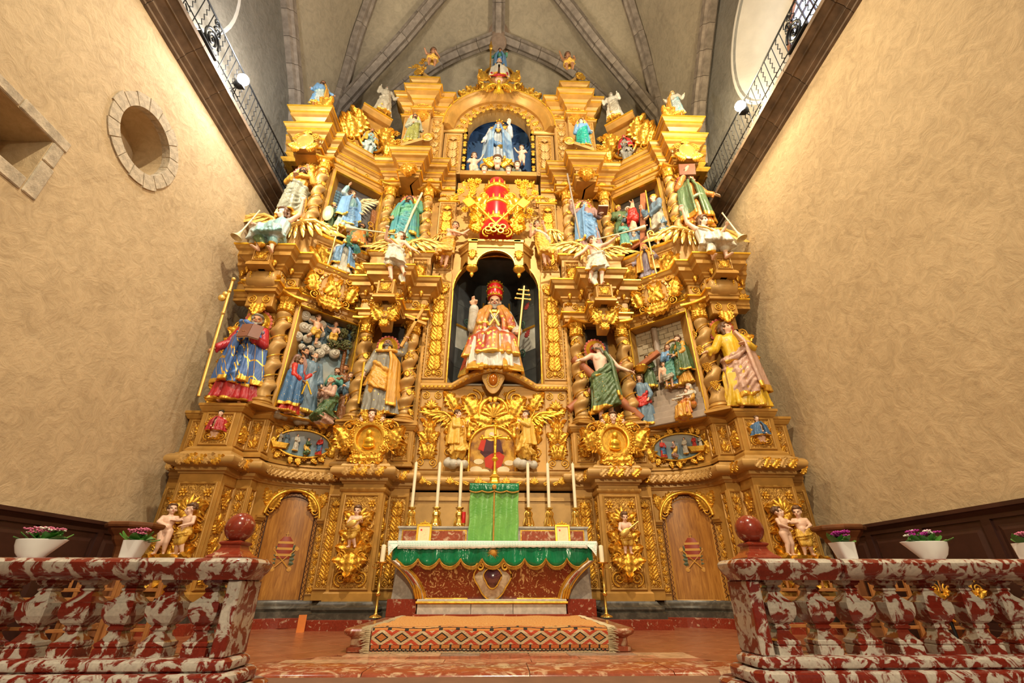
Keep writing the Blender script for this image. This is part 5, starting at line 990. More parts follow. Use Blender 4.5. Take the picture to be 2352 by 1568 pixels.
# curved shelf below the niche
path = [(BX(-1, 1.42), 8.20), (BX(-1, .95), 8.20)] + [(XC + x, 8.20 - .26 * cos(x / .80 * pi / 2)) for x in (-.80, -.6, -.4, -.2, 0, .2, .4, .6, .80)] + [(BX(1, .95), 8.20), (BX(1, 1.42), 8.20)]
shf = thing('niche_shelf', 'curved laurel-moulded shelf carrying the enthroned pope', 'shelf', (XC, 8.1, 3.3)); m = MB(); rows = []
def lift(x): return .26 * max(0, 1 - (abs(x - XC) / .78) ** 1.6)
for prof, nm, mt in (([(-.5, 3.30), (.04, 3.30), (.055, 3.33), (.06, 3.37), (.055, 3.41), (.04, 3.43), (-.5, 3.435)], 'shelf_body', WOOD),):
 m = MB().sweep(path, prof); m.V = [(x, y, z + lift(x)) for x, y, z in m.V]; m.build(nm, mt, shf, 40)
P = [Vector(q) for q in path]
for i in range(len(P) - 1):
 d = P[i + 1] - P[i]; nn = Vector((d.y, -d.x)).normalized(); n_ = max(1, int(d.length / .075))
 for k in range(n_): q = P[i] + d * ((k + .5) / n_) + nn * .05; O(shf, face(q.x, q.y, 3.335 + lift(q.x), math.degrees(math.atan2(d.y, d.x))), 'leaf', 0, 0, -70, .085, 1, .8)
# niche of the enthroned pope: three painted plank walls, vault
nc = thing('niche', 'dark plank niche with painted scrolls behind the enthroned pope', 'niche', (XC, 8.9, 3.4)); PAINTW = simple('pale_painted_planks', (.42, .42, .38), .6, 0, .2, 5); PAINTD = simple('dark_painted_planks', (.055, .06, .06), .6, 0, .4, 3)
pw = [(.93, 8.26), (.86, 8.75), (.36, 9.25), (-.36, 9.25), (-.86, 8.75), (-.93, 8.26)]
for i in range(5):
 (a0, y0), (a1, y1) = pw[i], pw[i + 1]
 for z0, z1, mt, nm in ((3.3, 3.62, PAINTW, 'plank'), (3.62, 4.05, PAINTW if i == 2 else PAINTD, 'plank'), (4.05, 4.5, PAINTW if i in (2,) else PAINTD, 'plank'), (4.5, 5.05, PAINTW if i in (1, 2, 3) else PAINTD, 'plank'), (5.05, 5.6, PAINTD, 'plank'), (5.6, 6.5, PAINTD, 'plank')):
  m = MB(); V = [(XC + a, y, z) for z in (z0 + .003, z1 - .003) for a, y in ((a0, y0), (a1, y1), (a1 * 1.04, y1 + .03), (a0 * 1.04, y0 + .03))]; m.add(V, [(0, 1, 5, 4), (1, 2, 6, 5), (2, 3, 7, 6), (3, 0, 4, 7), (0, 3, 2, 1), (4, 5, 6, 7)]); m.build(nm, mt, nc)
 L = math.hypot(a1 - a0, y1 - y0); ang = math.degrees(math.atan2(y0 - y1, a0 - a1)); W = face(XC + (a0 + a1) / 2, (y0 + y1) / 2 - .01, 4.3, ang)
 if i != 2 and i not in (0, 4):
  for k, kk in enumerate(('volute', 'leaf', 'volute', 'leaf')): O(nc, W, kk, (.08 if k % 2 else -.05), .2 + .36 * k, 30 * (-1) ** k, .10 if kk == 'volute' else .2, 1, .15, simple('painted_red_scroll', (.28, .03, .03), .6) if k % 2 else simple('painted_green_scroll', (.06, .13, .09), .6))
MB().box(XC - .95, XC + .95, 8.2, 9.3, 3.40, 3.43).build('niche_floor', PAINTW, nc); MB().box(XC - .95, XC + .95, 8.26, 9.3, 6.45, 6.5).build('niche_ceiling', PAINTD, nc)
MB().tube([(XC - .86, 8.74, 5.05), (XC - .36, 9.23, 5.05), (XC + .36, 9.23, 5.05), (XC + .86, 8.74, 5.05)], .03, 6).build('gilt_rail', GOLD, nc)
for s in (-1, 1): MB().tube([(XC + s * .86, 8.74, 3.62), (XC + s * .36, 9.23, 3.62)], .02, 6).build('gilt_rail', GOLD, nc); MB().tube([(XC + s * .36, 9.22, 5.05), (XC + s * .30, 9.2, 5.9)], .025, 6).build('gilt_rib', GOLD, nc)
# niche front wall with arched opening, pilasters
nf = thing('niche_arch', 'gilded wall pierced by the tall arched niche', 'arch', (XC, 8.24, 3.43)); us = [-.93, -.929] + [.93 * cos(R(a)) for a in range(176, 3, -8)] + [.929, .93]; rows = []
for x in [-1.0] + us + [1.0]:
 z0 = 3.43 if abs(x) >= .9295 else 5.62 + math.sqrt(max(.93 ** 2 - x * x, 0)); rows.append([(XC + x, 8.24, z0), (XC + x, 8.24, 7.0), (XC + x, 8.40, 7.0), (XC + x, 8.40, z0)])
MB().loft(rows).build('wall_sheet', WOOD, nf); MB().tube([(BX(-1, .93), 8.23, 3.45), (BX(-1, .93), 8.23, 5.6)] + [(XC + .93 * cos(R(a)), 8.23, 5.62 + .93 * sin(R(a))) for a in range(180, -1, -9)] + [(BX(1, .93), 8.23, 5.6), (BX(1, .93), 8.23, 3.45)], .022, 6).build('arch_moulding', GOLD, nf, 60)
for s, wd in SIDES:
 p = thing('niche_pilaster', 'gilded plume-carved pilaster on the %s of the enthroned pope' % wd, 'pilaster', (BX(s, 1.17), 8.2, 3.43)); MB().cbox(BX(s, .96), BX(s, 1.40), 8.17, 8.4, 3.43, 6.0, .006).build('body', WOOD, p); panel(p, face(BX(s, 1.18), 8.17, 3.50), .42, 2.05, 'plume', None, 0, WOODL)
 W = face(BX(s, 1.18), 8.15, 5.5); pair(p, W, 'volute', .11, .16, 0, .08); O(p, W, 'palmette', 0, .05, 0, .2); pair(p, W, 'leaf', .02, -.02, 50, .2)
 p = thing('niche_pilaster', 'gilded fern-carved pilaster beside the big tiara on the %s' % wd, 'pilaster', (BX(s, 1.2), 8.22, 6.0)); MB().cbox(BX(s, .98), BX(s, 1.40), 8.20, 8.4, 6.0, 8.42, .006).build('body', WOODL, p); panel(p, face(BX(s, 1.19), 8.20, 6.1), .40, 2.0, 'plume', None, 0, WOODL); W = face(BX(s, 1.19), 8.19, 8.16); carve(p, W, .34, .2, 'frieze')
 mould(sx_path(s, [(.94, 8.25), (.94, 8.18), (1.42, 8.18)]) , [(0, 8.10), (.03, 8.11), (.03, 8.14), (0, 8.15)], 'neck_moulding', GOLDB, p)
MB().box(BX(-1, 1.0), BX(1, 1.0), 8.28, 8.42, 6.95, 8.85).build('tiara_backing', WOOD, nf)
# canopy over the pope
cn = thing('canopy', 'gilded three-sided canopy with hanging pendants over the enthroned pope', 'canopy', (XC, 7.9, 5.8)); cpth = [(XC - .80, 8.24), (XC - .52, 7.92), (XC + .48, 7.92), (XC + .76, 8.24)]
mould(cpth, [(-.02, 6.52), (.03, 6.52), (.03, 6.58), (.07, 6.63), (.09, 6.64), (.09, 6.69), (-.35, 6.70)], 'cornice', WOOD, cn); rows = []
for i in range(25):
 x = -.50 + 1.0 * i / 24; z0 = 6.02 + .42 * math.sqrt(max(1 - (x / .42) ** 2, 0)) if abs(x) < .42 else 6.0; rows.append([(XC + x - .02, 7.91, z0), (XC + x - .02, 7.91, 6.54), (XC + x - .02, 7.97, 6.54), (XC + x - .02, 7.97, z0)])
MB().loft(rows).build('front_arch', WOOD, cn); MB().tube([(XC - .02 + .42 * cos(R(a)), 7.90, 6.02 + .42 * sin(R(a))) for a in range(180, -1, -9)], .018, 6).build('arch_edge', GOLDB, cn, 60)
for s in (-1, 1):
 x = XC - .02 + s * .50; MB().box(x - .09, x + .09, 7.85, 8.0, 6.02, 6.60).build('corner_post', WOOD, cn); MB().cbox(x - .11, x + .11, 7.83, 8.0, 6.62, 6.70, .006).build('post_cap', GOLD, cn); O(cn, face(x, 7.85, 6.28), 'straight', 0, .12, 180, .26, 1.2, .8)
 MB().lathe([(.05, 0), (.12, -.03), (.13, -.07), (.10, -.11), (.04, -.16), (.03, -.18), (.045, -.21), (.03, -.25), (.004, -.29)], 12, (x, 7.92, 6.02)).build('pendant', GOLD, cn, 50)
 rows = [[(XC - .02 + s * (.52 + .26 * q), 7.93 + .31 * q, z0), (XC - .02 + s * (.52 + .26 * q), 7.93 + .31 * q, 6.54), (XC - .02 + s * (.54 + .26 * q), 7.98 + .31 * q, 6.54), (XC - .02 + s * (.54 + .26 * q), 7.98 + .31 * q, z0)] for q, z0 in ((0, 6.02), (.25, 6.2), (.5, 6.27), (.75, 6.2), (1, 6.02))]; MB().loft(rows).build('side_arch', WOOD, cn)
# ----------------------------------------------------------------- third register: centre
for s, wd in SIDES:
 p = thing('crown_pilaster', 'leaf-carved pilaster beside the crowned Madonna on the %s' % wd, 'pilaster', (BX(s, 1.2), 8.2, 9.1)); MB().cbox(BX(s, .97), BX(s, 1.44), 8.22, 8.5, 9.10, 10.62, .006).build('body', WOODL, p); panel(p, face(BX(s, 1.20), 8.22, 9.16), .40, 1.40, 'plume', WOODL, 0, WOODL)
 mould(sx_path(s, [(.93, 8.3), (.93, 8.2), (1.46, 8.2)]), [(0, 10.60), (.03, 10.62), (.05, 10.68), (.05, 10.72), (-.1, 10.73)], 'capital', WOOD, p)
 p = thing('crown_pier', 'tall gilded pier with a small saint %s of the Madonna' % wd, 'pier', (BX(s, 1.95), 8.0, 9.1)); MB().cbox(BX(s, 1.46), BX(s, 2.5), 8.02, 8.5, 9.10, 11.05, .006).build('body', WOODL, p); MB().cbox(BX(s, 1.80), BX(s, 2.22), 7.86, 8.1, 9.10, 11.05, .006).build('core', WOODL, p)
 panel(p, face(BX(s, 1.63), 8.02, 9.2), .30, 1.7, 'slim', WOODL, 0, WOODL); panel(p, face(BX(s, 2.36), 8.02, 9.2), .26, 1.7, 'slim', WOODL, 1, WOODL); W = face(BX(s, 2.0), 7.86, 10.55); pair(p, W, 'volute', .1, .3, 0, .07); O(p, W, 'straight', 0, .42, 180, .45, 1.2)
 W = face(BX(s, 2.5), 8.1, 9.5);
 for k, (x, y, r_, q) in enumerate(((.10, .1, .14, 1), (.08, .55, .10, -1), (.12, .85, .07, 1))): O(p, W, 'volute', s * x, y, 0, r_, s * q, 1.2)
 E3 = [(1.44, 8.4), (1.44, 8.02), (1.78, 8.02), (1.78, 7.80), (2.24, 7.80), (2.24, 8.02), (2.54, 8.02), (2.54, 8.4)]
 e = thing('crown_entablature', 'topmost stepped gilded cornice %s of the arch' % wd, 'entablature', (BX(s, 2), 8, 10.9)); path = sx_path(s, E3)
 mould(path, [(-.25, 10.92), (.03, 10.92), (.05, 10.96), (.05, 10.99), (0, 11.0), (0, 11.20), (.03, 11.22), (.06, 11.26), (.06, 11.31), (.12, 11.38), (.19, 11.41), (.19, 11.52), (.23, 11.55), (.26, 11.62), (.26, 11.65), (-.3, 11.66)], 'cornice', WOOD, e)
 for o_, z_ in ((.25, 11.61), (.18, 11.49), (.05, 11.28), (.04, 10.95)): mould(path, [(o_, z_), (o_ + .025, z_ + .008), (o_ + .025, z_ + .034), (o_, z_ + .04)], 'gilt_fillet', GOLDB, e)
 for (a0, y0), (a1, y1) in zip(E3, E3[1:]):
  if abs(a1 - a0) > .2: carve(e, face(BX(s, (a0 + a1) / 2), y0, 11.02), abs(a1 - a0) - .06, .17, 'frieze')
 pc = [(1.80, 8.2), (1.80, 7.78), (2.22, 7.78), (2.22, 8.2)]; cb = thing('pier_cap', 'gilded cap block on the topmost cornice %s of the arch' % wd, 'cap', (BX(s, 2.0), 7.8, 11.65)); mould(sx_path(s, pc), [(-.2, 11.6), (.02, 11.6), (.02, 11.72), (.06, 11.78), (.12, 11.82), (.12, 11.90), (.16, 11.93), (.19, 11.99), (.19, 12.02), (-.3, 12.03)], 'cornice', WOOD, cb); mould(sx_path(s, pc), [(.18, 11.98), (.205, 11.985), (.205, 12.015), (.18, 12.02)], 'gilt_fillet', GOLDB, cb)
 sw = MB().loft([[(BX(s, 2.0) - s * (.20 - .40 * q), y, 12.02 + .42 * q ** 1.2 + d) for y, d in ((7.70, 0), (7.70, .10), (8.05, .10), (8.05, 0))] for q in [i / 8 for i in range(9)]]); rm_ = sw.build('ramped_scroll', WOODL, cb, 40)
 MB().tube([(BX(s, 2.0) + s * (.20 + .10 * (1 - i / 26) * cos(i * .5)) - s * .02, 7.70, 12.46 + .10 * (1 - i / 26) * sin(i * .5)) for i in range(24)], .03, 6).build('scroll_end', GOLD, cb, 60); O(cb, face(BX(s, 2.18), 7.68, 12.3), 'broad', 0, .1, 180 + s * 30, .25, s)
 # scrolled gable with medallion above the bay
 gW = face(BX(s, 3.2), 7.86, 9.12, -s * 37); g = thing('scrolled_gable', 'openwork acanthus gable with a medallion above the %s upper relief' % wd, 'gable', (BX(s, 3.2), 7.86, 9.12)); bk = link('gable_board', MB().loft([[(x, y, z) for x, y in ((-.62, 0), (.62, 0), (.60, .55), (.36, 1.05), (.30, 1.45), (-.30, 1.45), (-.36, 1.05), (-.60, .55))] for z in (-.10, -.02)]).mesh('gable_board'), g, gW, WOOD)
 link('base_moulding', MB().loft([[(x, y, z) for y, z in ((0, -.1), (0, .12), (.06, .14), (.10, .10), (.12, .04), (.12, -.1))] for x in (-.66, .66)]).mesh('base_moulding'), g, gW, WOOD)
 link('top_moulding', MB().loft([[(x, y, z) for y, z in ((1.42, -.1), (1.42, .10), (1.50, .18), (1.56, .20), (1.58, .20), (1.58, -.1))] for x in (-.38, .38)]).mesh('top_moulding'), g, gW, WOOD); link('gilt_fillet', MB().box(-.39, .39, 1.545, 1.585, .15, .215).mesh('gilt_fillet'), g, gW, GOLDB)
 for q in (-1, 1):
  O(g, gW, 'volute', q * .50, .36, 0, .17, q, 1.1); O(g, gW, 'broad', q * .46, .45, -q * 5, .62, q, 1.2); O(g, gW, 'broad', q * .38, .75, q * 10, .58, q, 1.2); O(g, gW, 'leaf', q * .54, .30, -q * 20, .55, q, 1.2); O(g, gW, 'volute', q * .34, 1.20, 0, .16, q, 1.1); O(g, gW, 'leaf', q * .30, 1.10, -q * 40, .45, q, 1.2); O(g, gW, 'leaf', q * .50, .62, -q * 30, .48, q, 1.2); O(g, gW, 'flower', q * .22, .22, 0, .09); O(g, gW, 'narrow', q * .15, .14, -q * 70, .4, q)
 link('medallion_rim', MB().tube([(.30 * cos(k * pi / 16), .66 + .36 * sin(k * pi / 16), .04) for k in range(33)], .035, 8).mesh('medallion_rim', 60), g, gW, GOLD); link('medallion_field', MB().lathe([(.02, .0), (.30, .0), (.30, -.03)], 32, M=T(0, .66, 0) @ S(1, 1.2, 1)).mesh('medallion_field'), g, gW, simple('medallion_dark', (.10, .06, .03), .6))
# arch over the Madonna: niche and rings
ar = thing('crown_arch', 'gilded round arch framing the starry Madonna niche', 'arch', (XC, 8.2, 9.1)); cz = 10.68
STAR = MATS.get('starry_blue')
STAR, t, b = nt('starry_blue'); v = coords(t); vo = N(t, 'ShaderNodeTexVoronoi', Scale=7.0); t.links.new(v, vo.inputs['Vector']); t.links.new(ramp(t, vo.outputs['Distance'], [(.0, (.02, .02, .03)), (.10, (.02, .02, .03)), (.12, (.04, .10, .24))], 'CONSTANT'), b.inputs['Base Color']); b.inputs['Roughness'].default_value = .6
nn_ = [(XC + .86 * cos(R(a)), 8.6 + .45 * sin(R(a))) for a in range(180, -1, -15)]
rows = [[(x, y, z) for x, y in nn_] for z in (9.05, 10.68, 11.62)]; V = [p for r in rows for p in r]; MB().add(V, grid_faces(3, len(nn_))).build('niche_shell', STAR, ar, 180)
MB().box(XC - .9, XC + .9, 8.4, 9.1, 11.6, 11.64).build('niche_head', STAR, ar); MB().box(XC - .95, XC + .95, 8.1, 9.1, 8.96, 9.10).build('niche_floor', WOOD, ar)
rows = []
for x in [-1.42] + [-.83] + [.829 * cos(R(a)) for a in range(178, 1, -8)] + [.83] + [1.42]:
 z0 = 10.68 + math.sqrt(max(.83 ** 2 - x * x, 0)); zt = cz + math.sqrt(max(1.44 ** 2 - x * x, 0)); rows.append([(XC + x, 8.22, z0), (XC + x, 8.22, zt), (XC + x, 8.5, zt), (XC + x, 8.5, z0)])
MB().loft(rows).build('tympanum', WOODL, ar)
def ring(r0, prof, name, mat, a0=180, a1=0):
 rows = [[(XC + (r0 + o) * cos(R(a)), y, cz + (r0 + o) * sin(R(a))) for o, y in prof] for a in np.linspace(a0, a1, 33)]; return MB().loft(rows).build(name, mat, ar, 40)
ring(.83, [(0, 8.3), (0, 8.10), (.03, 8.08), (.07, 8.10), (.09, 8.22), (.09, 8.3)], 'inner_ring', WOOD); ring(1.20, [(0, 8.3), (0, 8.14), (.05, 8.10), (.10, 8.00), (.16, 7.96), (.20, 7.98), (.24, 7.94), (.27, 7.96), (.27, 8.3)], 'outer_ring', WOOD); ring(1.455, [(0, 7.94), (.03, 7.93), (.03, 7.98), (0, 7.99)], 'gilt_ring', GOLDB)
for k in range(13):
 a = 172 - k * 13.7; W = T(XC, 8.21, cz) @ RY(90 - a) @ T(0, 0, .95) @ RX(90); O(ar, W, 'leaf' if k % 2 else 'volute', 0, 0 if k % 2 else .13, 0, .22 if k % 2 else .09, 1 if k < 6 else -1, .7)
for s in (-1, 1):
 for k in range(11): O(ar, face(BX(s, .88), 8.12, 9.14 + k * .14), 'flower' if k % 2 else 'straight', 0, .0, 0, .055 if k % 2 else .13, 1, .9)
for k in range(15):
 a = 170 - k * 11.4; O(ar, T(XC, 8.08, cz) @ RY(90 - a) @ T(0, 0, .74) @ RX(90), 'leaf' if k % 2 else 'flower', 0, .04, 0, .15 if k % 2 else .055, 1 if k < 7 else -1, .9)
# crest of scrolls over the arch
cs = thing('scroll_crest', 'openwork acanthus crest over the round arch', 'crest', (XC, 8.1, 11.9)); link('crest_plate', MB().loft([[(XC + (1.46 + e) * cos(R(a)), 8.15 + d, cz + (1.46 + e) * sin(R(a))) for e, d in ((0, 0), (.22, 0), (.22, .08), (0, .08))] for a in range(150, 29, -6)]).mesh('crest_plate'), cs, I4, WOOD)
for s in (-1, 1):
 for k, (a, kk, sc_, rt) in enumerate(((38, 'volute', .13, 0), (44, 'broad', .40, -35), (50, 'flower', .10, 0), (56, 'volute', .16, 0), (60, 'leaf', .42, -40), (66, 'broad', .40, -20), (72, 'volute', .19, 0), (76, 'leaf', .45, -10), (48, 'leaf', .34, 60), (64, 'narrow', .4, 50))):
  aa = a if s > 0 else 180 - a; W = T(XC, 8.10, cz) @ RY(90 - aa) @ T(0, 0, 1.52) @ RX(90); O(cs, W, kk, 0, .08 if kk == 'volute' else 0, s * rt, sc_, s, 1.2)
# ================================================================= carved figures
def at(px, py, Y):                        # where the line of sight through a photo pixel meets the depth Y
 u = (px - 1176) / 1055; v = (784 - py) / 1055; c, s_ = cos(R(28)), sin(R(28)); d = Vector((u, c - v * s_, s_ + v * c)); d = RZ(-1.75).to_3x3() @ d; return d * (Y / d.y)
def on(W, px, py):                        # the same on a panel's plane -> local x, y
 d = at(px, py, 1.0); n = W.to_3x3() @ Vector((0, 0, 1)); o = W.translation; p = d * (o.dot(n) / d.dot(n)); q = W.inverted() @ p; return q.x, q.y
def V3(p): return Vector(p)
STAND = dict(pel=(0, 0, .52), chest=(0, 0, .72), neck=(0, 0, .845), ls=(-.105, 0, .80), rs=(.105, 0, .80), le=(-.15, .0, .63), re=(.15, .0, .63), lw=(-.15, -.08, .49), rw=(.15, -.08, .49), lk=(-.055, -.035, .28), rk=(.06, -.01, .28), la=(-.06, -.01, .045), ra=(.07, .01, .045), head=(0, 0, 0), lhand='open', rhand='open')
SIT = dict(STAND, pel=(0, .02, .36), chest=(0, .03, .56), neck=(0, .02, .69), ls=(-.105, .02, .645), rs=(.105, .02, .645), le=(-.15, .0, .48), re=(.15, .0, .48), lw=(-.13, -.12, .40), rw=(.13, -.12, .40), lk=(-.075, -.19, .34), rk=(.075, -.19, .34), la=(-.07, -.20, .06), ra=(.07, -.20, .06))
KNEEL = dict(STAND, pel=(0, .03, .34), chest=(0, 0, .53), neck=(0, -.02, .655), ls=(-.105, -.01, .61), rs=(.105, -.01, .61), le=(-.14, -.06, .46), re=(.14, -.06, .46), lw=(-.04, -.16, .50), rw=(.04, -.16, .50), lk=(-.06, -.12, .10), rk=(.06, -.12, .10), la=(-.06, .10, .05), ra=(.06, .10, .05))
FLY = dict(STAND, lk=(-.05, -.10, .30), rk=(.07, -.06, .27), la=(-.08, .02, .10), ra=(.05, .06, .05))
def head_matrix(J):
 yaw, pitch, roll = J['head']; return T(*J['neck']) @ RZ(yaw) @ RX(pitch) @ RY(roll) @ T(0, 0, -.845)
def put_hand(m, w, e, kind, side, sc=1.0):
 w = V3(w); e = V3(e); d = (w - e).normalized(); up = Vector((0, 0, 1)); x = d.cross(up); x = x.normalized() if x.length > .1 else Vector((1, 0, 0)); n = x.cross(d).normalized(); g = .0075 * sc
 palm = w + d * .028; m.cap_(tuple(w), tuple(w + d * .042), .015 * sc, .017 * sc, 8); m.cap_(tuple(palm + x * .012), tuple(palm - x * .012 + d * .012), .013 * sc, .013 * sc, 8)
 L = (.030, .036, .034, .026)
 for k in range(4):
  b = w + d * .046 + x * (.018 - .012 * k);
  if kind == 'fist': p1 = b + d * .014 - n * .006; p2 = p1 - n * .018 - d * .004; p3 = p2 - d * .014
  elif kind == 'bless' and k > 1: p1 = b + d * .012 - n * .006; p2 = p1 - n * .016; p3 = p2 - d * .012
  else: p1 = b + d * L[k] * .5 + x * (.004 - .003 * k); p2 = p1 + d * L[k] * .5 - n * .006; p3 = p2 + d * L[k] * .3 - n * .006
  m.cap_(tuple(b - d * .01), tuple(p1), g, g, 6); m.cap_(tuple(p1), tuple(p2), g, g * .9, 6); m.cap_(tuple(p2), tuple(p3), g * .9, g * .75, 6)
 t0 = w + d * .018 + x * .016; t1 = t0 + x * .018 + d * .014; t2 = t1 + d * .016 + x * .004 - n * .006; m.cap_(tuple(t0), tuple(t1), g * 1.2, g, 6); m.cap_(tuple(t1), tuple(t2), g, g * .8, 6)
def body_mb(J, fat=1.0, hs=1.0, hands=True, nude=True):
 m = MB(); P = {k: V3(v) for k, v in J.items() if k not in ('head', 'lhand', 'rhand')}; f = fat
 pts = [(P['pel'] + Vector((0, 0, -.04)), .062, .055), (P['pel'], .078, .060), (P['pel'].lerp(P['chest'], .45), .066, .050), (P['chest'], .086, .062), (P['chest'].lerp(P['neck'], .5), .092, .058), (P['chest'].lerp(P['neck'], .85), .050, .042), (P['neck'], .030, .030)]
 m.loft([[(c.x + rx * f * cos(2 * pi * k / 16), c.y + ry * f * sin(2 * pi * k / 16), c.z) for k in range(16)] for c, rx, ry in pts])
 hm = head_matrix(J) @ T(0, 0, .845) @ S(hs) @ T(0, 0, -.845); m.cap_(tuple(P['neck'] - Vector((0, 0, .02))), tuple(hm @ Vector((0, 0, .885))), .030 * f, .027 * hs, 10)
 q = lambda c, r: m.ball(c, r, 12, 9, M=hm)
 q((0, .008, .948), (.047, .057, .053)); q((0, -.014, .908), (.036, .040, .050)); q((0, -.040, .874), (.015, .014, .013)); q((-.018, -.034, .903), (.017, .016, .018)); q((.018, -.034, .903), (.017, .016, .018))
 m.cap_(tuple(hm @ Vector((0, -.050, .935))), tuple(hm @ Vector((0, -.066, .909))), .006 * hs, .010 * hs, 8); m.cap_(tuple(hm @ Vector((-.026, -.046, .941))), tuple(hm @ Vector((.026, -.046, .941))), .009 * hs, .009 * hs, 8)
 for s in (-1, 1): q((s * .049, .004, .918), (.008, .013, .019)); q((s * .010, -.054, .889), (.010, .007, .006))
 for a, b, c, hk, sd in (('ls', 'le', 'lw', 'lhand', -1), ('rs', 're', 'rw', 'rhand', 1)):
  m.ball(tuple(P[a]), .036 * f, 10, 8); m.cap_(tuple(P['chest'].lerp(P['neck'], .55)), tuple(P[a]), .045 * f, .034 * f); m.cap_(tuple(P[a]), tuple(P[b]), .033 * f, .025 * f); m.cap_(tuple(P[b]), tuple(P[c]), .025 * f, .017 * f)
  if hands: put_hand(m, P[c], P[b], J[hk], sd, 1.0 if f < 1.2 else 1.2)
  else: m.ball(tuple(P[c] + (P[c] - P[b]).normalized() * .03), (.02 * f, .02 * f, .024 * f), 8, 6)
 for k, a, sd in (('lk', 'la', -1), ('rk', 'ra', 1)):
  hip = P['pel'] + Vector((sd * .045 * f, 0, -.02)); m.cap_(tuple(hip), tuple(P[k]), .056 * f, .040 * f); m.cap_(tuple(P[k]), tuple(P[a]), .040 * f, .023 * f)
  mid = P[k].lerp(P[a], .3) + Vector((0, .012, 0)); m.ball(tuple(mid), (.034 * f, .034 * f, .05 * f), 10, 7)
  fd = Vector((sd * .02, -.075, -.025));
  if 'toe' in J: fd = V3(J['toe'])
  m.cap_(tuple(P[a] + Vector((0, .015, -.018))), tuple(P[a] + fd), .020 * f, .015 * f)
  if hands:
   xx = Vector((1, 0, 0))
   for i in range(4): b = P[a] + fd + xx * (-.012 + .008 * i); m.cap_(tuple(b), tuple(b + Vector((0, -.016, -.003))), .0068, .006, 6)
 if fat < 1.2:
  for s in (-1, 1): m.ball(tuple(P['chest'] + Vector((s * .040, -.045, .03))), (.042, .022, .032), 10, 8)
  m.ball(tuple(P['pel'].lerp(P['chest'], .4) + Vector((0, -.036, 0))), (.04, .022, .055), 10, 8)
 if fat > 1.2: b = P['pel'].lerp(P['chest'], .35); m.ball(tuple(b + Vector((0, -.018, 0))), (.085, .075, .085), 12, 9); m.ball(tuple(P['pel'] + Vector((0, .02, -.01))), (.09, .075, .07), 12, 9)
 return m
def fold_ring(c, t, rx, ry, A, k, ph, n=44, zf=None, sharp=1.0):
 t = V3(t).normalized(); x = Vector((1, 0, 0)); x = (x - t * x.dot(t)).normalized(); y = t.cross(x) * -1; y = y if y.y < 0 or abs(y.y) < .3 and y.z > 0 else -y; y = -y
 out = []
 for i in range(n):
  a = 2 * pi * i / n; w_ = sin(k * a + ph); w_ = math.copysign(abs(w_) ** .7, w_); q = 1 + A * w_ + A * .5 * sin((k + 3) * a - ph * 1.7 + 1); p = c + x * (rx * q * cos(a)) + y * (ry * q * sin(a))
  if zf: p.z += zf(a)
  out.append(tuple(p))
 return out
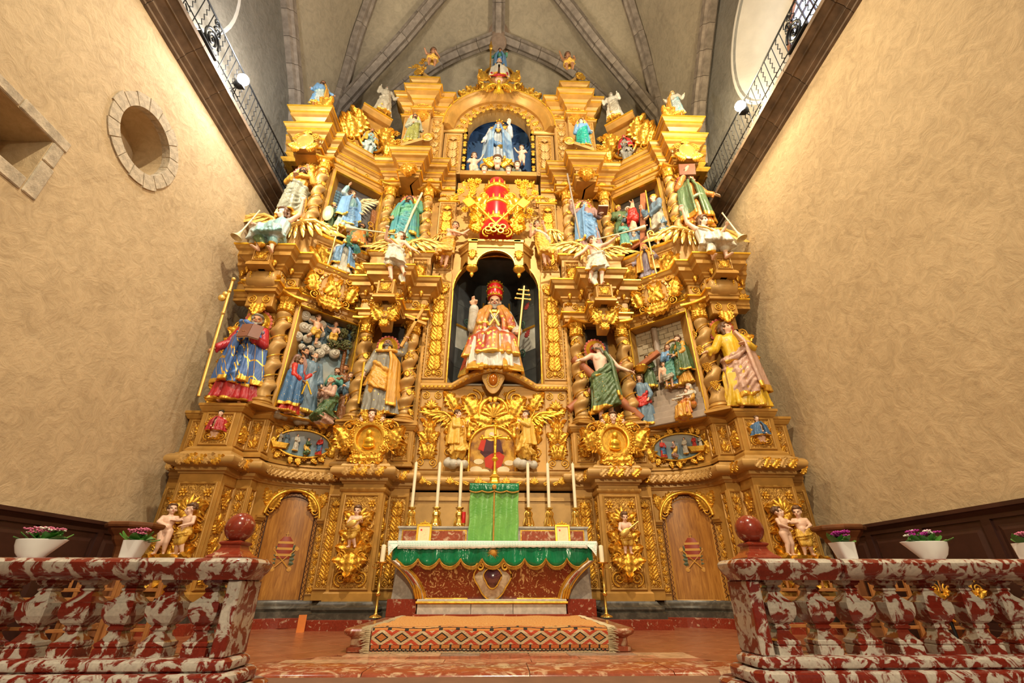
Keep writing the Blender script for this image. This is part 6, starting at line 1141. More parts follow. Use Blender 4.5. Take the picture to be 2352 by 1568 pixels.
def robe_mb(J, hem=.04, flare=1.0, sleeves=1, k=8, ph=0.0, top=1.0, neckline=.84, sl_end=.75, seed=0, belt=True):
 m = MB(); P = {q: V3(v) for q, v in J.items() if q not in ('head', 'lhand', 'rhand')}; rings = []; r_ = random.Random(seed); ph = r_.uniform(0, 6)
 ch, pe, ne = P['chest'], P['pel'], P['neck']; km = (P['lk'] + P['rk']) / 2; am = (P['la'] + P['ra']) / 2; ks = abs(P['lk'].x - P['rk'].x) / 2; as_ = abs(P['la'].x - P['ra'].x) / 2
 if top: rings += [(ne + Vector((0, 0, .0)), .040, .040, .03), (ch.lerp(ne, .80), .075, .055, .02), (ch.lerp(ne, .55), .112, .070, .02)]
 rings += [(ch, .108, .080, .04), (ch.lerp(pe, .5), .092 if belt else .10, .070 if belt else .085, .07), (pe + Vector((0, 0, .045)), .094, .074, .05), (pe + Vector((0, 0, -.02)), .108, .084, .09)]
 sit = abs(km.y - pe.y) > .12
 fl = flare
 if sit: rings += [(pe.lerp(km, .5), ks + .075, .075, .07), (km + Vector((0, -.02, -.01)), ks + .072 * fl, .080, .08)]
 rings += [(pe.lerp(km, .62), ks + .085 * fl, .095 * fl, .10)] if not sit else []
 hm_ = am.copy(); hm_.z = hem
 for f in (.15, .4, .65, .85, 1.0): rings.append((km.lerp(hm_, f) + (Vector((0, -.03, 0)) if sit else Vector()), (ks + .085 * fl) * (1 - f) + (as_ + .115 * fl) * f, (.095 * (1 - f) + .12 * f) * fl, .10 + .07 * f))
 C = [q[0] for q in rings]; L = []
 for i, (c, rx, ry, A) in enumerate(rings):
  t = C[min(i + 1, len(C) - 1)] - C[max(i - 1, 0)]; L.append(fold_ring(c, t if not sit or i < 5 else (t * .5 + Vector((0, -.2, -.6)) * .5 if False else t), rx, ry, A, k, ph + i * .13))
 m.loft(L)
 for kn, an, sd in (('lk', 'la', -1), ('rk', 'ra', 1)): hip = pe + Vector((sd * .05, 0, -.02)); m.cap_(tuple(hip), tuple(P[kn]), .078, .062); m.cap_(tuple(P[kn]), tuple(P[kn].lerp(P[an], .6)), .062, .055)
 for nfold in range(5):           # falling folds in front
  x = (-.08 + .04 * nfold) * fl; a_ = pe + Vector((x * .7, -.075, -.05)); b_ = hm_ + Vector((x * 1.25, -.10 * fl, .012));
  if sit: a_ = km + Vector((x * 1.2, -.07, -.03)); b_ = hm_ + Vector((x * 1.3, -.13, .012))
  m.cap_(tuple(a_), tuple(b_), .014, .024, 8)
 if sleeves:
  for a, b, c in (('ls', 'le', 'lw'), ('rs', 're', 'rw')):
   w_ = P[b].lerp(P[c], sl_end); m.ball(tuple(P[a]), .048, 10, 8); m.cap_(tuple(P[a]), tuple(P[b]), .047, .043); m.cap_(tuple(P[b]), tuple(w_), .043, .040)
   for q in range(3): cc = P[a].lerp(P[b], .25 + .3 * q); m.ball(tuple(cc), .047, 8, 6)
   if sl_end < .9: m.cap_(tuple(w_), tuple(w_ + Vector((0, .0, -.05))), .036, .014)
 return m
def wrap_mb(J, z0=.58, z1=.22, tilt=.10, th=30, k=7, seed=0, rx=1.0, low=None):
 """cloth wound round the hips with an oblique hem and a rolled upper edge"""
 m = MB(); pe = V3(J['pel']); km = (V3(J['lk']) + V3(J['rk'])) / 2; am = (V3(J['la']) + V3(J['ra'])) / 2; r_ = random.Random(seed); ph = r_.uniform(0, 6); rings = []; n = 8; ks = abs(V3(J['lk']).x - V3(J['rk']).x) / 2
 zt = pe.z + (z0 - .52)
 for i in range(n + 1):
  f = i / n; z = zt + (z1 - zt) * f; c = pe.lerp(km, min(1, max(0, (pe.z - z) / max(pe.z - km.z, .01)))) if z > km.z else km.lerp(am, (km.z - z) / max(km.z - am.z, .01)); c = Vector((c.x, c.y, z)); q = 1.0 + .28 * f
  rings.append(fold_ring(c, (0, 0, -1), (.112 * q + (ks - .055) * f) * rx, .098 * q * rx, .05 + .10 * f, k, ph + .5 * f, 44, lambda a, f=f: tilt * (1 - .4 * f) * cos(a - R(th))))
 m.loft(rings)
 R0 = rings[0]; m.tube([R0[i % 44] for i in range(46)], [.024 + .008 * sin(i * 1.3) for i in range(46)], 8); R1 = [tuple(V3(p) + Vector((0, 0, -.045))) for p in rings[1]]; m.tube([R1[i % 44] for i in range(46)], [.018 + .006 * sin(i * 1.9) for i in range(46)], 8)
 for kn, sd in (('lk', -1), ('rk', 1)): m.cap_(tuple(pe + Vector((sd * .05, 0, 0))), J[kn], .085, .070)
 dr = 1 if seed % 2 else -1
 for i in range(6):                # sweeping diagonal folds
  Q = []
  for j in range(7):
   f = j / 6; fi = min(1, .08 + .10 * i + f * (.38 + .05 * i)); k_ = fi * n; ra, rb = rings[int(k_)], rings[min(int(k_) + 1, n)]; idx = int((270 - dr * 75 + dr * (150 - 12 * i) * f) / 360 * 44) % 44; p = V3(ra[idx]).lerp(V3(rb[idx]), k_ % 1); Q.append(tuple(p))
  m.tube(Q, [.006, .013, .017, .019, .018, .013, .006], 7)
 return m
def mantle_mb(J, z1=.10, a0=-150, a1=150, out=1.0, k=7, seed=0, tw=0.0, front=0.0):
 """cloak falling from the shoulders down the back and sides; angles run round the back"""
 m = MB(); pe, ne, ch = V3(J['pel']), V3(J['neck']), V3(J['chest']); am = (V3(J['la']) + V3(J['ra'])) / 2; r_ = random.Random(seed); ph = r_.uniform(0, 6); rings = []; n = 9; N_ = 26
 for i in range(n + 1):
  f = i / n; z = ne.z - .005 + (z1 - ne.z) * f; g = min(1, f * 4.5); c = (ne.lerp(ch, min(1, f * 3)) if f < .33 else ch.lerp(pe, min(1, (f - .33) * 3.4)) if f < .62 else pe.lerp(am, (f - .62) / .38)); rx = (.05 + .085 * g + .045 * f) * out; ry = (.05 + .035 * g + .055 * f) * out; outer = []; inner = []
  for j in range(N_ + 1):
   u = j / N_; a = R(a0 + (a1 - a0) * u + tw * f); q = 1 + (.03 + .11 * f) * sin(k * a + ph) ; px = c.x + rx * q * sin(a); py = c.y + ry * q * cos(a); e = .014 + .012 * (abs(u - .5) > .44); nx, ny = sin(a), cos(a); outer.append((px + nx * e, py + ny * e, z)); inner.append((px - nx * e, py - ny * e, z))
  rings.append(outer + inner[::-1])
 m.loft(rings)
 for col in (0, N_): m.tube([r[col] for r in rings], .020, 7)
 return m
def drape_mb(path, rad=.03, fold=3, seed=0, flat=.5):
 """a bunched band of cloth along a path"""
 m = MB(); r_ = random.Random(seed); P = [V3(p) for p in path]; Q = catmull(P, 5)
 for k in range(fold):
  o = Vector((r_.uniform(-1, 1), r_.uniform(-.5, .5), r_.uniform(-1, 1))) * rad * .8; m.tube([tuple(p + o) for p in Q], [rad * (.7 + .3 * sin(i * .7 + k)) for i in range(len(Q))], 8)
 return m
def hair_mb(J, hs=1.0, kind='short', seed=0):
 m = MB(); r_ = random.Random(seed); hm = head_matrix(J) @ T(0, 0, .845) @ S(hs) @ T(0, 0, -.845); q = lambda c, r: m.ball(c, r, 8, 6, M=hm)
 if kind != 'bald': q((0, .016, .955), (.050, .058, .052))
 for i in range(46):
  a = R(r_.uniform(50, 310) - 90 - 90); e = r_.uniform(-.35, 1.25); x = .050 * cos(e) * sin(a * 1.0); y = .016 + .060 * cos(e) * cos(a); z = .950 + .056 * sin(e)
  a2 = r_.uniform(-2.2, 2.2); x = .050 * cos(e) * sin(a2); y = .014 + .060 * cos(e) * cos(a2); z = .948 + .056 * sin(e)
  if kind == 'bald' and z > .955: continue
  if y < -.02 and z < .96: continue
  q((x, y, z), r_.uniform(.012, .018))
 if kind in ('short', 'curly', 'long'):
  for i in range(9): a2 = R(-60 + 15 * i + 180); q((.046 * sin(a2), .012 + .056 * cos(a2), .978), .014)
 if kind == 'long':
  for s in (-1, 1):
   for i in range(6): q((s * (.050 + .006 * sin(i)), .018, .93 - i * .016), (.016, .020, .016))
  for i in range(14): q((r_.uniform(-.045, .045), .05 + r_.uniform(-.01, .012), .93 - r_.uniform(0, .11)), .018)
 return m
def beard_mb(J, hs=1.0, L=1.0, seed=0):
 m = MB(); r_ = random.Random(seed); hm = head_matrix(J) @ T(0, 0, .845) @ S(hs) @ T(0, 0, -.845); q = lambda c, r: m.ball(c, r, 8, 6, M=hm)
 for s in (-1, 1):
  for i in range(6): f = i / 5; q((s * (.044 - .030 * f), -.008 - .036 * f, .905 - .035 * f), .013)
  q((s * .012, -.058, .897), (.012, .007, .006))
 for i in range(14): f = r_.random(); q((r_.uniform(-.022, .022) * (1 - .6 * f), -.046 - .012 * f, .874 - .062 * f * L), .013)
 return m
def wing_feather():
 m = MB(); rings = []
 for i in range(7): f = i / 6; w_ = .085 * (sin(pi * min(1, .18 + .8 * f)) ** .6) * (1 if f < .95 else .4); z = .05 * sin(f * 1.6); rings.append([(-w_, f, z), (0, f, z + .022), (w_, f, z), (0, f, z - .010)])
 m.loft(rings); me = m.mesh('feather', 30); return me
FEATHER = {}
def wing(parent, W, span, mat, name='wing'):
 """a spread wing: local x along the span, y up, z to the viewer"""
 if mat not in FEATHER: me = wing_feather(); me.materials.append(mat); FEATHER[mat] = me
 m = MB(); pts = [(0, 0, 0), (.22, .16, .02), (.48, .22, .03), (.75, .12, .02), (1.0, -.05, 0)]; m.tube(pts, [.05, .06, .055, .04, .012], 8); o = link(name, m.mesh(name, 60), parent, W @ S(span), mat); Q = catmull([V3(p) for p in pts], 6)
 for layer, (n, L0, L1, z) in enumerate(((9, .30, .55, -.01), (8, .20, .34, .025), (8, .12, .18, .05))):
  for i in range(n):
   f = i / (n - 1); p = Q[int(f * (len(Q) - 1) * (.98 - .12 * layer))]; a = -172 + 62 * f + 8 * layer; L = (L0 + (L1 - L0) * sin(f * pi * .75 + .3)); link('feather', FEATHER[mat], o, W @ S(span) @ T(p.x, p.y + .02, z) @ RZ(a) @ S(L * 1.15, L, L))
 return o
HALO = {}
def halo(parent, J, W, H, r=.085):
 _c = head_matrix(J) @ Vector((0, .03, .945)); hm = W @ S(H) @ T(_c.x, _c.y + .035, _c.z) @ RX(90 + 14)
 if 'g' not in HALO:
  HALO['g'] = MB().lathe([(.55, .0), (.56, .03), (.80, .035), (.84, .06), (.90, .06), (.92, .03), (.92, -.02), (.55, -.02)], 32).mesh('halo_ring', 40); HALO['g'].materials.append(GOLDB)
  m = MB()
  for k in range(20): a = 2 * pi * k / 20; m.lathe([(.02, -.02), (.15, -.02), (.15, .025), (.10, .04), (.02, .04)], 8, M=T(.97 * cos(a), .97 * sin(a), 0))
  HALO['r'] = m.mesh('halo_rim', 40); HALO['r'].materials.append(simple('pink_red_halo', (.62, .14, .10), .45)); m = MB().lathe([(.01, 0), (.56, 0), (.56, -.015), (.01, -.015)], 24); HALO['c'] = m.mesh('halo_field', 40); HALO['c'].materials.append(simple('red_halo_field', (.50, .05, .03), .4))
 o = link('halo', HALO['g'], parent, hm @ S(r, r, r)); link('halo_rim', HALO['r'], o, hm @ S(r, r, r)); link('halo_field', HALO['c'], o, hm @ S(r, r, r)); return o
def figure(loc, H, rot=0, pose=None, skin=None, robe=None, wrap=None, mantle=None, drapes=(), hair=('short', None), beard=None, fat=1.0, hs=1.0, label=None, cat='statue', name='statue', parent=None, group=None, vox=.0085, hal=0, lean=0, hands=True, tilt=0, base=STAND, face_=True, extra=()):
 """one carved figure. Top-level: an Empty with body, clothing and hair as parts; inside a relief: the body is the part, the rest its sub-parts"""
 J = dict(base); J.update(pose or {}); W = T(*loc) @ RZ(rot) @ RX(tilt) @ RY(lean)
 skin = skin or SKIN
 if parent is None: root = thing(name, label, cat, W=W.copy(), group=group)
 else: root = parent
 WS = W @ S(H); bm = fuse(body_mb(J, fat, hs, hands), vox, 1, 'body'); bm.materials.append(skin); body = link('body' if parent is None else (name or 'relief_figure'), bm, root, WS)
 own = root if parent is None else body
 def add(nm, mb, mat, v=None, it=1): me = fuse(mb, v or vox, it, nm); me.materials.append(mat); return link(nm, me, own, WS)
 if robe: mt, kw = robe; add('robe', robe_mb(J, **kw), mt)
 if wrap: mt, kw = wrap; add('wrap', wrap_mb(J, **kw), mt)
 if mantle: mt, kw = mantle; add('mantle', mantle_mb(J, **kw), mt)
 for nm_, mt, mb in extra: add(nm_, mb(J), mt)
 for mt, path, rad in drapes: add('drapery', drape_mb(path, rad, 4), mt)
 if hair: kd, mt = hair; add('hair', hair_mb(J, hs, kd, 3), mt or HAIRB, vox, 0)
 if beard: L, mt = beard; add('beard', beard_mb(J, hs, L, 5), mt, vox, 0)
 if face_:
  m = MB(); hm = head_matrix(J) @ T(0, 0, .845) @ S(hs) @ T(0, 0, -.845)
  for s in (-1, 1): m.ball((s * .019, -.0495, .926), (.0085, .006, .0045), 8, 6, M=hm)
  link('eyes', m.mesh('eyes', 180), own, WS, EYE); m = MB(); m.ball((0, -.0605, .889), (.013, .005, .0042), 8, 6, M=hm); link('lips', m.mesh('lips', 180), own, WS, LIP)
 if hal: halo(own, J, W, H, hal)
 return own, WS, J
def jw(WS, J, k, d=(0, 0, 0)): return WS @ (V3(J[k]) + V3(d))
# ----------------------------------------------------------------- cloth colours
BLUEG = cloth('blue_gold_lattice_drapery', (.06, .15, .42), .07, 0, 14); REDC = cloth('crimson_drapery', (.42, .02, .03), .03); STARG = cloth('grey_starred_drapery', (.26, .25, .22), .05, .16); GOLDC = cloth('ochre_gilded_drapery', (.66, .33, .05), .05)
GREENC = cloth('green_gilded_drapery', (.10, .16, .07), .10, .10); YELC = cloth('yellow_drapery', (.72, .46, .03), .03); PINKC = cloth('rose_gilded_drapery', (.55, .34, .26), .09, .12); TEALC = cloth('teal_drapery', (.07, .28, .32), .06, 0, 0, (.10, .32, .20)); GREYG = cloth('grey_green_drapery', (.30, .30, .22), .07)
ORANGE = cloth('orange_drapery', (.62, .20, .04), .04); PALEB = cloth('pale_blue_drapery', (.42, .50, .50), .06, 0, 0, (.22, .40, .42)); WHITEC = cloth('white_gilded_drapery', (.62, .58, .48), .06, .08); COPE = cloth('red_gold_brocade_cope', (.44, .07, .03), .12, .30, 0, (.50, .22, .05)); ALB = cloth('white_linen_alb', (.60, .57, .50), .03); MAUVE = cloth('mauve_drapery', (.34, .20, .18), .05); SKYC = cloth('sky_blue_drapery', (.16, .32, .55), .06); OLIVE = cloth('olive_drapery', (.26, .26, .07), .06); BROWNC = cloth('brown_drapery', (.24, .09, .03), .04); MARYB = cloth('madonna_blue_mantle', (.12, .24, .44), .08, .10, 0, (.30, .42, .55)); MARYW = cloth('madonna_white_robe', (.52, .56, .60), .05, .16); GILT = cloth('gilded_drapery', (.80, .48, .08), .04); GREYW = cloth('unpainted_grey_drapery', (.42, .37, .28), .03)
WINGG = simple('gilded_feathers', (.86, .58, .16), .35, .55, .2, 8); WINGW = simple('white_gold_feathers', (.75, .65, .40), .4, .25, .25, 10); PAGE = simple('book_pages', (.70, .60, .40), .8); COVER = simple('brown_book_cover', (.16, .05, .02), .5); TIMBER = simple('cross_timber', (.40, .13, .05), .5, 0, .3, 8); CROSSG = simple('gilt_cross_wood', (.52, .27, .06), .4, .3)
def prop(mb, name, mat, label, cat, W=None, smooth=40): return tag(mb.build(name, mat, None, smooth, W=W), label, cat)
def book(M, wdt, hgt, label, open_=True):
 b = thing('book', label, 'book', W=M); m = MB()
 if open_:
  for s in (-1, 1):
   link('cover', MB().box(0, s * wdt, -.012, .0, -hgt / 2, hgt / 2).mesh('cover'), b, M @ RZ(s * 14), COVER); link('pages', MB().cbox(0, s * wdt * .94, 0, .035, -hgt * .46, hgt * .46, .004).mesh('pages'), b, M @ RZ(s * 14), PAGE)
 else:
  link('cover', MB().cbox(-wdt, wdt, -.03, .03, -hgt / 2, hgt / 2, .006).mesh('cover'), b, M, COVER); link('pages', MB().box(-wdt * .96, wdt * 1.01, -.022, .022, -hgt * .47, hgt * .505).mesh('pages'), b, M, PAGE)
 return b
def trumpet(a, b, label, r=.075):
 a = V3(a); b = V3(b); q = (b - a); M = T(*a) @ q.to_track_quat('Z', 'Y').to_matrix().to_4x4(); L = q.length
 t_ = thing('trumpet', label, 'trumpet', W=M); link('tube', MB().lathe([(.020, 0), (.014, .02), (.013, L * .3), (.022, L * .31), (.022, L * .33), (.014, L * .34), (.018, L * .75)], 12).mesh('tube', 40), t_, M, WINGW); link('bell', MB().lathe([(.018, L * .74), (.028, L * .80), (.045, L * .90), (r, L * .985), (r * 1.05, L), (r * .9, L * .99), (.03, L * .90)], 16).mesh('bell', 40), t_, M, WINGW); return t_
UNS = dict(k=8)
# ----------------------------------------------------------------- lower saints
own, WS, J = figure((BX(-1, 4.22), 7.14, 2.55), 1.72, 10, dict(le=(-.17, -.03, .63), lw=(-.25, -.10, .53), re=(.165, -.07, .62), rw=(.06, -.18, .66), lhand='fist', head=(12, -2, 4), lk=(-.06, -.05, .28)), SKIND, (REDC, dict(flare=1.15, seed=1)), (BLUEG, dict(z0=.80, z1=.17, tilt=.07, th=200, rx=1.10, seed=2)), (BLUEG, dict(z1=.20, a0=-165, a1=165, out=1.14, seed=3)), (), ('curly', HAIRG), (1.1, HAIRG), 1, 1, 'bearded saint in a blue gold-latticed mantle and red robe reading on the outer left pedestal', hal=.125, vox=.0085)
p = jw(WS, J, 'rw', (.005, -.06, .03)); book(T(*p) @ RZ(14) @ RX(-22), .17, .32, 'open brown book held by the blue-mantled saint on the left')
p = jw(WS, J, 'lw', (-.02, -.03, -.01)); st = thing('pilgrim_staff', 'gilt pilgrim staff with gourds held by the blue-mantled saint', 'staff', W=T(p.x + .06, p.y, 2.6)); MB().tube([(p.x + .07, p.y, 2.60), (p.x - .02, p.y, 4.78)], .024, 8).build('shaft', WINGG, st, 60)
for x, z, r in ((-.05, 4.48, .05), (-.09, 4.40, .06), (.0, 4.80, .035), (.0, 4.55, .032), (.02, 4.1, .03)): MB().ball((p.x + x, p.y - .02, z), r, 12, 9).build('gourd' if r > .04 else 'knop', WINGG, st, 180)
own, WS, J = figure((BX(-1, 2.07), 7.92, 2.62), 1.64, 4, dict(le=(-.16, -.02, .63), lw=(-.19, -.10, .49), re=(.19, .0, .80), rw=(.215, -.05, .93), rhand='fist', lhand='fist', head=(8, -22, 0), lk=(-.07, -.07, .30)), SKIN, (STARG, dict(flare=1.1, seed=4)), (GOLDC, dict(z0=.57, z1=.30, tilt=-.09, th=0, rx=1.06, seed=5)), (GOLDC, dict(z1=.12, a0=-20, a1=150, out=1.1, seed=6)), [(GOLDC, [(-.10, -.06, .80), (0, -.10, .78), (.10, -.06, .80), (.11, .05, .8)], .022)], ('bald', HAIRG), (1.8, HAIRG), 1, 1, 'long-bearded saint in a grey starred robe raising a cross on the left inner pedestal', hal=.125)
p = jw(WS, J, 'rw', (.0, -.03, .03)); cr = thing('wooden_cross', 'slim gilt cross raised by the grey-robed saint', 'cross', W=T(*p)); M = T(*p) @ RY(22); link('upright', MB().cbox(-.03, .03, -.02, .02, -.20, .72, .005).mesh('upright'), cr, M, CROSSG); link('crossbar', MB().cbox(-.22, .22, -.02, .02, .40, .46, .005).mesh('crossbar'), cr, M, CROSSG)
p = jw(WS, J, 'lw', (0, -.05, .02)); prop(MB().loft([[(p.x + x - .02 * z, p.y - .02 + y, p.z + z) for x, y in ((-.018, 0), (0, -.008), (.018, 0), (0, .008))] for z in (.14, .05, -.60, -.66)]), 'sword', GOLDB, 'gilt sword pointing down in the grey-robed saint\'s hand', 'sword')
own, WS, J = figure((BX(1, 2.03), 7.92, 2.62), 1.62, 6, dict(le=(-.20, .0, .745), lw=(-.27, -.07, .70), re=(.20, -.02, .665), rw=(.30, -.07, .60), head=(22, -18, 0), lk=(-.05, -.06, .28), rk=(.07, .0, .28)), SKINP, None, (GREENC, dict(z0=.60, z1=.13, tilt=.10, th=0, rx=1.10, seed=8)), (GREENC, dict(z1=.25, a0=20, a1=150, out=1.05, seed=9)), [(GREENC, [(-.10, -.05, .52), (0, -.11, .55), (.10, -.08, .66), (.12, 0, .78)], .028)], ('bald', HAIRG), (1.3, HAIRG), 1.05, 1, 'bare-chested bearded saint in a green wrap leaning on a diagonal cross on the right', hal=.125)
sc_ = thing('saltire_cross', 'red timber diagonal cross behind the bare-chested saint', 'cross', W=T(BX(1, 2.0), 7.99, 3.3))
M = T(BX(1, 2.0), 7.98, 3.40); link('beam', MB().lathe([(.085, -1.0), (.085, .68)], 14, M=RY(-44)).mesh('beam', 40), sc_, M, TIMBER); link('beam', MB().lathe([(.075, -.8), (.075, .75)], 14, M=RY(50)).mesh('beam', 40), sc_, M @ T(0, .1, 0), TIMBER)
own, WS, J = figure((BX(1, 4.22), 7.14, 2.55), 1.72, -6, dict(le=(-.19, -.03, .655), lw=(-.285, -.08, .615), re=(.175, -.05, .65), rw=(.07, -.14, .655), head=(38, -14, 0), rk=(.08, -.06, .28)), SKIN, (YELC, dict(flare=1.15, seed=11, sl_end=.72)), (PINKC, dict(z0=.62, z1=.14, tilt=.09, th=20, rx=1.10, seed=12)), (PINKC, dict(z1=.18, a0=0, a1=160, out=1.25, seed=13)), [(PINKC, [(-.12, -.07, .50), (0, -.13, .56), (.11, -.09, .68), (.14, .02, .79)], .03)], ('long', HAIRB), None, 1, 1, 'young saint in a yellow tunic and rose mantle on the outer right pedestal', hal=.1255)
# ----------------------------------------------------------------- upper saints
figure((BX(-1, 4.22), 7.22, 6.5), 1.60, 12, dict(le=(-.15, -.03, .64), lw=(-.05, -.14, .66), re=(.17, -.03, .70), rw=(.10, -.10, .84), head=(20, -24, 0)), SKIND, (GOLDC, dict(flare=1.0, seed=21)), (GREYG, dict(z0=.60, z1=.10, tilt=.06, th=180, rx=1.14, seed=22)), None, [(GOLDC, [(-.11, -.06, .74), (0, -.11, .72), (.11, -.06, .76)], .03)], ('short', HAIRD), (.9, HAIRD), 1, 1, 'dark-bearded saint in a yellow tunic and grey-green wrap, upper outer left', hal=.125, vox=.0095)
own, WS, J = figure((BX(-1, 2.08), 7.98, 6.45), 1.62, 4, dict(le=(-.16, -.02, .63), lw=(-.16, -.10, .50), re=(.19, .0, .72), rw=(.17, -.08, .85), rhand='fist', head=(10, -14, 8)), SKIND, (TEALC, dict(flare=1.1, seed=24)), (TEALC, dict(z0=.72, z1=.12, tilt=.06, rx=1.10, seed=25)), (TEALC, dict(z1=.2, a0=-150, a1=150, out=1.08, seed=26)), (), ('curly', HAIRD), (.9, HAIRD), 1, 1, 'bearded saint in teal robes with a long staff, upper inner left', hal=.125, vox=.0095)
p = jw(WS, J, 'rw', (0, -.05, .02)); prop(MB().tube([(p.x + .05, p.y, p.z + .12), (p.x - .10, p.y - .05, p.z - .55), (p.x - .22, p.y - .10, p.z - 1.25)], .026, 8), 'saint_staff', WINGW, 'pale staff held by the teal-robed upper saint', 'staff')
own, WS, J = figure((BX(1, 2.06), 7.98, 6.45), 1.60, -4, dict(le=(-.19, .0, .74), lw=(-.21, -.07, .88), lhand='fist', re=(.17, -.03, .64), rw=(.18, -.13, .60), head=(22, -20, 0)), SKINP, (MAUVE, dict(flare=1.05, seed=28)), (SKYC, dict(z0=.60, z1=.12, tilt=-.08, rx=1.10, seed=29)), (SKYC, dict(z1=.15, a0=-160, a1=-10, out=1.1, seed=30)), (), ('long', HAIRB), None, 1, 1, 'young saint in mauve and sky blue with a lance, upper inner right', hal=.125, vox=.0095)
p = jw(WS, J, 'lw', (0, -.04, .03)); prop(MB().tube([(p.x - .05, p.y, p.z + .85), (p.x + .12, p.y, p.z - 1.15)], .022, 8), 'saint_lance', simple('silver_wood', (.42, .36, .30), .35, .3), 'grey lance held by the mauve-robed upper saint', 'lance'); p = jw(WS, J, 'rw', (.02, -.06, .02)); book(T(*p) @ RX(70), .11, .22, 'brown book resting on the mauve saint\'s forearm', False)
own, WS, J = figure((BX(1, 4.20), 7.22, 6.5), 1.62, -6, dict(le=(-.17, -.05, .70), lw=(-.06, -.15, .90), re=(.19, -.02, .62), rw=(.28, -.06, .55), head=(-20, -10, 0)), SKIN, (ORANGE, dict(flare=1.1, seed=32)), None, (GREENC, dict(z1=.12, a0=-165, a1=165, out=1.22, seed=33)), [(cloth('pale_green_drapery', (.30, .38, .24), .05), [(-.13, -.02, .30), (-.05, -.12, .45), (.08, -.12, .50), (.16, -.05, .42)], .03)], ('long', HAIRB), None, 1, 1, 'saint in an orange robe and green cloak lifting a book, upper outer right', hal=.125, vox=.0095)
p = jw(WS, J, 'lw', (.03, .0, .035)); book(T(*p) @ RZ(-10) @ RY(6), .17, .33, 'large brown book lifted before the orange-robed saint\'s face', False)
# ----------------------------------------------------------------- trumpet angels
q = at(607, 585, 6.80); own, WS, J = figure((q.x, 6.98, q.z - .05), 1.62, -8, dict(le=(-.17, -.05, .52), lw=(-.21, -.13, .49), lhand='fist', re=(.20, .02, .73), rw=(.235, -.03, .89), head=(-50, 12, 0), lk=(-.08, -.17, .35), rk=(.09, -.16, .33), la=(-.02, -.19, .07), ra=(.13, -.17, .05)), SKINP, (PALEB, dict(flare=1.0, sleeves=0, seed=41, hem=.20)), None, None, [(GREENC, [(-.14, -.10, .40), (-.08, -.2, .30), (-.02, -.24, .18), (.04, -.22, .08)], .04)], ('long', HAIRB), None, 1, 1.05, 'seated trumpet angel in a pale blue dress raising an arm at the outer left', base=SIT, name='angel_statue', cat='angel')
p = jw(WS, J, 'lw', (0, -.06, .02)); trumpet((p.x + .08, p.y, p.z + .22), (p.x - .12, p.y - .08, p.z - .52), 'gilt trumpet hanging from the outer left angel\'s hand', .10)
wing(own, face(q.x - .12, 7.16, q.z + 1.02) @ RZ(-12) @ S(-1, 1, 1), .80, WINGG); wing(own, face(q.x + .16, 7.12, q.z + .98) @ RZ(-8), .86, WINGG)
q = at(898, 650, 7.36); own, WS, J = figure((q.x, 7.40, q.z - .03), 1.36, 8, dict(le=(-.17, -.06, .78), lw=(-.15, -.17, .86), lhand='fist', re=(.19, -.02, .70), rw=(.30, -.08, .60), head=(-52, -22, 0), chest=(.0, -.01, .72), lk=(-.05, -.11, .30), rk=(.10, -.10, .33), la=(.0, -.08, .06), ra=(.17, -.12, .14)), SKINP, None, (WHITEC, dict(z0=.62, z1=.30, tilt=-.05, rx=1.02, seed=43)), None, [(GOLDC, [(-.10, -.06, .80), (0, -.09, .70), (.09, -.07, .60)], .012), (WHITEC, [(.09, -.02, .45), (.14, .0, .30), (.13, -.03, .14), (.16, -.04, .04)], .035)], ('short', HAIRB), None, 1, 1.05, 'bare-armed angel blowing a long trumpet to the left above the left inner saint', base=FLY, name='angel_statue', cat='angel')
p = jw(WS, J, 'lw', (-.02, -.05, .02)); a = WS @ (head_matrix(J) @ Vector((0, -.07, .888))); trumpet(a, (a.x - .98, a.y - .10, a.z + .06), 'long gilt trumpet blown leftwards by an angel', .055)
wing(own, face(q.x - .08, 7.58, q.z + 1.0) @ RZ(-10) @ S(-1, 1, 1), .55, WINGG); wing(own, face(q.x + .10, 7.58, q.z + 1.06) @ RZ(6), .78, WINGG)
q = at(1378, 660, 7.36); own, WS, J = figure((q.x, 7.40, q.z - .03), 1.36, -8, dict(le=(-.19, -.02, .70), lw=(-.29, -.08, .58), re=(.19, -.06, .79), rw=(.30, -.12, .84), rhand='fist', head=(55, -18, 0), lk=(-.09, -.10, .32), rk=(.05, -.11, .30), la=(-.13, -.10, .11), ra=(.03, -.08, .05)), SKINP, None, (WHITEC, dict(z0=.62, z1=.28, tilt=.05, rx=1.02, seed=45)), None, [(GOLDC, [(-.10, -.06, .80), (0, -.09, .70), (.09, -.07, .60)], .012), (WHITEC, [(-.06, -.06, .40), (-.05, -.08, .25), (-.08, -.08, .12), (-.05, -.1, .02)], .035)], ('short', HAIRB), None, 1, 1.05, 'bare-armed angel blowing a long trumpet to the right above the green-wrapped saint', base=FLY, name='angel_statue', cat='angel')
a = WS @ (head_matrix(J) @ Vector((0, -.07, .888))); trumpet(a, (a.x + 1.0, a.y - .10, a.z + .26), 'long gilt trumpet blown rightwards by an angel', .055)
wing(own, face(q.x - .10, 7.58, q.z + 1.06) @ RZ(-8) @ S(-1, 1, 1), .78, WINGG); wing(own, face(q.x + .10, 7.58, q.z + .98) @ RZ(12), .66, WINGG)
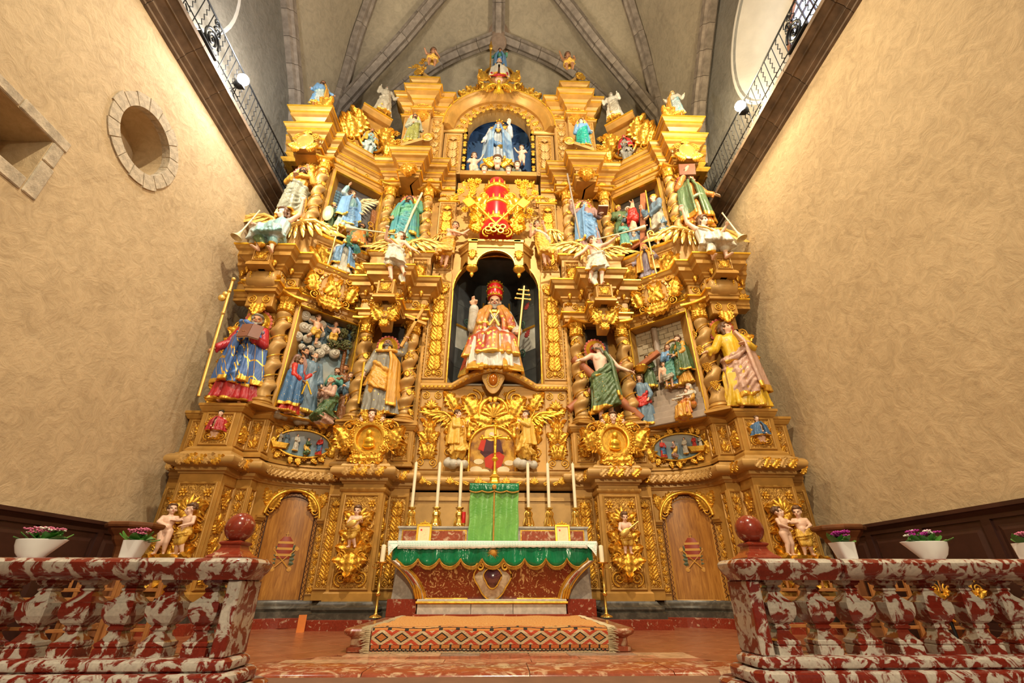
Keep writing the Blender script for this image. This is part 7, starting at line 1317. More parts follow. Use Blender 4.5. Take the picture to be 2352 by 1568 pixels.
q = at(1650, 603, 6.80); own, WS, J = figure((q.x, 6.98, q.z - .05), 1.62, 6, dict(re=(.18, -.04, .55), rw=(.21, -.12, .60), rhand='fist', le=(-.20, .02, .73), lw=(-.25, -.03, .87), head=(30, 12, 0), lk=(-.09, -.16, .33), rk=(.08, -.17, .36), la=(-.10, -.17, .06), ra=(.05, -.19, .08)), SKINP, (WHITEC, dict(flare=1.0, sleeves=0, seed=47, hem=.20)), None, None, [(WHITEC, [(-.12, -.14, .34), (-.14, -.22, .2), (-.15, -.22, .08)], .04), (GOLDC, [(-.10, -.04, .64), (0, -.09, .57), (.09, -.07, .50)], .014)], ('long', HAIRB), None, 1, 1.05, 'seated trumpet angel in a white dress raising an arm at the outer right', base=SIT, name='angel_statue', cat='angel')
p = jw(WS, J, 'rw', (0, -.05, .02)); trumpet((p.x - .06, p.y, p.z + .24), (p.x + .13, p.y - .08, p.z - .48), 'gilt trumpet hanging from the outer right angel\'s hand', .10)
wing(own, face(q.x - .16, 7.14, q.z + 1.0) @ RZ(8) @ S(-1, 1, 1), .84, WINGG); wing(own, face(q.x + .14, 7.16, q.z + 1.04) @ RZ(-10), .70, WINGG)
# ----------------------------------------------------------------- angels beside the great tiara
q = at(1022, 618, 8.02); own, WS, J = figure((q.x, 8.0, q.z), 1.30, 14, dict(chest=(.06, -.02, .72), neck=(.11, -.03, .83), ls=(-.0, -.03, .80), rs=(.19, .0, .77), le=(.09, -.14, .70), lw=(.24, -.16, .66), re=(.28, -.04, .80), rw=(.38, -.08, .88), pel=(.02, .0, .52), lk=(-.05, -.06, .30), rk=(.02, -.07, .28), la=(-.06, .05, .13), ra=(.0, .0, .05), head=(-16, 4, 6)), SKIN, None, (GOLDC, dict(z0=.62, z1=.26, tilt=.05, rx=1.04, seed=51)), None, [(GOLDC, [(-.06, 0, .45), (-.13, .02, .36), (-.16, .0, .26)], .035)], ('short', HAIRB), None, 1, 1.05, 'half-draped angel reaching towards the great tiara from the left', base=FLY, name='angel_statue', cat='angel')
wing(own, face(q.x + .0, 8.12, q.z + 1.03) @ RZ(20) @ S(-1, 1, 1), .42, simple('brown_gold_feathers', (.52, .26, .05), .4, .5));
q = at(1250, 615, 8.02); own, WS, J = figure((q.x, 8.0, q.z), 1.28, -10, dict(chest=(-.05, -.02, .72), neck=(-.09, -.03, .84), ls=(-.17, 0, .79), rs=(.02, -.03, .80), le=(-.22, -.05, .66), lw=(-.20, -.14, .76), re=(.06, -.1, .68), rw=(.03, -.18, .77), pel=(-.02, 0, .52), lk=(-.0, -.06, .30), rk=(.05, -.05, .28), la=(.02, .0, .06), ra=(.09, .05, .12), head=(15, 0, -4)), SKIN, None, (GILT, dict(z0=.74, z1=.22, tilt=-.05, rx=1.0, seed=53)), None, [(WHITEC, [(-.12, -.05, .80), (-.02, -.11, .68), (.08, -.06, .58), (.10, .0, .48)], .028)], ('short', HAIRB), None, 1, 1.05, 'draped angel with a long wing beside the great tiara on the right', base=FLY, name='angel_statue', cat='angel')
wing(own, face(q.x + .02, 8.12, q.z + 1.10) @ RZ(-22), .66, WINGG)
# ----------------------------------------------------------------- papal tiaras
def tiara(parent, M, r, h, name='tiara'):
 b = link(name, MB().lathe([(r * .86, 0), (r * .96, h * .15), (r, h * .4), (r * .97, h * .62), (r * .85, h * .80), (r * .6, h * .93), (r * .3, h * .99), (.01, h)], 28).mesh(name, 60), parent, M, RED)
 for k, (z, q) in enumerate(((0.02, .90), (.34, 1.02), (.66, .97))):
  m = MB(); m.lathe([(r * q, h * z), (r * (q + .06), h * (z + .01)), (r * (q + .05), h * (z + .06)), (r * (q + .03), h * (z + .075))], 28)
  for i in range(14): a = 2 * pi * i / 14; c = (r * (q + .03) * cos(a), r * (q + .03) * sin(a), h * (z + .105)); m.ball(c, (r * .09, r * .05, h * .045), 6, 5, rot=RZ(math.degrees(a) + 90)); m.ball((r * (q + .06) * cos(a + .22), r * (q + .06) * sin(a + .22), h * (z + .035)), r * .045, 6, 5)
  link('crown', m.mesh('crown', 60), b, M, GOLDB)
 return b
em = thing('papal_emblem', 'great red tiara with crossed gilt keys above the canopy', 'emblem', W=T(XC - .03, 8.0, 7.0)); tiara(em, T(XC - .03, 8.0, 7.20), .30, 1.50)
m = MB().lathe([(.36, 0), (.38, .05), (.31, .28), (.29, .34)], 24); link('red_lower_veil', m.mesh('red_lower_veil', 60), em, T(XC - .03, 8.02, 6.92), RED)
for s in (-1, 1):
 M = T(XC - .03, 7.66, 6.98) @ RY(s * 38); k_ = link('key', MB().tube([(0, 0, -.10), (0, 0, 1.0)], .026, 8).mesh('key', 60), em, M, GOLDB); link('key_bit', MB().cbox(0, s * .20, -.02, .02, .74, .98, .004).mesh('key_bit'), k_, M, GOLDB); m = MB()
 for a in range(0, 360, 120): m.tube([(.07 * cos(R(a)) + .06 * cos(R(b_)), 0, -.16 + .07 * sin(R(a)) + .06 * sin(R(b_))) for b_ in range(0, 361, 30)], .02, 6)
 link('key_bow', m.mesh('key_bow', 60), k_, M, GOLDB)
 # flowering branch
 br = thing('flower_branch', 'bright gilt flowering branch %s of the great tiara' % ('left' if s < 0 else 'right'), 'branch', W=T(XC + s * .3, 7.98, 7.0)); P = [(XC + s * x, 7.96, z) for x, z in ((.20, 6.95), (.42, 7.25), (.62, 7.7), (.66, 8.2), (.52, 8.66))]; link('stem', MB().tube([tuple(p) for p in catmull([V3(p) for p in P], 6)], .03, 7).mesh('stem', 60), br, I4, GOLDB); rb = random.Random(5)
 for k in range(22):
  f = rb.random(); p = catmull([V3(p) for p in P], 6)[int(f * 23)]; x = p.x + s * rb.uniform(-.14, .26); z = p.z + rb.uniform(-.1, .14); O(br, face(x, 7.93 - .08 * rb.random(), z), 'rose' if k % 3 else 'spray', 0, 0, rb.uniform(0, 360), .095 if k % 3 else .24, 1, 1.2, GOLDB)
 W = face(XC + s * .36, 7.94, 7.6); O(br, W, 'broad', 0, -.1, s * 10, .62, -s, 1.2, GOLDB); O(br, W, 'volute', -s * .05, .42, 0, .16, -s, 1.2, GOLDB); O(br, W, 'leaf', s * .04, -.55, -s * 10, .5, s, 1.2, GOLDB); O(br, face(XC + s * .20, 7.80, 6.86), 'volute', 0, 0, 0, .12, s, 1.3, GOLDB); O(br, face(XC + s * .36, 7.82, 6.90), 'leaf', 0, 0, -s * 60, .3, s, 1.3, GOLDB)
# ----------------------------------------------------------------- the enthroned pope
thr = thing('throne', 'plain dark bench seat under the enthroned pope', 'seat', (XC, 8.75, 3.43)); MB().cbox(XC - .42, XC + .42, 8.60, 9.02, 3.43, 4.30, .02).build('seat_block', DARK, thr)
PJ = dict(le=(-.175, -.02, .50), lw=(-.165, -.09, .655), lhand='bless', re=(.175, -.02, .475), rw=(.185, -.15, .405), rhand='fist', head=(0, 2, 0), lk=(-.075, -.15, .345), rk=(.075, -.15, .345), la=(-.07, -.145, .05), ra=(.07, -.145, .05))
own, WS, J = figure((XC - .03, 8.56, 3.52), 2.62, 0, PJ, SKIN, (ALB, dict(flare=.98, seed=61, sl_end=.92, k=11)), None, (COPE, dict(z1=.02, a0=-158, a1=158, out=1.24, seed=62)), [(WINGG, [(-.05, -.075, .66), (-.01, -.10, .58), (.04, -.10, .48)], .010), (WINGG, [(.05, -.075, .66), (.01, -.10, .58), (-.04, -.10, .48)], .010)], ('bald', HAIRG), (.55, HAIRG), 1, 1, 'enthroned pope in a red and gold cope blessing from the central niche', vox=.0062, base=SIT, extra=[('lap_vestment', COPE, lambda J: robe_mb(J, hem=.155, flare=1.10, sleeves=0, top=0, k=5, seed=63)), ('cope_front', COPE, lambda J: drape_mb([(-.045, -.03, .70), (-.10, -.07, .62), (-.11, -.09, .52), (-.06, -.11, .50)], .028, 5)), ('cope_front', COPE, lambda J: drape_mb([(.045, -.03, .70), (.10, -.07, .62), (.13, -.09, .52), (.14, -.10, .45)], .028, 5))])
MB().cbox(-.022, .022, -.115, -.095, .60, .625, .004).build('clasp', GOLDB, own, 0, W=WS); tiara(own, WS @ head_matrix(J) @ T(0, .012, .972) @ RX(-6) @ S(1 / 2.62), .18, .50)
p = jw(WS, J, 'rw', (.015, -.055, .0)); cs_ = thing('papal_cross_staff', 'gilt triple-barred cross staff held by the enthroned pope', 'staff', W=T(p.x, p.y, 3.55)); M = T(*p) @ RY(5.5); link('shaft', MB().tube([(0, 0, -.92), (0, 0, 1.02)], .022, 8).mesh('shaft', 60), cs_, M, WINGG)
for z, l in ((.70, .15), (.81, .125), (.92, .10)): link('bar', MB().tube([(-l, 0, z), (l, 0, z)], .016, 7).mesh('bar', 60), cs_, M, WINGG); [link('bar_knob', MB().ball((q_ * l, 0, z), .026, 8, 6).mesh('bar_knob', 180), cs_, M, WINGG) for q_ in (-1, 1)]
# ----------------------------------------------------------------- cherub heads
def cherub_parts():
 J = dict(STAND); m = MB(); hm = T(0, 0, -.905); q = lambda c, r: m.ball(c, r, 12, 9, M=hm)
 q((0, .008, .948), (.05, .057, .053)); q((0, -.012, .906), (.044, .044, .046)); q((-.022, -.034, .900), (.02, .018, .02)); q((.022, -.034, .900), (.02, .018, .02)); q((0, -.044, .872), (.014, .012, .012)); q((0, -.060, .914), (.010, .011, .012)); q((0, .0, .85), (.03, .03, .03))
 a = fuse(m, .007, 1, 'cherub_head'); a.materials.append(SKINP); h = MB(); hb = hair_mb(J, 1.05, 'curly', 4); h.V = [(x, y, z - .905) for x, y, z in hb.V]; h.F = hb.F; b = fuse(h, .008, 0, 'cherub_hair'); b.materials.append(HAIRB); e = MB()
 for s in (-1, 1): e.ball((s * .02, -.049, .022), (.008, .006, .005), 6, 5)
 e = e.mesh('cherub_eyes', 180); e.materials.append(EYE); return a, b, e
CH = cherub_parts(); CHG = CH[0].copy(); CHG.materials.clear(); CHG.materials.append(GOLD)
def cherub(parent, p, size, rot=0, wings=True, wmat=None, pitch=0):
 M = T(*p) @ RZ(rot) @ RX(pitch) @ S(size / .13); h = link('cherub_head', CH[0], parent, M); link('cherub_hair', CH[1], h, M); link('cherub_eyes', CH[2], h, M)
 if wings:
  for s in (-1, 1): O(parent, T(*p) @ RZ(rot) @ RX(90), 'broad', s * size * .3, -size * .25, -s * 40, size * 1.15, s, .8, wmat or GOLDB, -.02)
# ----------------------------------------------------------------- Madonna
own, WS, J = figure((XC - .03, 8.42, 9.36), 1.78, 0, dict(le=(-.16, -.03, .63), lw=(-.20, -.10, .52), re=(.185, -.03, .68), rw=(.17, -.11, .81), head=(-6, -22, 4), lk=(-.05, -.05, .28)), SKINP, (MARYW, dict(flare=1.12, seed=71, k=9)), None, (MARYB, dict(z1=.08, a0=-160, a1=160, out=1.26, seed=72)), [(MARYB, [(-.13, -.06, .60), (-.06, -.13, .46), (.06, -.13, .40), (.14, -.08, .44)], .034), (GOLDC, [(-.10, -.06, .80), (-.03, -.1, .74), (.0, -.1, .70), (.03, -.1, .74), (.10, -.06, .80)], .018)], ('long', HAIRB), None, 1, 1, 'crowned Madonna in a white robe and blue mantle with rays in the top niche', vox=.008, tilt=7)
hm = WS @ head_matrix(J); m = MB(); m.lathe([(.045, .985), (.050, .99), (.048, 1.01)], 20)
for k in range(8): a = 2 * pi * k / 8; m.tube([(.048 * cos(a), .048 * sin(a), 1.0), (.060 * cos(a), .060 * sin(a), 1.035), (.040 * cos(a), .040 * sin(a), 1.065), (0, 0, 1.075)], .008, 5); m.ball((.062 * cos(a), .062 * sin(a), 1.035), .011, 6, 5)
m.ball((0, 0, 1.085), .014, 8, 6); link('crown', m.mesh('crown', 60), own, hm, GOLDB); m = MB()
for k in range(30): a = 2 * pi * k / 30; L = .17 if k % 2 else .14; m.loft([[(.05 * cos(a) - .006 * sin(a), .03, .93 + .05 * sin(a) + .006 * cos(a)), (.05 * cos(a) + .006 * sin(a), .03, .93 + .05 * sin(a) - .006 * cos(a)), (.05 * cos(a), .022, .93 + .05 * sin(a))], [(L * cos(a) - .002 * sin(a), .03, .93 + L * sin(a)), (L * cos(a) + .002 * sin(a), .03, .93 + L * sin(a)), (L * cos(a), .026, .93 + L * sin(a))]])
link('ray_halo', m.mesh('ray_halo'), own, hm, GOLDB)
cb = thing('cloud_bank', 'grey-green cloud bank with cherub heads under the Madonna', 'cloud', W=T(XC - .03, 8.3, 8.95)); r_ = random.Random(2); m = MB()
for k in range(34): m.ball((XC - .03 + r_.uniform(-.55, .55), 8.36 + r_.uniform(-.14, .2), 9.08 + .26 * r_.random()), r_.uniform(.08, .14), 9, 7)
me = fuse(m, .03, 1, 'cloud'); me.materials.append(simple('grey_green_cloud', (.34, .40, .36), .5, 0, .2, 7)); link('cloud', me, cb, I4)
for x, z, s_, w_ in ((.0, 9.36, .30, 1), (-.32, 9.10, .19, 0), (.28, 9.10, .19, 0), (.50, 9.28, .19, 0)): cherub(cb, (XC - .03 + x, 8.10, z), s_, 0, w_)
PUTTO = dict(pel=(0, 0, .42), chest=(0, 0, .58), neck=(0, 0, .68), ls=(-.11, 0, .64), rs=(.11, 0, .64), le=(-.17, -.02, .52), re=(.17, -.02, .52), lw=(-.16, -.10, .44), rw=(.16, -.10, .44), lk=(-.06, -.04, .22), rk=(.07, -.03, .22), la=(-.06, 0, .04), ra=(.07, .01, .04), head=(0, 0, 0), lhand='open', rhand='open')
def putto(loc, H, rot, pose, label=None, parent=None, name='putto', vox=.013, skin=None, hair=None, wrapm=None, group=None, tilt=0, lean=0, hands=False):
 return figure(loc, H, rot, pose, skin or SKINP, None, (wrapm, dict(z0=.47, z1=.36, tilt=.03, rx=1.05)) if wrapm else None, None, (), ('curly', hair or HAIRB), None, 1.32, 1.5, label, 'putto', name, parent, group, vox, 0, lean, hands, tilt, base=PUTTO)
putto((XC - .64, 8.32, 9.10), .95, 10, dict(re=(.17, -.05, .66), rw=(.22, -.10, .76), la=(-.10, .02, .0)), 'small nude putto clinging to the Madonna\'s left side'); putto((XC + .60, 8.36, 9.62), .80, -20, dict(le=(-.16, -.05, .66), lw=(-.20, -.10, .74), lk=(-.03, -.08, .22)), 'small flying putto at the Madonna\'s raised hand')
# ----------------------------------------------------------------- God the Father, dove, crowning figure
gf = thing('god_father_relief', 'bearded God the Father bust with a gilt triangle halo over the arch', 'relief', W=T(XC, 7.95, 12.0)); m = MB(); shield(m, outl(.36, .42), 0, .05); link('shell_frame', m.mesh('shell_frame', 50), gf, T(XC - .03, 7.86, 12.50), WOODL); P = outl(.37, .43); MB().tube([(q_[0], 0, q_[1]) for q_ in P + P[:2]], .035, 7).build('frame_rim', GOLD, gf, 60, W=T(XC - .03, 7.82, 12.50))
figure((XC - .03, 8.10, 11.78), 1.25, 0, dict(le=(-.17, -.04, .64), lw=(-.13, -.12, .60), re=(.17, -.04, .64), rw=(.13, -.12, .60), lk=(-.03, 0, .45), rk=(.03, 0, .45), la=(-.03, 0, .42), ra=(.03, 0, .42)), SKIN, None, None, (WHITEC, dict(z1=.55, a0=-170, a1=170, out=1.2, seed=75)), [(REDC, [(-.16, -.05, .62), (0, -.12, .56), (.16, -.05, .62)], .05)], ('bald', HAIRG), (1.6, HAIRD), 1, 1.1, None, parent=gf, name='bust', vox=.012, hands=False, tilt=24)
m = MB(); m.loft([[(-.26, 0, -.20), (.26, 0, -.20), (0, 0, .34)], [(-.26, .03, -.20), (.26, .03, -.20), (0, .03, .34)]]); link('triangle_halo', m.mesh('triangle_halo'), gf, T(XC - .03, 7.88, 12.94), simple('amber_gilt', (.40, .16, .02), .35, .4))
for s in (-1, 1):
 W = face(XC - .03 + s * .42, 7.86, 12.30); O(gf, W, 'volute', 0, .1, 0, .16, s, 1.1); O(gf, W, 'leaf', -s * .02, .0, -s * 10, .45, s, 1.1); O(gf, W, 'broad', -s * .1, -.1, s * 170, .4, s, 1.1)
dv = thing('dove', 'bright gilt dove with spread wings below God the Father', 'dove', W=T(XC - .03, 7.9, 11.5)); m = MB(); m.ball((0, 0, .12), (.08, .08, .15), 10, 8); m.ball((0, -.03, .30), .055, 10, 8); m.cap_((0, -.07, .30), (0, -.11, .28), .018, .006); me = fuse(m, .014, 1, 'dove_body'); me.materials.append(GOLDB); link('dove_body', me, dv, T(XC - .03, 7.66, 11.66))
for s in (-1, 1): wing(dv, face(XC - .03 + s * .05, 7.68, 11.91) @ RZ(-s * 30) @ S(s, 1, 1), .36, GOLDB)
for k in range(5): link('feather', FEATHER[GOLDB], dv, face(XC - .03 + .03 * (k - 2), 7.68, 11.73) @ RZ(180 + (k - 2) * 8) @ S(.35, .26, .3))
own, WS, J = figure((XC - .02, 8.10, 13.0), 1.0, 0, dict(le=(-.18, -.02, .66), lw=(-.24, -.06, .60), lhand='fist', re=(.18, 0, .72), rw=(.20, -.06, .80), head=(20, 0, 0)), SKIND, (TEALC, dict(seed=77)), (SKYC, dict(z0=.6, z1=.1, seed=78)), (SKYC, dict(z1=.2, seed=79, out=1.1)), (), ('long', HAIRD), None, 1, 1, 'small crowning saint in blue with a tall gilt sceptre at the very top', vox=.013, hands=False, tilt=10)
p = jw(WS, J, 'lw', (-.03, -.04, 0)); prop(MB().lathe([(.02, 0), (.02, .9), (.05, .93), (.02, .98), (.055, 1.05), (.055, 1.10), (.02, 1.16), (.03, 1.22), (.005, 1.36)], 8, (p.x, p.y, p.z - .6)), 'sceptre', GOLD, 'tall gilt sceptre of the crowning saint', 'sceptre')
# ----------------------------------------------------------------- third register saints and finial figures
figure((BX(-1, 2.10), 7.58, 9.30), 1.12, 14, dict(le=(-.15, -.06, .5), lw=(-.03, -.14, .56), re=(.17, -.02, .5), rw=(.2, -.1, .44), head=(10, -6, 0)), SKIND, (GREYG, dict(seed=81)), (OLIVE, dict(z0=.62, z1=.05, seed=82, rx=1.1)), None, (), ('short', HAIRD), (.8, HAIRD), 1, 1.05, 'small saint in olive green reading before the left crown pier', hal=.125, vox=.013, hands=False)
figure((BX(1, 2.06), 7.58, 9.30), 1.12, -10, dict(le=(-.16, -.06, .5), lw=(-.10, -.14, .60), re=(.17, -.02, .5), rw=(.2, -.1, .44), head=(-14, -6, 0)), SKINP, (SKYC, dict(seed=84)), (cloth('sea_green_drapery', (.02, .34, .27), .06), dict(z0=.62, z1=.05, seed=85, rx=1.12)), None, (), ('short', HAIRD), None, 1, 1.05, 'small saint in sea green reading before the right crown pier', hal=.125, vox=.013, hands=False)
for s, wd in SIDES:
 r_ = thing('broken_pediment_scroll', 'curled gilt pediment scroll on the %s inner cornice' % wd, 'scroll', W=T(BX(s, 2.07), 7.5, 9.1)); MB().loft([[(BX(s, 2.28) - s * .62 * q, y, 9.11 + .30 * q + d) for y, d in ((7.44, 0), (7.44, .10), (7.86, .10), (7.86, 0))] for q in [i / 8 for i in range(9)]]).build('ramp', WOODL, r_, 40)
 MB().tube([(BX(s, 1.70) + s * .13 * (1 - i / 26) * cos(i * .5) * -1, 7.46, 9.44 + .13 * (1 - i / 26) * sin(i * .5)) for i in range(24)], .04, 7).build('curl', GOLD, r_, 60); MB().lathe([(.02, -.05), (.12, -.05), (.13, 0), (.02, .02)], 20, M=T(BX(s, 1.70), 7.44, 9.44) @ RX(90)).build('curl_disc', WOODL, r_, 40)
 c = thing('pediment_scroll', 'ramped gilt scroll on top of the %s outer pier cap' % wd, 'scroll', W=T(BX(s, 4.22), 7.0, 9.52)); MB().loft([[(BX(s, 4.44) - s * .50 * q, y, 9.52 + .34 * q + d) for y, d in ((6.92, 0), (6.92, .10), (7.3, .10), (7.3, 0))] for q in [i / 8 for i in range(9)]]).build('ramp', WOODL, c, 40); O(c, face(BX(s, 4.0), 6.92, 9.55), 'broad', 0, .0, s * 10, .42, -s, 1.3); O(c, face(BX(s, 3.98), 6.92, 9.85), 'volute', 0, 0, 0, .12, -s, 1.3); O(c, face(BX(s, 3.92), 6.92, 9.6), 'leaf', 0, 0, -s * 20, .4, s, 1.3)
figure((BX(-1, 4.22), 6.95, 9.74), .95, 30, dict(le=(-.17, 0, .55), lw=(-.22, -.05, .5), re=(.19, -.04, .62), rw=(.30, -.08, .58), head=(10, -10, 0)), SKIND, (SKYC, dict(seed=87)), (PALEB, dict(z0=.6, z1=.1, seed=88)), (GOLDC, dict(z1=.2, a0=0, a1=150, out=1.2, seed=89)), (), ('short', HAIRB), (.9, HAIRD), 1, 1.1, 'seated figure in sky blue and gold on the left outer pier', vox=.013, hands=False)
figure((BX(1, 4.22), 6.95, 9.74), .95, -25, dict(le=(-.17, -.04, .62), lw=(-.22, -.05, .72), re=(.19, -.02, .60), rw=(.25, -.05, .68), head=(-10, -10, 0)), WINGW, (WHITEC, dict(seed=91)), (PALEB, dict(z0=.6, z1=.1, seed=92)), (GOLDC, dict(z1=.2, a0=-150, a1=0, out=1.2, seed=93)), (), ('short', WINGG), None, 1, 1.1, 'seated figure in white and gold on the right outer pier', vox=.013, hands=False)
figure((BX(-1, 3.02), 7.80, 10.72), 1.15, 20, dict(le=(-.17, 0, .72), lw=(-.14, -.06, .86), re=(.19, 0, .62), rw=(.30, -.06, .66), head=(-10, -20, 0)), GREYW, (GREYW, dict(seed=95, flare=1.15)), (GREYW, dict(z0=.6, z1=.2, seed=96)), None, (), ('short', GREYW), None, 1, 1, 'grey unpainted female figure with raised arms on the left gable', vox=.013, hands=False)
figure((BX(1, 3.02), 7.80, 10.72), 1.15, -20, dict(le=(-.19, 0, .66), lw=(-.22, -.06, .76), re=(.17, 0, .72), rw=(.14, -.06, .86), head=(10, -10, 0)), WHITEC, (WHITEC, dict(seed=97, flare=1.1)), (GREYW, dict(z0=.6, z1=.2, seed=98)), None, (), ('short', GREYW), None, 1, 1, 'pale cream figure with bent arms on the right gable', vox=.013, hands=False)
putto((BX(-1, 1.90), 7.70, 12.46), 1.10, 10, dict(le=(-.16, -.06, .58), lw=(-.20, -.12, .62), re=(.16, -.05, .54), rw=(.08, -.14, .58), lk=(-.07, -.12, .32), rk=(.08, -.12, .32), la=(-.06, -.12, .10), ra=(.08, -.12, .10)), 'seated putto with a gilt flower bunch on the left topmost cornice', skin=SKIND, wrapm=GILT)
fb = thing('flower_bunch', 'gilt bunch of flowers beside the left topmost putto', 'flowers', W=T(BX(-1, 2.22), 7.75, 12.4))
for k in range(8): O(fb, face(BX(-1, 2.22) + .10 * cos(k), 7.74, 12.5 + .07 * k), 'rose' if k % 2 else 'spray', 0, 0, k * 50, .08 if k % 2 else .2)
putto((BX(1, 1.92), 7.70, 12.46), 1.10, -8, dict(le=(-.16, -.02, .74), lw=(-.20, -.06, .90), re=(.16, -.05, .54), rw=(.14, -.14, .50), lk=(-.07, -.12, .32), rk=(.08, -.12, .32), la=(-.06, -.12, .10), ra=(.08, -.12, .10)), 'seated putto raising one arm on the right topmost cornice', skin=SKIND, wrapm=GILT)
# ----------------------------------------------------------------- adoring angels beside the oval painting
for s, wd in SIDES:
 own, WS, J = figure((XC - .03 + s * .62, 8.06, 1.82), 1.02, -s * 55, dict(le=(-.15, -.06, .66), lw=(-.06, -.15, .66), re=(.15, -.06, .68), rw=(.06, -.18, .76), rk=(.07, -.09, .30), ra=(.07, .03, .06)), SKINP, (GILT, dict(hem=.20, seed=101, flare=1.05)), (GILT, dict(z0=.6, z1=.28, seed=102, rx=1.1)), (GILT, dict(z1=.35, a0=-150, a1=150, out=1.05, seed=103)), (), ('curly', HAIRB), None, 1, 1.05, 'gilded adoring angel %s of the oval painting, holding a censer' % wd, vox=.011, name='angel_statue', cat='angel', hands=False)
 wing(own, face(XC - .03 + s * .70, 8.16, 2.62) @ RZ(s * 24) @ S(s, 1, 1), .52, GOLDB if s > 0 else GOLD)
 c = thing('censer', 'gilt hanging censer of the %s adoring angel' % wd, 'censer', W=T(XC - .03 + s * .40, 8.0, 2.3)); MB().lathe([(.01, 0), (.05, .02), (.055, .06), (.035, .09), (.045, .12), (.02, .18), (.005, .22)], 10, (XC - .03 + s * .40, 7.98, 2.30)).build('bowl', GOLD, c, 50); MB().tube([(XC - .03 + s * .40, 7.98, 2.5), (XC - .03 + s * .43, 7.98, 2.62)], .008, 5).build('chain', GOLD, c)
 cl = MB(); r_ = random.Random(8)
 for k in range(12): cl.ball((XC - .03 + s * .60 + r_.uniform(-.16, .16), 8.04 + r_.uniform(-.06, .05), 1.84 + .08 * r_.random()), r_.uniform(.05, .08), 8, 6)
 me = fuse(cl, .018, 1, 'cloud'); me.materials.append(CLOUD); tag(link('cloud', me, None, I4), 'white carved cloud under the %s adoring angel' % wd, 'cloud')
# ----------------------------------------------------------------- putti on the piers
for s, wd, ps in ((-1, 'left', dict(re=(.17, -.06, .54), rw=(.20, -.14, .56), le=(-.14, -.08, .52), lw=(-.02, -.16, .50), head=(8, 10, 6), rk=(.02, -.08, .23))), (1, 'right', dict(le=(-.17, -.06, .52), lw=(-.12, -.14, .44), re=(.15, -.07, .54), rw=(.10, -.15, .56), head=(-6, 14, 0)))):
 own, WS, J = putto((BX(s, 2.07), 7.55, .50 if s < 0 else .42), .66, 6 * s, ps, 'painted putto playing a stringed instrument on the %s inner pier' % wd, wrapm=GILT, vox=.011, hands=True)
 p = (jw(WS, J, 'lw', (0, -.05, 0)) + jw(WS, J, 'rw', (0, -.05, 0))) / 2; d = jw(WS, J, 'rw') - jw(WS, J, 'lw'); M = T(*p) @ RY(-25 if s < 0 else -35); iv = thing('lute', 'gilt lute in the hands of the %s pier putto' % wd, 'instrument', W=M); link('sound_box', MB().ball((-.06, 0, 0), (.09, .03, .05), 14, 9).mesh('sound_box', 180), iv, M, WINGG); link('neck', MB().tube([(0, -.01, 0), (.20, -.01, 0)], .014, 6).mesh('neck', 60), iv, M, WINGG)
 cs2 = thing('foliage_console', 'gilded acanthus console under the %s pier putto' % wd, 'console', W=T(BX(s, 2.07), 7.62, .2)); link('core', MB().lathe([(.05, 0), (.10, .10), (.14, .24), (.17, .28), (.17, .31)], 12, sy=.6).mesh('core', 40), cs2, T(BX(s, 2.07), 7.64, .18), GOLD); W = face(BX(s, 2.07), 7.58, .24); pair(cs2, W, 'broad', .02, .0, 50, .26); O(cs2, W, 'straight', 0, .2, 180, .34, 1.3); pair(cs2, W, 'volute', .15, .15, 180, .07)
 for q_, (dx, rt, ps2, lb) in enumerate(((-.13, 20, dict(le=(-.15, -.06, .56), lw=(-.02, -.12, .50), re=(.15, -.07, .60), rw=(.22, -.10, .60), head=(24, -14, 0), lk=(-.03, -.03, .22)), 'left'), (.13, -20, dict(le=(-.16, -.06, .60), lw=(-.20, -.10, .60), re=(.16, -.03, .54), rw=(.08, -.13, .50), head=(-24, 8, 0), rk=(.04, -.05, .22)), 'right'))):
  putto((BX(s, 4.265) + dx, 6.84, .36), .72, rt, ps2, 'painted putto, the %s of the embracing pair on the %s outer pier' % (lb, wd), vox=.011, wrapm=None if q_ == 0 else GILT, hands=True)
 ea = thing('eagle_console', 'gilded eagle-like foliage console under the %s putto pair' % wd, 'console', W=T(BX(s, 4.265), 6.9, -.05)); link('core', MB().lathe([(.06, -.05), (.09, .10), (.12, .2), (.24, .36), (.26, .40), (.26, .42)], 14, sy=.55).mesh('core', 40), ea, T(BX(s, 4.265), 6.92, -.05), GOLD); W = face(BX(s, 4.265), 6.82, .02)
 for q_ in (-1, 1): O(ea, W, 'broad', q_ * .06, .05, -q_ * 35, .40, q_, 1.1); O(ea, W, 'leaf', q_ * .04, .02, -q_ * 70, .36, q_, 1.1)
 O(ea, W, 'straight', 0, .3, 180, .36, 1.3)
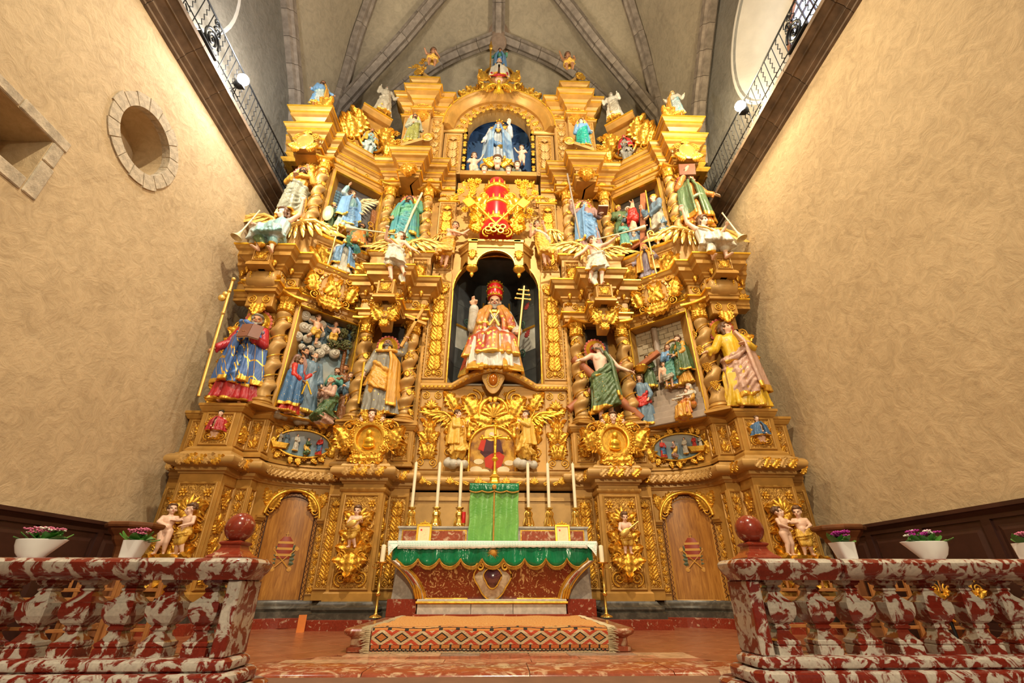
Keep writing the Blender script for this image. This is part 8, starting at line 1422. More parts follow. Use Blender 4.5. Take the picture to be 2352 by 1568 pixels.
# ================================================================= relief scenes
def rfig(P, W, ang, feet, head, z=.0, rot=0, base=STAND, frac=None, **kw):
 x, y = on(W, *feet); x2, y2 = on(W, *head); fr = frac or {id(STAND): 1.0, id(SIT): .845, id(KNEEL): .81}.get(id(base), 1.0); H = math.hypot(x2 - x, y2 - y) / fr; p = W @ Vector((x, y, z)); kw.setdefault('vox', .0135); kw.setdefault('hands', False)
 return figure(tuple(p), H, ang + rot, parent=P, name='relief_figure', base=base, **kw)
def frame_panel(nm, lab, W, w, h, back, b=.075, depth=.26):
 P = thing(nm, lab, 'relief', W=W.copy()); link('background', MB().box(-w / 2, w / 2, 0, h, -depth - .02, -depth).mesh('background'), P, W, back)
 for x0, x1, y0, y1 in ((-w / 2, -w / 2 + b, 0, h), (w / 2 - b, w / 2, 0, h), (-w / 2 + b, w / 2 - b, h - b, h), (-w / 2 + b, w / 2 - b, 0, b * .35)):
  link('frame_member', MB().cbox(x0, x1, y0, y1, -depth, .03, .012).mesh('frame_member'), P, W, WOOD); o = .012; link('gilt_edge', MB().cbox(*((x1 - o, x1 + o * .4) if x1 < 0 and y1 - y0 > h * .5 else (x0 - o * .4, x0 + o) if x0 > 0 and y1 - y0 > h * .5 else (x0, x1)), *((y0 - o * .4, y0 + o) if y0 > h * .5 else (y1 - o, y1 + o * .4) if y1 < h * .4 else (y0, y1)), -.02, .045, .004).mesh('gilt_edge'), P, W, GOLDB)
 return P
def clouds(P, W, pts, r0, r1, z, mat, seed=1, nm='cloud_puff'):
 r_ = random.Random(seed)
 for x, y in pts:
  q = r_.uniform(r0, r1); m = MB(); m.ball((0, 0, 0), (q, q, q * .7), 12, 9)
  m.tube([(q * .75 * (1 - i / 30) * cos(i * .45), q * .75 * (1 - i / 30) * sin(i * .45), q * (.45 + .35 * i / 26)) for i in range(26)], q * .13, 5); link(nm, m.mesh(nm, 60), P, W @ T(x, y, z + .03 * r_.random()), mat)
def sky_mat(name, stops):
 m, t, b = nt(name); v = coords(t, 'Generated'); s_ = t.nodes.new('ShaderNodeSeparateXYZ'); t.links.new(v, s_.inputs[0]); ad = N(t, 'ShaderNodeMath', operation='MULTIPLY_ADD'); t.links.new(noise(t, v, 4, 3), ad.inputs[0]); ad.inputs[1].default_value = .25; t.links.new(s_.outputs[1], ad.inputs[2]); t.links.new(ramp(t, ad.outputs[0], stops), b.inputs['Base Color']); b.inputs['Roughness'].default_value = .5; return m
AL = 40.4; W1 = face(BX(-1, 3.22), 7.80, 2.52, AL); W2 = face(BX(1, 3.22), 7.80, 2.52, -AL); U1 = face(BX(-1, 3.23), 7.84, 6.44, 37.5); U2 = face(BX(1, 3.23), 7.84, 6.44, -37.5)
DG = cloth('dark_green_drapery', (.07, .13, .05), .05, .12); LB = cloth('slate_blue_drapery', (.14, .22, .30), .06); RB = cloth('bright_red_drapery', (.55, .03, .02), .03, .08); BL = cloth('deep_blue_drapery', (.05, .14, .30), .07, .10)
arms = lambda le, lw, re, rw: dict(le=le, lw=lw, re=re, rw=rw)
PRAY = dict(le=(-.14, -.07, .62), lw=(-.02, -.17, .68), re=(.14, -.07, .62), rw=(.02, -.17, .68)); POINT = arms((-.15, -.05, .62), (-.06, -.14, .56), (.19, -.05, .68), (.25, -.12, .80)); HOLD = arms((-.15, -.05, .62), (-.04, -.15, .60), (.15, -.05, .62), (.05, -.16, .56))
# lower left: the giving of the keys
P = frame_panel('painted_relief', 'painted relief of a blue-mantled man before kneeling disciples under clouds, lower left', W1, 1.32, 2.20, sky_mat('painted_sky', [(.30, (.50, .36, .22)), (.5, (.42, .38, .30)), (.75, (.20, .30, .36)), (1, (.12, .20, .26))]))
x0, y0 = on(W1, 690, 720); clouds(P, W1, [on(W1, *q) for q in ((690, 715), (708, 718), (725, 728), (745, 740), (690, 740), (705, 745), (690, 765), (712, 772), (735, 785), (755, 795), (700, 790), (775, 805), (720, 795), (765, 770), (788, 765), (745, 760), (680, 745), (800, 790), (720, 750), (742, 805))], .065, .115, -.16, CLOUD)
for fx, fy, hx, hy, rt, ps in ((722, 785, 740, 715, 12, dict(le=(-.18, -.03, .62), lw=(-.26, -.08, .60), lk=(-.10, -.06, .26), la=(-.20, 0, .16))), (765, 790, 762, 728, -24, dict(le=(-.17, -.04, .62), lw=(-.22, -.08, .64)))):
 x, y = on(W1, fx, fy); x2, y2 = on(W1, hx, hy); putto(tuple(W1 @ Vector((x, y, -.06))), math.hypot(x2 - x, y2 - y), AL + rt, ps, None, P, 'relief_putto', .016, SKIN, HAIRB, GILT)
tx, ty = on(W1, 800, 905); t2 = on(W1, 800, 800); link('tree_trunk', MB().tube([(tx, ty, -.18), (t2[0], (ty + t2[1]) / 2, -.15), t2 + (-.14,), (t2[0] - .10, t2[1] + .12, -.12)], [.05, .04, .035, .02], 7).mesh('tree_trunk', 60), P, W1, BROWNC); link('tree_branch', MB().tube([t2 + (-.14,), (t2[0] - .2, t2[1] + .0, -.12), (t2[0] - .32, t2[1] + .05, -.1)], [.03, .02, .008], 6).mesh('tree_branch', 60), P, W1, BROWNC); LEAFG = simple('painted_foliage', (.12, .13, .05), .5, 0, .4, 12)
for k, (px, py) in enumerate(((790, 760), (815, 745), (770, 785), (800, 790), (825, 770))):
 m = MB(); r_ = random.Random(k);
 for i in range(60): a, b_ = r_.uniform(0, 6.3), r_.uniform(0, 1.5); q = .13; m.ball((q * cos(a) * cos(b_), q * .8 * sin(a) * cos(b_), q * .6 * sin(b_)), .024, 5, 4)
 x, y = on(W1, px, py); link('foliage_clump', m.mesh('foliage_clump', 180), P, W1 @ T(x, y, -.10), LEAFG)
rfig(P, W1, AL, (672, 955), (674, 783), -.16, 30, skin=SKIND, robe=(MAUVE, dict(seed=1)), hair=('short', HAIRD), beard=(.8, HAIRD)); rfig(P, W1, AL, (700, 950), (700, 795), -.15, 10, skin=SKIN, robe=(LB, dict(seed=2)), hair=('curly', HAIRG), beard=(1, HAIRG))
rfig(P, W1, AL, (657, 955), (690, 820), .02, 45, pose=POINT, skin=SKIND, robe=(RB, dict(seed=3, flare=1.1)), wrap=(BL, dict(z0=.62, z1=.22, seed=4, rx=1.08)), mantle=(BL, dict(z1=.12, a0=-160, a1=90, out=1.15, seed=5)), hair=('long', HAIRB), beard=(.8, HAIRB), hands=True, vox=.011)
for (f, h, z, rt, sk, rb, hr) in (((762, 950), (758, 835), -.14, -35, SKIN, cloth('sea_teal_drapery', (.10, .30, .24), .05), HAIRB), ((780, 960), (778, 826), -.17, -30, SKIND, BROWNC, HAIRB), ((800, 970), (800, 832), -.15, -40, SKIND, LB, HAIRD)): rfig(P, W1, AL, f, h, z, rt, pose=PRAY, skin=sk, robe=(rb, dict(seed=6)), hair=('curly', hr), beard=(1, hr))
rfig(P, W1, AL, (785, 985), (782, 850), .0, -50, pose=PRAY, skin=SKIN, robe=(LB, dict(seed=7)), wrap=(BROWNC, dict(z0=.56, z1=.10, seed=8, rx=1.1)), hair=('curly', HAIRB), beard=(1, HAIRB)); rfig(P, W1, AL, (738, 975), (752, 868), .08, -65, base=KNEEL, skin=SKIND, robe=(PINKC, dict(seed=9)), wrap=(DG, dict(z0=.55, z1=.04, seed=10, rx=1.2)), hair=('bald', HAIRG), beard=(1, HAIRG), hands=True, vox=.011)
x, y = on(W1, 698, 880); link('gilt_keys', MB().tube([(x, y, .14), (x + .12, y - .22, .14)], .016, 6).tube([(x, y, .15), (x - .04, y - .26, .15)], .016, 6).mesh('gilt_keys', 60), P, W1, GOLDB); m = MB(); r_ = random.Random(1)
for k in range(26): m.ball((r_.uniform(-.58, .58), r_.uniform(0, .06), r_.uniform(-.22, .0)), r_.uniform(.05, .09), 8, 6)
me = fuse(m, .02, 1, 'rocky_ground'); link('rocky_ground', me, P, W1, simple('painted_rock', (.34, .29, .22), .6, 0, .3, 7))
# lower right: healing on the temple steps
P = frame_panel('painted_relief', 'painted relief of robed men and a beggar on stone steps, lower right', W2, 1.32, 2.20, simple('painted_masonry', (.42, .35, .24), .6, 0, .15, 3)); GST = simple('painted_grey_stone', (.36, .28, .22), .55, 0, .2, 5)
for i in range(11):
 for j in range(6):
  x = -.56 + j * .19 + (.09 if i % 2 else 0)
  if x < .5: link('wall_block', MB().cbox(x + .004, min(x + .186, .58), 1.0 + i * .105, 1.10 + i * .105, -.27, -.235, .006).mesh('wall_block'), P, W2, MATS['painted_masonry'])
for px, py, r_ in ((1538, 790, .17), (1490, 812, .10)):
 x, y = on(W2, px, py); link('painted_arch', MB().tube([(x - r_, y - .3, -.21), (x - r_, y, -.21)] + [(x + r_ * cos(R(a)), y + r_ * sin(R(a)), -.21) for a in range(180, -1, -15)] + [(x + r_, y - .3, -.21)], .03, 6).mesh('painted_arch', 60), P, W2, WOOD); link('arch_opening', MB().loft([[(x + q * cx, y + q * cy, z_) for cx, cy in [(-r_, -.3)] + [(r_ * cos(R(a)), r_ * sin(R(a))) for a in range(180, -1, -15)] + [(r_, -.3)]] for q, z_ in ((1, -.23), (.97, -.215))]).mesh('arch_opening'), P, W2, simple('painted_pale_sky', (.52, .50, .44), .6))
link('painted_pillar', MB().lathe([(.07, .9), (.06, 1.0), (.06, 2.1)], 12, M=T(-.16, 0, -.2) @ RX(-90)).mesh('painted_pillar', 40), P, W2, GST)
for i in range(6): link('stone_step', MB().cbox(-.58 + .055 * i * (i > 1), .58, .02 + i * .125, .145 + i * .125, -.25, .10 - i * .05, .012).mesh('stone_step'), P, W2, GST)
rfig(P, W2, -AL, (1572, 885), (1545, 768), -.10, -30, pose=HOLD, skin=SKIN, robe=(GOLDC, dict(seed=1)), wrap=(DG, dict(z0=.70, z1=.2, seed=2, rx=1.1)), mantle=(DG, dict(z1=.25, out=1.15, seed=3)), hair=('curly', HAIRB), beard=(1, HAIRB), hands=True, vox=.011); rfig(P, W2, -AL, (1545, 890), (1522, 788), -.10, 15, pose=PRAY, skin=SKIN, robe=(SKYC, dict(seed=4)), wrap=(cloth('sea_teal_drapery', (.1, .3, .24), .05), dict(z0=.62, z1=.15, seed=5, rx=1.1)), hair=('long', HAIRB))
rfig(P, W2, -AL, (1535, 898), (1508, 838), .02, 40, base=SIT, pose=dict(re=(.19, -.05, .56), rw=(.28, -.08, .66), le=(-.15, .05, .46), lw=(-.16, .05, .32)), skin=SKIN, wrap=(GREYW, dict(z0=.50, z1=.30, seed=6)), hair=('short', HAIRB)); rfig(P, W2, -AL, (1490, 890), (1488, 808), -.12, 20, pose=HOLD, skin=SKIND, robe=(GREENC, dict(seed=7)), hair=('curly', HAIRD), beard=(1, HAIRD))
x, y = on(W2, 1485, 830); link('carried_beam', MB().cbox(-.34, .30, -.05, .05, -.05, .05, .01).mesh('carried_beam'), P, W2 @ T(x, y, .0) @ RZ(24), TIMBER)
rfig(P, W2, -AL, (1487, 985), (1475, 862), .06, 30, pose=arms((-.17, -.02, .82), (-.10, -.04, 1.0), (.16, -.06, .6), (.10, -.14, .5)), skin=SKIN, robe=(LB, dict(seed=8, flare=1.2)), wrap=(RB, dict(z0=.6, z1=.4, seed=9, rx=1.05)), hair=('long', HAIRB), hands=True, vox=.011); x, y = on(W2, 1476, 858); bk_ = link('fruit_basket', MB().lathe([(.07, 0), (.10, .03), (.14, .09), (.15, .10), (.05, .10)], 14, M=T(x, y, .06) @ RX(-90)).mesh('fruit_basket', 40), P, W2, GOLD)
for k in range(7): link('fruit', MB().ball((x - .09 + .03 * k, y + .12 + .02 * (k % 2), .08), .035, 8, 6).mesh('fruit', 180), bk_, W2, GOLDB)
rfig(P, W2, -AL, (1598, 968), (1598, 882), .08, -45, base=SIT, pose=dict(le=(-.2, -.08, .54), lw=(-.30, -.14, .50)), skin=SKIN, robe=(GOLDC, dict(seed=11, flare=1.3)), wrap=(ORANGE, dict(z0=.5, z1=.06, seed=12, rx=1.25)), mantle=(WHITEC, dict(z1=.5, out=1.0, seed=13)), hair=('long', WHITEC)); x, y = on(W2, 1592, 945); putto(tuple(W2 @ Vector((x, y, .20))), .40, -AL, dict(lk=(-.08, -.08, .24)), None, P, 'relief_infant', .018)
# upper left: the angel in the prison
P = frame_panel('painted_relief', 'painted relief of a winged angel waking a prisoner, upper left', U1, 1.26, 1.92, simple('painted_prison_wall', (.10, .09, .09), .6, 0, .3, 3))
for i in range(5):
 for j in range(4): link('window_pane', MB().cbox(-.53 + .075 * j, -.465 + .075 * j, 1.15 + .085 * i, 1.225 + .085 * i, -.25, -.235, .004).mesh('window_pane'), P, U1, simple('painted_window_blue', (.10, .22, .34), .4))
own, WS, J = rfig(P, U1, 37.5, (790, 540), (815, 440), -.02, 15, pose=arms((-.18, -.02, .82), (-.14, -.06, .98), (.17, -.06, .62), (.14, -.15, .52)), skin=SKIN, robe=(PALEB, dict(seed=1, flare=1.2)), wrap=(SKYC, dict(z0=.6, z1=.2, seed=2, rx=1.15)), mantle=(SKYC, dict(z1=.3, out=1.2, seed=3)), hair=('long', HAIRB), hands=True, vox=.011)
for q, (px, py), rt, L in ((-1, (790, 470), 62, .62), (1, (828, 470), 50, .58)): x, y = on(U1, px, py); wing(P, U1 @ T(x, y, -.14) @ RZ(-q * -rt * -1 if q < 0 else rt) @ S(q, 1, 1), L, WINGW)
rfig(P, U1, 37.5, (752, 540), (762, 458), -.08, 30, pose=HOLD, skin=SKIND, robe=(GREENC, dict(seed=4)), hair=('short', WINGG), beard=(.8, HAIRD)); x, y = on(U1, 749, 495); link('shield', MB().lathe([(.02, .05), (.14, .02), (.16, 0), (.15, -.02)], 20, M=T(x, y, .10) @ RY(-30) @ S(.7, 1.3, 1)).mesh('shield', 50), P, U1, WINGW)
rfig(P, U1, 37.5, (815, 585), (826, 510), .04, -30, base=SIT, pose=dict(le=(-.18, -.1, .58), lw=(-.20, -.16, .68), head=(-20, -20, 0)), skin=SKIND, robe=(GREENC, dict(seed=5)), wrap=(ORANGE, dict(z0=.5, z1=.05, seed=6, rx=1.25)), hair=('curly', HAIRD), beard=(1, HAIRD)); rfig(P, U1, 37.5, (800, 590), (745, 525), .08, 60, frac=1.2, base=SIT, skin=SKIN, robe=(TEALC, dict(seed=7, hem=.1)), hair=('short', HAIRB), lean=-55)
for k in range(3): x, y = on(U1, 851, 515 + 12 * k); link('chain_ring', MB().tube([(x + .055 * cos(a * pi / 8), y + .055 * sin(a * pi / 8), .0 + .03 * (k % 2)) for a in range(17)], .016, 6).mesh('chain_ring', 60), P, U1, GOLD)
x, y = on(U1, 862, 500); link('timber_post', MB().cbox(x - .06, x + .05, .1, 1.4, -.2, -.1, .01).mesh('timber_post'), P, U1, BROWNC)
# upper right: the crucifixion upside down
P = frame_panel('painted_relief', 'painted relief of a man crucified upside down among soldiers, upper right', U2, 1.26, 1.92, simple('painted_dusk', (.05, .04, .03), .6, 0, .4, 3))
a_, b_ = on(U2, 1472, 560), on(U2, 1450, 445); link('cross_upright', MB().cbox(-.06, .06, -.2, 1.5, -.18, -.08, .01).mesh('cross_upright'), P, U2 @ T(a_[0], a_[1], 0) @ RZ(-8), TIMBER); link('cross_beam', MB().cbox(-.55, .5, -.05, .05, -.16, -.08, .01).mesh('cross_beam'), P, U2 @ T(a_[0], a_[1] + .15, 0) @ RZ(14), TIMBER)
x, y = on(U2, 1452, 462); p = U2 @ Vector((x, y, -.02)); figure(tuple(p), 1.05, -37.5, dict(le=(-.18, -.02, .80), lw=(-.30, -.05, .82), re=(.18, -.02, .80), rw=(.30, -.05, .82), lk=(-.03, -.03, .28), rk=(.03, -.03, .28), la=(-.01, 0, .045), ra=(.02, 0, .045), head=(20, -20, 0)), SKIN, None, (RB, dict(z0=.55, z1=.42)), None, (), ('bald', HAIRG), (1, HAIRG), parent=P, name='relief_figure', vox=.012, hands=False, lean=180 + 6)
rfig(P, U2, -37.5, (1520, 560), (1497, 447), -.04, -30, pose=arms((-.15, -.08, .66), (-.12, -.15, .74), (.15, -.08, .6), (-.02, -.16, .52)), skin=SKIN, robe=(LB, dict(seed=1, hem=.3)), wrap=(GREYW, dict(z0=.55, z1=.25, seed=2)), hair=('short', GOLDB), hands=True, vox=.011); x, y = on(U2, 1487, 445); x2, y2 = on(U2, 1500, 530); link('lance', MB().tube([(x, y, .12), (x2, y2, .10)], .018, 6).mesh('lance', 60), P, U2, GOLD)
for f, h, z, rt, rb, hr in (((1430, 560), (1412, 472), -.06, 30, GREENC, GOLD), ((1450, 560), (1432, 470), -.14, 10, LB, WHITEC), ((1440, 570), (1432, 515), .06, 35, cloth('sea_teal_drapery', (.1, .3, .24), .05), HAIRD)): rfig(P, U2, -37.5, f, h, z, rt, pose=HOLD, skin=SKIND, robe=(rb, dict(seed=3)), hair=('curly', hr))
# ----------------------------------------------------------------- small plaques: scenes on the lake
for s, wd in SIDES:
 uc = BLEN * .52; W = bW(s, uc, 1.93, .11); ang = math.degrees(math.atan2((W.to_3x3() @ Vector((1, 0, 0))).y, (W.to_3x3() @ Vector((1, 0, 0))).x)); P = thing('relief_plaque', 'small oval painted relief of figures by a boat above the %s door' % wd, 'relief', W=W.copy()); link('lake_background', MB().lathe([(.01, 0), (.42, 0), (.42, -.05)], 32, M=T(0, .24, 0) @ S(1, .52, 1)).mesh('lake_background'), P, W, sky_mat('painted_lake_' + wd, [(.2, (.16, .28, .34)), (.6, (.12, .16, .20)), (1, (.25, .25, .24))]))
 rim = link('plaque_rim', MB().tube([(.44 * cos(a * pi / 16), .24 + .235 * sin(a * pi / 16), .01) for a in range(33)], .02, 6).mesh('plaque_rim', 60), P, W, GOLD)
 for k in range(26): a = 2 * pi * k / 26; O(rim, W, ('leaf', 'broad', 'flower')[k % 3], .48 * cos(a), .24 + .255 * sin(a), math.degrees(a) - 90 + 40, .13 if k % 3 < 2 else .045, 1, 1.0)
 for q in (-1, 1): O(rim, W, 'broad', q * .50, .05, -q * 10, .34, q, 1.0); O(rim, W, 'volute', q * .52, .12, 0, .08, q, 1.0); O(rim, W, 'leaf', q * .5, .3, -q * 5, .22, q)
 link('boat', MB().loft([[(-s * -.0 + x, y, z) for x, y, z in ((s * .34 - .16, .10, .02), (s * .34 + .10, .10, .02), (s * .34 + .13, .20, .06), (s * .34 - .20, .22, .06))], [(x, y, z) for x, y, z in ((s * .34 - .12, .11, .10), (s * .34 + .07, .11, .10), (s * .34 + .10, .19, .11), (s * .34 - .17, .20, .11))]]).mesh('boat'), P, W, GOLD)
 for dx, y, h, rb, wr, rt, bs in ((-s * .26, .05, .34, RB, BL, s * 40, STAND), (-s * .06, .05, .36, DG if s < 0 else MAUVE, GILT, -s * 60, KNEEL), (s * .12, .08, .30, WHITEC, None, -s * 30, STAND), (s * .28, .15, .24, LB if s < 0 else RB, None, -s * 20, STAND), (s * .38, .16, .22, WHITEC, None, -s * 40, STAND)):
  p = W @ Vector((dx, y, .05)); figure(tuple(p), h, ang + rt, HOLD if bs is STAND else None, SKIN, (rb, dict(seed=3)), (wr, dict(z0=.6, z1=.2)) if wr else None, None, (), ('short', HAIRB), None, parent=P, name='relief_figure', vox=.020, hands=False, base=bs, face_=False)
# ----------------------------------------------------------------- bishops of the attic and the gable medallions, busts, cartouches
for s, wd, px, py, mt, wr in ((-1, 'left', 792, 632, WHITEC, SKYC), (1, 'right', 1478, 648, cloth('violet_drapery', (.26, .22, .28), .05), GOLDC)):
 W = face(BX(s, 3.20), 7.74, 5.58, -s * 37.5); own, WS, J = figure(tuple(W @ Vector((0, -.35, .02))), 1.28, -s * 37.5 * .8, arms((-.17, -.05, .64), (-.22, -.13, .60), (.17, -.05, .64), (.14, -.15, .62)), SKIND, (mt, dict(hem=.3, seed=3, flare=1.1)), None, (wr, dict(z1=.40, out=1.12, a0=-160, a1=160)), (), ('short', WINGG), (1, HAIRD), 1, 1, 'half-length mitred bishop carved on the %s attic' % wd, vox=.011)
 x = jw(WS, J, 'lw' if s < 0 else 'rw', (0, -.05, 0)); cr = thing('crozier', 'gilt bishop\'s staff of the %s attic bishop' % wd, 'staff', W=T(*x)); MB().tube([(x.x, x.y, x.z - .5), (x.x - s * .04, x.y, x.z + .55)], .018, 7).build('shaft', WINGG, cr, 60)
 if s < 0:
  for z, l in ((.32, .10), (.42, .07)): MB().tube([(x.x - l, x.y, x.z + z), (x.x + l, x.y, x.z + z)], .014, 6).build('bar', WINGW, cr)
 else: MB().tube([(x.x - s * .04 + .08 - .08 * (1 - i / 24) * cos(i * .4), x.y, x.z + .55 + .08 * (1 - i / 24) * sin(i * .4)) for i in range(20)], .018, 6).build('crook', GOLD, cr, 60)
 # keys cartouche on the entablature
 W = face(BX(s, 3.20), 7.56, 4.72, -s * 37.5); kc = thing('cartouche', 'round gilded cartouche with crossed palms on the %s entablature' % wd, 'cartouche', W=W.copy()); link('disc', MB().lathe([(.01, .03), (.22, .03), (.24, .06), (.28, .05), (.29, 0), (.29, -.04)], 30, M=T(0, .42, 0) @ S(1, 1.12, 1)).mesh('disc', 40), kc, W, WOODL)
 for k in range(20): link('bead', MATS.setdefault('beadm', MB().ball((0, 0, 0), .020, 6, 5).mesh('bead', 180)), kc, W @ T(.255 * cos(k * pi / 10), .42 + .285 * sin(k * pi / 10), .06), GOLD)
 for q in (-1, 1): O(kc, W, 'straight', -q * .12, .22, -q * 32, .48, .8, .8, None, .04); O(kc, W, 'volute', q * .30, .68, 0, .10, q, 1.1); O(kc, W, 'volute', q * .30, .16, 180, .10, q, 1.1); O(kc, W, 'broad', q * .08, .14, q * 115, .36, q, 1.1); O(kc, W, 'leaf', q * .14, .74, -q * 20, .22, q, 1.1); O(kc, W, 'leaf', q * .34, .22, -q * 8, .42, q, 1.1)
 O(kc, W, 'palmette', 0, .74, 0, .2, 1, 1.1); O(kc, W, 'shell', 0, .08, 180, .13, 1, 1.1)
 # gable medallion bust
 W = face(BX(s, 3.2), 7.82, 9.12, -s * 37); g = thing('medallion_bust', 'small painted bishop bust in the %s gable medallion' % wd, 'bust', W=W @ T(0, .4, 0)); figure(tuple(W @ Vector((0, -.02, .05))), 1.0, -s * 30, HOLD, SKIND, (PALEB if s < 0 else STARG, dict(hem=.4, seed=2)), None, (REDC if s > 0 else GOLDC, dict(z1=.45, out=1.1)), (), ('short', BROWNC if s < 0 else REDC), (.8, HAIRD), parent=g, name='figure', vox=.014, hands=False)
 # bust on the outer pedestal, cartouche with gilded bust on the inner pedestal
 b = thing('bust', 'small painted bust in %s on the %s outer pedestal' % ('red and grey' if s < 0 else 'blue', wd), 'bust', W=T(BX(s, 4.265), 7.0, 2.0)); figure((BX(s, 4.265), 7.03, 1.72), .72, 0, dict(HOLD, lk=(-.03, 0, .45), rk=(.03, 0, .45), la=(-.03, 0, .42), ra=(.03, 0, .42)), SKINP, None, None, (REDC if s < 0 else BL, dict(z1=.52, out=1.1, a0=-165, a1=165)), [(REDC if s < 0 else BL, [(-.14, -.06, .62), (0, -.12, .56), (.14, -.06, .62)], .04)], ('curly', HAIRD if s < 0 else HAIRB), None, parent=b, name='figure', vox=.015, hands=False)
 W = face(BX(s, 2.09), 7.72, 1.82); c = thing('cartouche', 'large gilded flower cartouche with a small bust on the %s inner pedestal' % wd, 'cartouche', W=W.copy()); link('plate', MB().lathe([(.01, -.02), (.20, -.02), (.22, .05), (.27, .06), (.34, .03), (.36, -.02), (.36, -.05)], 26, M=T(0, .38, 0) @ S(1, 1.05, 1)).mesh('plate', 40), c, W, GOLD)
 m = MB(); m.ball((0, .46, .06), (.055, .07, .055), 10, 8); m.ball((0, .34, .03), (.10, .08, .06), 10, 8); m.ball((0, .26, .02), (.11, .06, .05), 10, 8); me = fuse(m, .012, 1, 'gilt_bust'); link('gilt_bust', me, c, W, GOLDB)
 for k in range(22): a = 2 * pi * k / 22; O(c, W, ('rose', 'spray', 'flower', 'leaf')[k % 4], .31 * cos(a), .38 + .33 * sin(a), math.degrees(a) - 90 + 30 * (-1) ** k, (.07, .17, .06, .20)[k % 4], 1, 1.1, None, .04)
 for q in (-1, 1): O(c, W, 'volute', q * .36, .58, 0, .11, q, 1.3); O(c, W, 'broad', q * .38, .22, -q * 15, .42, q, 1.2); O(c, W, 'volute', q * .10, .02, 180, .08, q, 1.2); O(c, W, 'leaf', q * .05, .06, q * 100, .34, q, 1.2)
 cherub(c, (BX(s, 2.09), 7.66, 2.58), .16, 0, True, GOLD)
 for q in (-1, 1): cherub(c, (BX(s, 2.09) + q * .17, 7.70, 2.52), .12, q * 15, False)
 # shield trophy above the inner saint
 W = face(BX(s, 2.08), 7.50, 4.30); c = thing('cartouche', 'gilded winged cartouche hanging above the %s inner saint' % wd, 'cartouche', W=W.copy()); link('plate', MB().lathe([(.01, .05), (.09, .04), (.11, .06), (.14, .02), (.15, -.04)], 20, M=T(0, .28, 0) @ S(.85, 1.2, 1)).mesh('plate', 40), c, W, WOODL)
 for q in (-1, 1): O(c, W, 'volute', q * .17, .44, 0, .09, q, 1.2); O(c, W, 'broad', q * .08, .10, -q * 18, .36, q, 1.1); O(c, W, 'leaf', q * .06, .12, q * 150, .2, q, 1.1); O(c, W, 'flower', q * .18, .2, 0, .05)
 for k in range(5): O(c, W, 'flower', -.12 + .06 * k, .52 + .03 * (k in (1, 2, 3)), 0, .04, 1, 1.1)
 link('back_block', MB().cbox(-.10, .10, .0, .56, -.30, .0, .01).mesh('back_block'), c, W, WOOD)
# ----------------------------------------------------------------- oval painting behind the crucifix
OP = thing('oval_painting', 'arched painting of a shepherdess in red with lambs behind the crucifix', 'painting', W=T(XC, 8.2, 1.7)); W = face(XC - .01, 8.20, 1.70); ov = lambda r: [(-r, 0)] + [(r * cos(R(a)), .50 + r * .92 * sin(R(a))) for a in range(180, -1, -9)] + [(r, 0)]
m, t, b = nt('old_oil_painting'); v = coords(t, 'Generated'); t.links.new(ramp(t, noise(t, v, 4, 4), [(.35, (.10, .035, .02)), (.5, (.42, .20, .03)), (.65, (.62, .36, .05))]), b.inputs['Base Color']); b.inputs['Roughness'].default_value = .7
link('canvas', MB().loft([[(x, y, z) for x, y in ov(.40)] for z in (0, .012)]).mesh('canvas'), OP, W, m)
def flat(nm, pts, mat, z): link(nm, MB().loft([[(x, y, z0) for x, y in pts] for z0 in (z, z + .002)]).mesh(nm), OP, W, mat)
flat('painted_dress', [(-.12, .15), (.02, .10), (.16, .16), (.22, .34), (.12, .42), (-.02, .38), (-.14, .30)], simple('oil_red', (.50, .03, .01), .7), .013); flat('painted_cloak', [(-.22, .40), (-.10, .28), (.10, .40), (.20, .38), (.14, .62), (.02, .74), (-.14, .68)], simple('oil_dark', (.07, .015, .025), .7), .012); flat('painted_sleeve', [(-.26, .46), (-.16, .42), (-.12, .62), (-.18, .70)], simple('oil_red', (.5, .03, .01), .35), .014); flat('painted_face', [(.05 * cos(k * pi / 6) - .02, .72 + .06 * sin(k * pi / 6)) for k in range(12)], SKINP, .016); flat('painted_halo', [(.13 * cos(k * pi / 8) - .02, .74 + .13 * sin(k * pi / 8)) for k in range(16)], simple('oil_glow', (.80, .50, .06), .4), .0125)
for k, (x, y, q) in enumerate(((-.28, .10, .10), (-.14, .06, .09), (.20, .10, .10), (.30, .22, .08), (-.24, .24, .08))): flat('painted_lamb', [(x + q * 1.1 * cos(a * pi / 6), y + q * .6 * sin(a * pi / 6)) for a in range(12)], simple('oil_wool', (.72, .58, .34), .4), .014 + .0005 * k)
rim = link('frame', MB().tube([(x, y, .02) for x, y in ov(.42)], .03, 7).mesh('frame', 60), OP, W, GOLD)
for k in range(30):
 a = R(-35 + 250 * k / 29); O(rim, W, ('leaf', 'flower', 'spray')[k % 3], .50 * cos(a), .46 + .46 * sin(a), math.degrees(a) - 60, (.15, .05, .13)[k % 3], 1, .9)
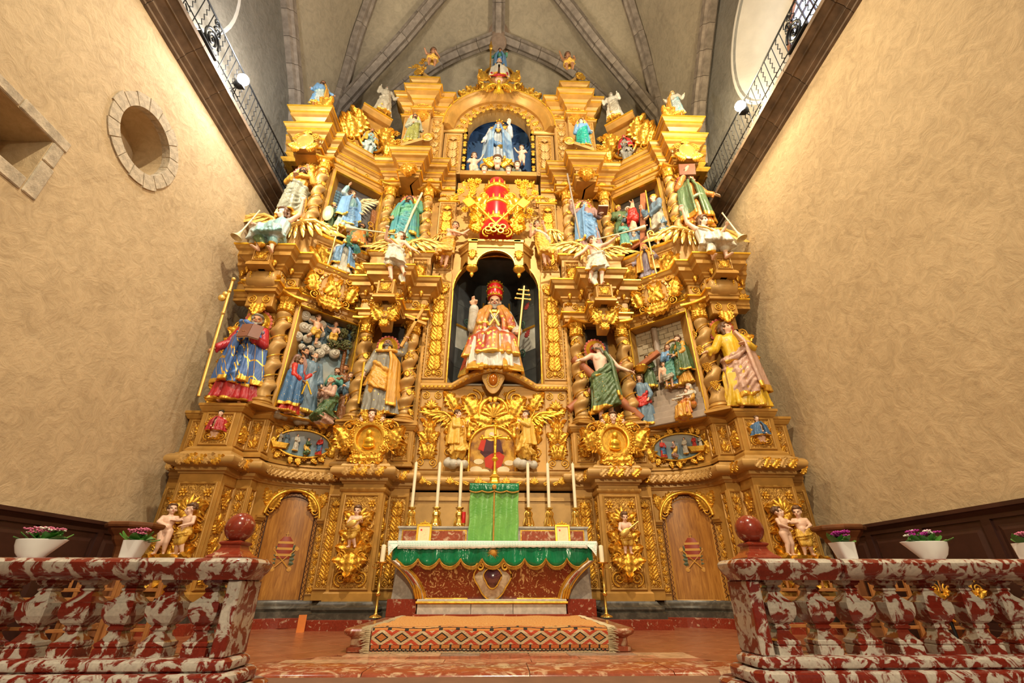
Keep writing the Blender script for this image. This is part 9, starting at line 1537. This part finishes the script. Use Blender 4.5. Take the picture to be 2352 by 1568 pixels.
# ================================================================= small things around the rails
GRL = simple('green_leaf', (.06, .22, .03), .45, 0, .35, 8)
def plant(P, W, w, n, cols, seed):
 r_ = random.Random(seed); lm = MATS.setdefault('plantleaf', MB().loft([[(x * q, y, z) for x, z in ((-1, 0), (0, -.15), (1, 0), (0, .12))] for q, y, z in ((.02, 0, 0), (.03, .018, 0), (.032, .04, 0), (.02, .06, 0), (.002, .075, 0)) for z in (0,)] if False else [[(-q, y, 0), (0, y, -.004), (q, y, 0), (0, y, .004)] for q, y in ((.004, 0), (.024, .02), (.030, .045), (.020, .07), (.002, .085))]).mesh('leaf', 60))
 for k in range(n): link('leaf', lm, P, W @ T(r_.uniform(-w, w), r_.uniform(-.03, .03), -.005) @ RZ(r_.uniform(0, 360)) @ RX(r_.uniform(10, 55)), GRL)
 for k in range(n):
  c = cols[k % len(cols)]; x = -w + 2 * w * (k + .5) / n; x = (x * .9, x)[k % 2]; m = MB()
  for i in range(9): a = i * 2.4; q = .005 * math.sqrt(i) * 1.7; m.ball((q * cos(a), q * sin(a), .004 * (i % 2)), (.0075, .0075, .005), 6, 4)
  link('flower_head', m.mesh('flower_head', 180), P, W @ T(x, r_.uniform(-.03, .02), .045 + .03 * r_.random()), c)
PK = simple('pink_petals', (.62, .16, .30), .6); MG = simple('magenta_petals', (.40, .02, .30), .6); WP = simple('white_petals', (.80, .80, .74), .6)
def bowl(px, s, cols, lab):
 p = at(px, 1281, 3.24); W = T(p.x, 3.24, .151); b = thing('planter', lab, 'planter', W=W); rows = []
 for z, l0, l1, w_ in ((0, .085, .06, .045), (.03, .115, .085, .06), (.07, .135, .13, .07), (.105, .14, .17, .075), (.108, .132, .155, .068), (.09, .125, .14, .06)): rows.append([((l1 if cos(a) * s > 0 else l0) * cos(a), w_ * sin(a) * (1 - .3 * (cos(a) * s > 0) * abs(cos(a))), z) for a in [2 * pi * k / 28 for k in range(28)]])
 link('pot', MB().loft(rows).mesh('pot', 50), b, W, WHITE); plant(b, W @ T(0, 0, .10), .11, 18, cols, 3)
def vase(px, s, cols, lab):
 p = at(px, 1281, 3.24); W = T(p.x, 3.24, .151); b = thing('flower_pot', lab, 'flower pot', W=W); link('pot', MB().loft([[(q * x + s * o, q * y, z) for x, y in rrect(-1, 1, -1, 1, .35, 4)] for q, z, o in ((.045, 0, 0), (.052, .05, .008), (.06, .102, .016), (.055, .102, .016), (.05, .085, .014))]).mesh('pot', 40), b, W, WHITE); plant(b, W @ T(s * .016, 0, .095), .045, 12, cols, 5)
bowl(76, 1, (PK, WP, PK), 'white boat-shaped planter with pink and white flowers on the left rail'); bowl(2138, -1, (MG, WP, MG), 'white boat-shaped planter with magenta and white flowers on the right rail'); vase(297, 1, (PK,), 'small white pot of pink flowers on the left rail'); vase(1948, -1, (MG,), 'small white pot of magenta flowers on the right rail'); vase(2368, 1, (PK,), 'white flower pot at the far right end of the right rail')
def chair(x, y, rot, lab):
 W = T(x, y, FLOOR) @ RZ(rot); c = thing('chair', lab, 'chair', W=W, group='wooden chairs behind the rails')
 for nm, b in [('seat', (-.20, .20, -.20, .20, .42, .45)), ('leg', (-.20, -.165, -.20, -.165, 0, .42)), ('leg', (.165, .20, -.20, -.165, 0, .42)), ('back_post', (-.20, -.165, .165, .20, 0, .70)), ('back_post', (.165, .20, .165, .20, 0, .70)), ('stretcher', (-.165, .165, -.19, -.175, .18, .21)), ('stretcher', (-.165, .165, .175, .19, .18, .21)), ('top_rail', (-.165, .165, .17, .195, .64, .70)), ('back_rail', (-.165, .165, .17, .195, .50, .53))] + [('spindle', (q - .012, q + .012, .175, .19, .53, .64)) for q in (-.08, 0, .08)]: link(nm, MB().cbox(*b, .004).mesh(nm), c, W, CHAIRW)
for i, (x, y) in enumerate(((-4.55, 5.0), (-3.95, 5.1), (-3.35, 5.2), (-4.3, 5.9))): chair(x, y, 180 + (i % 2) * 8, 'wooden chair behind the left rail, %s' % ('nearest the left wall', 'second from the left wall', 'third from the left wall', 'in the back row')[i])
for i, (x, y) in enumerate(((2.95, 5.5), (3.45, 5.4), (3.95, 5.3), (4.5, 5.2))): chair(x, y, 180 - (i % 2) * 8, 'wooden chair behind the right rail, %s' % ('nearest the altar', 'second from the altar', 'third from the altar', 'nearest the right wall')[i])
for s, wd, px in ((-1, 'left', 292), (1, 'right', 1940)):
 p = at(px, 1262, 6.0); c = thing('octagonal_stand', 'octagonal stepped wooden stand near the %s wall' % wd, 'stand', W=T(p.x, 6.0, FLOOR))
 for nm, pr in (('foot', [(.26, 0), (.26, .06), (.20, .10), (.12, .14)]), ('shaft', [(.12, .14), (.10, .6), (.13, .95)]), ('bowl', [(.13, .95), (.18, 1.02), (.19, 1.06), (.25, 1.12), (.26, 1.15)]), ('top', [(.29, 1.15), (.30, 1.17), (.30, 1.195), (.28, 1.205)])): link(nm, MB().lathe(pr, 8, rot=pi / 8).mesh(nm), c, T(p.x, 6.0, FLOOR), simple('stand_walnut', (.17, .06, .02), .45, 0, .3, 9))
for k, px in enumerate((2168, 2238)):
 p = at(px, 1375, 4.7); c = thing('gilt_lectern_panel', 'openwork gilt scroll plate behind the right rail, the %s of two' % ('left', 'right')[k], 'ornament', W=T(p.x, 4.7, FLOOR)); link('stem', MB().tube([(0, 0, 0), (0, 0, .62)], .014, 6).mesh('stem', 60), c, T(p.x, 4.72, FLOOR), IRON); W = face(p.x, 4.7, p.z - .06); pair(c, W, 'volute', .06, .14, 180 * k, .055); pair(c, W, 'leaf', .02, .0, 25, .17); pair(c, W, 'broad', .02, .06, 50, .12); O(c, W, 'straight', 0, .04, 180, .16)
bpy.data.scenes.remove(TMP)
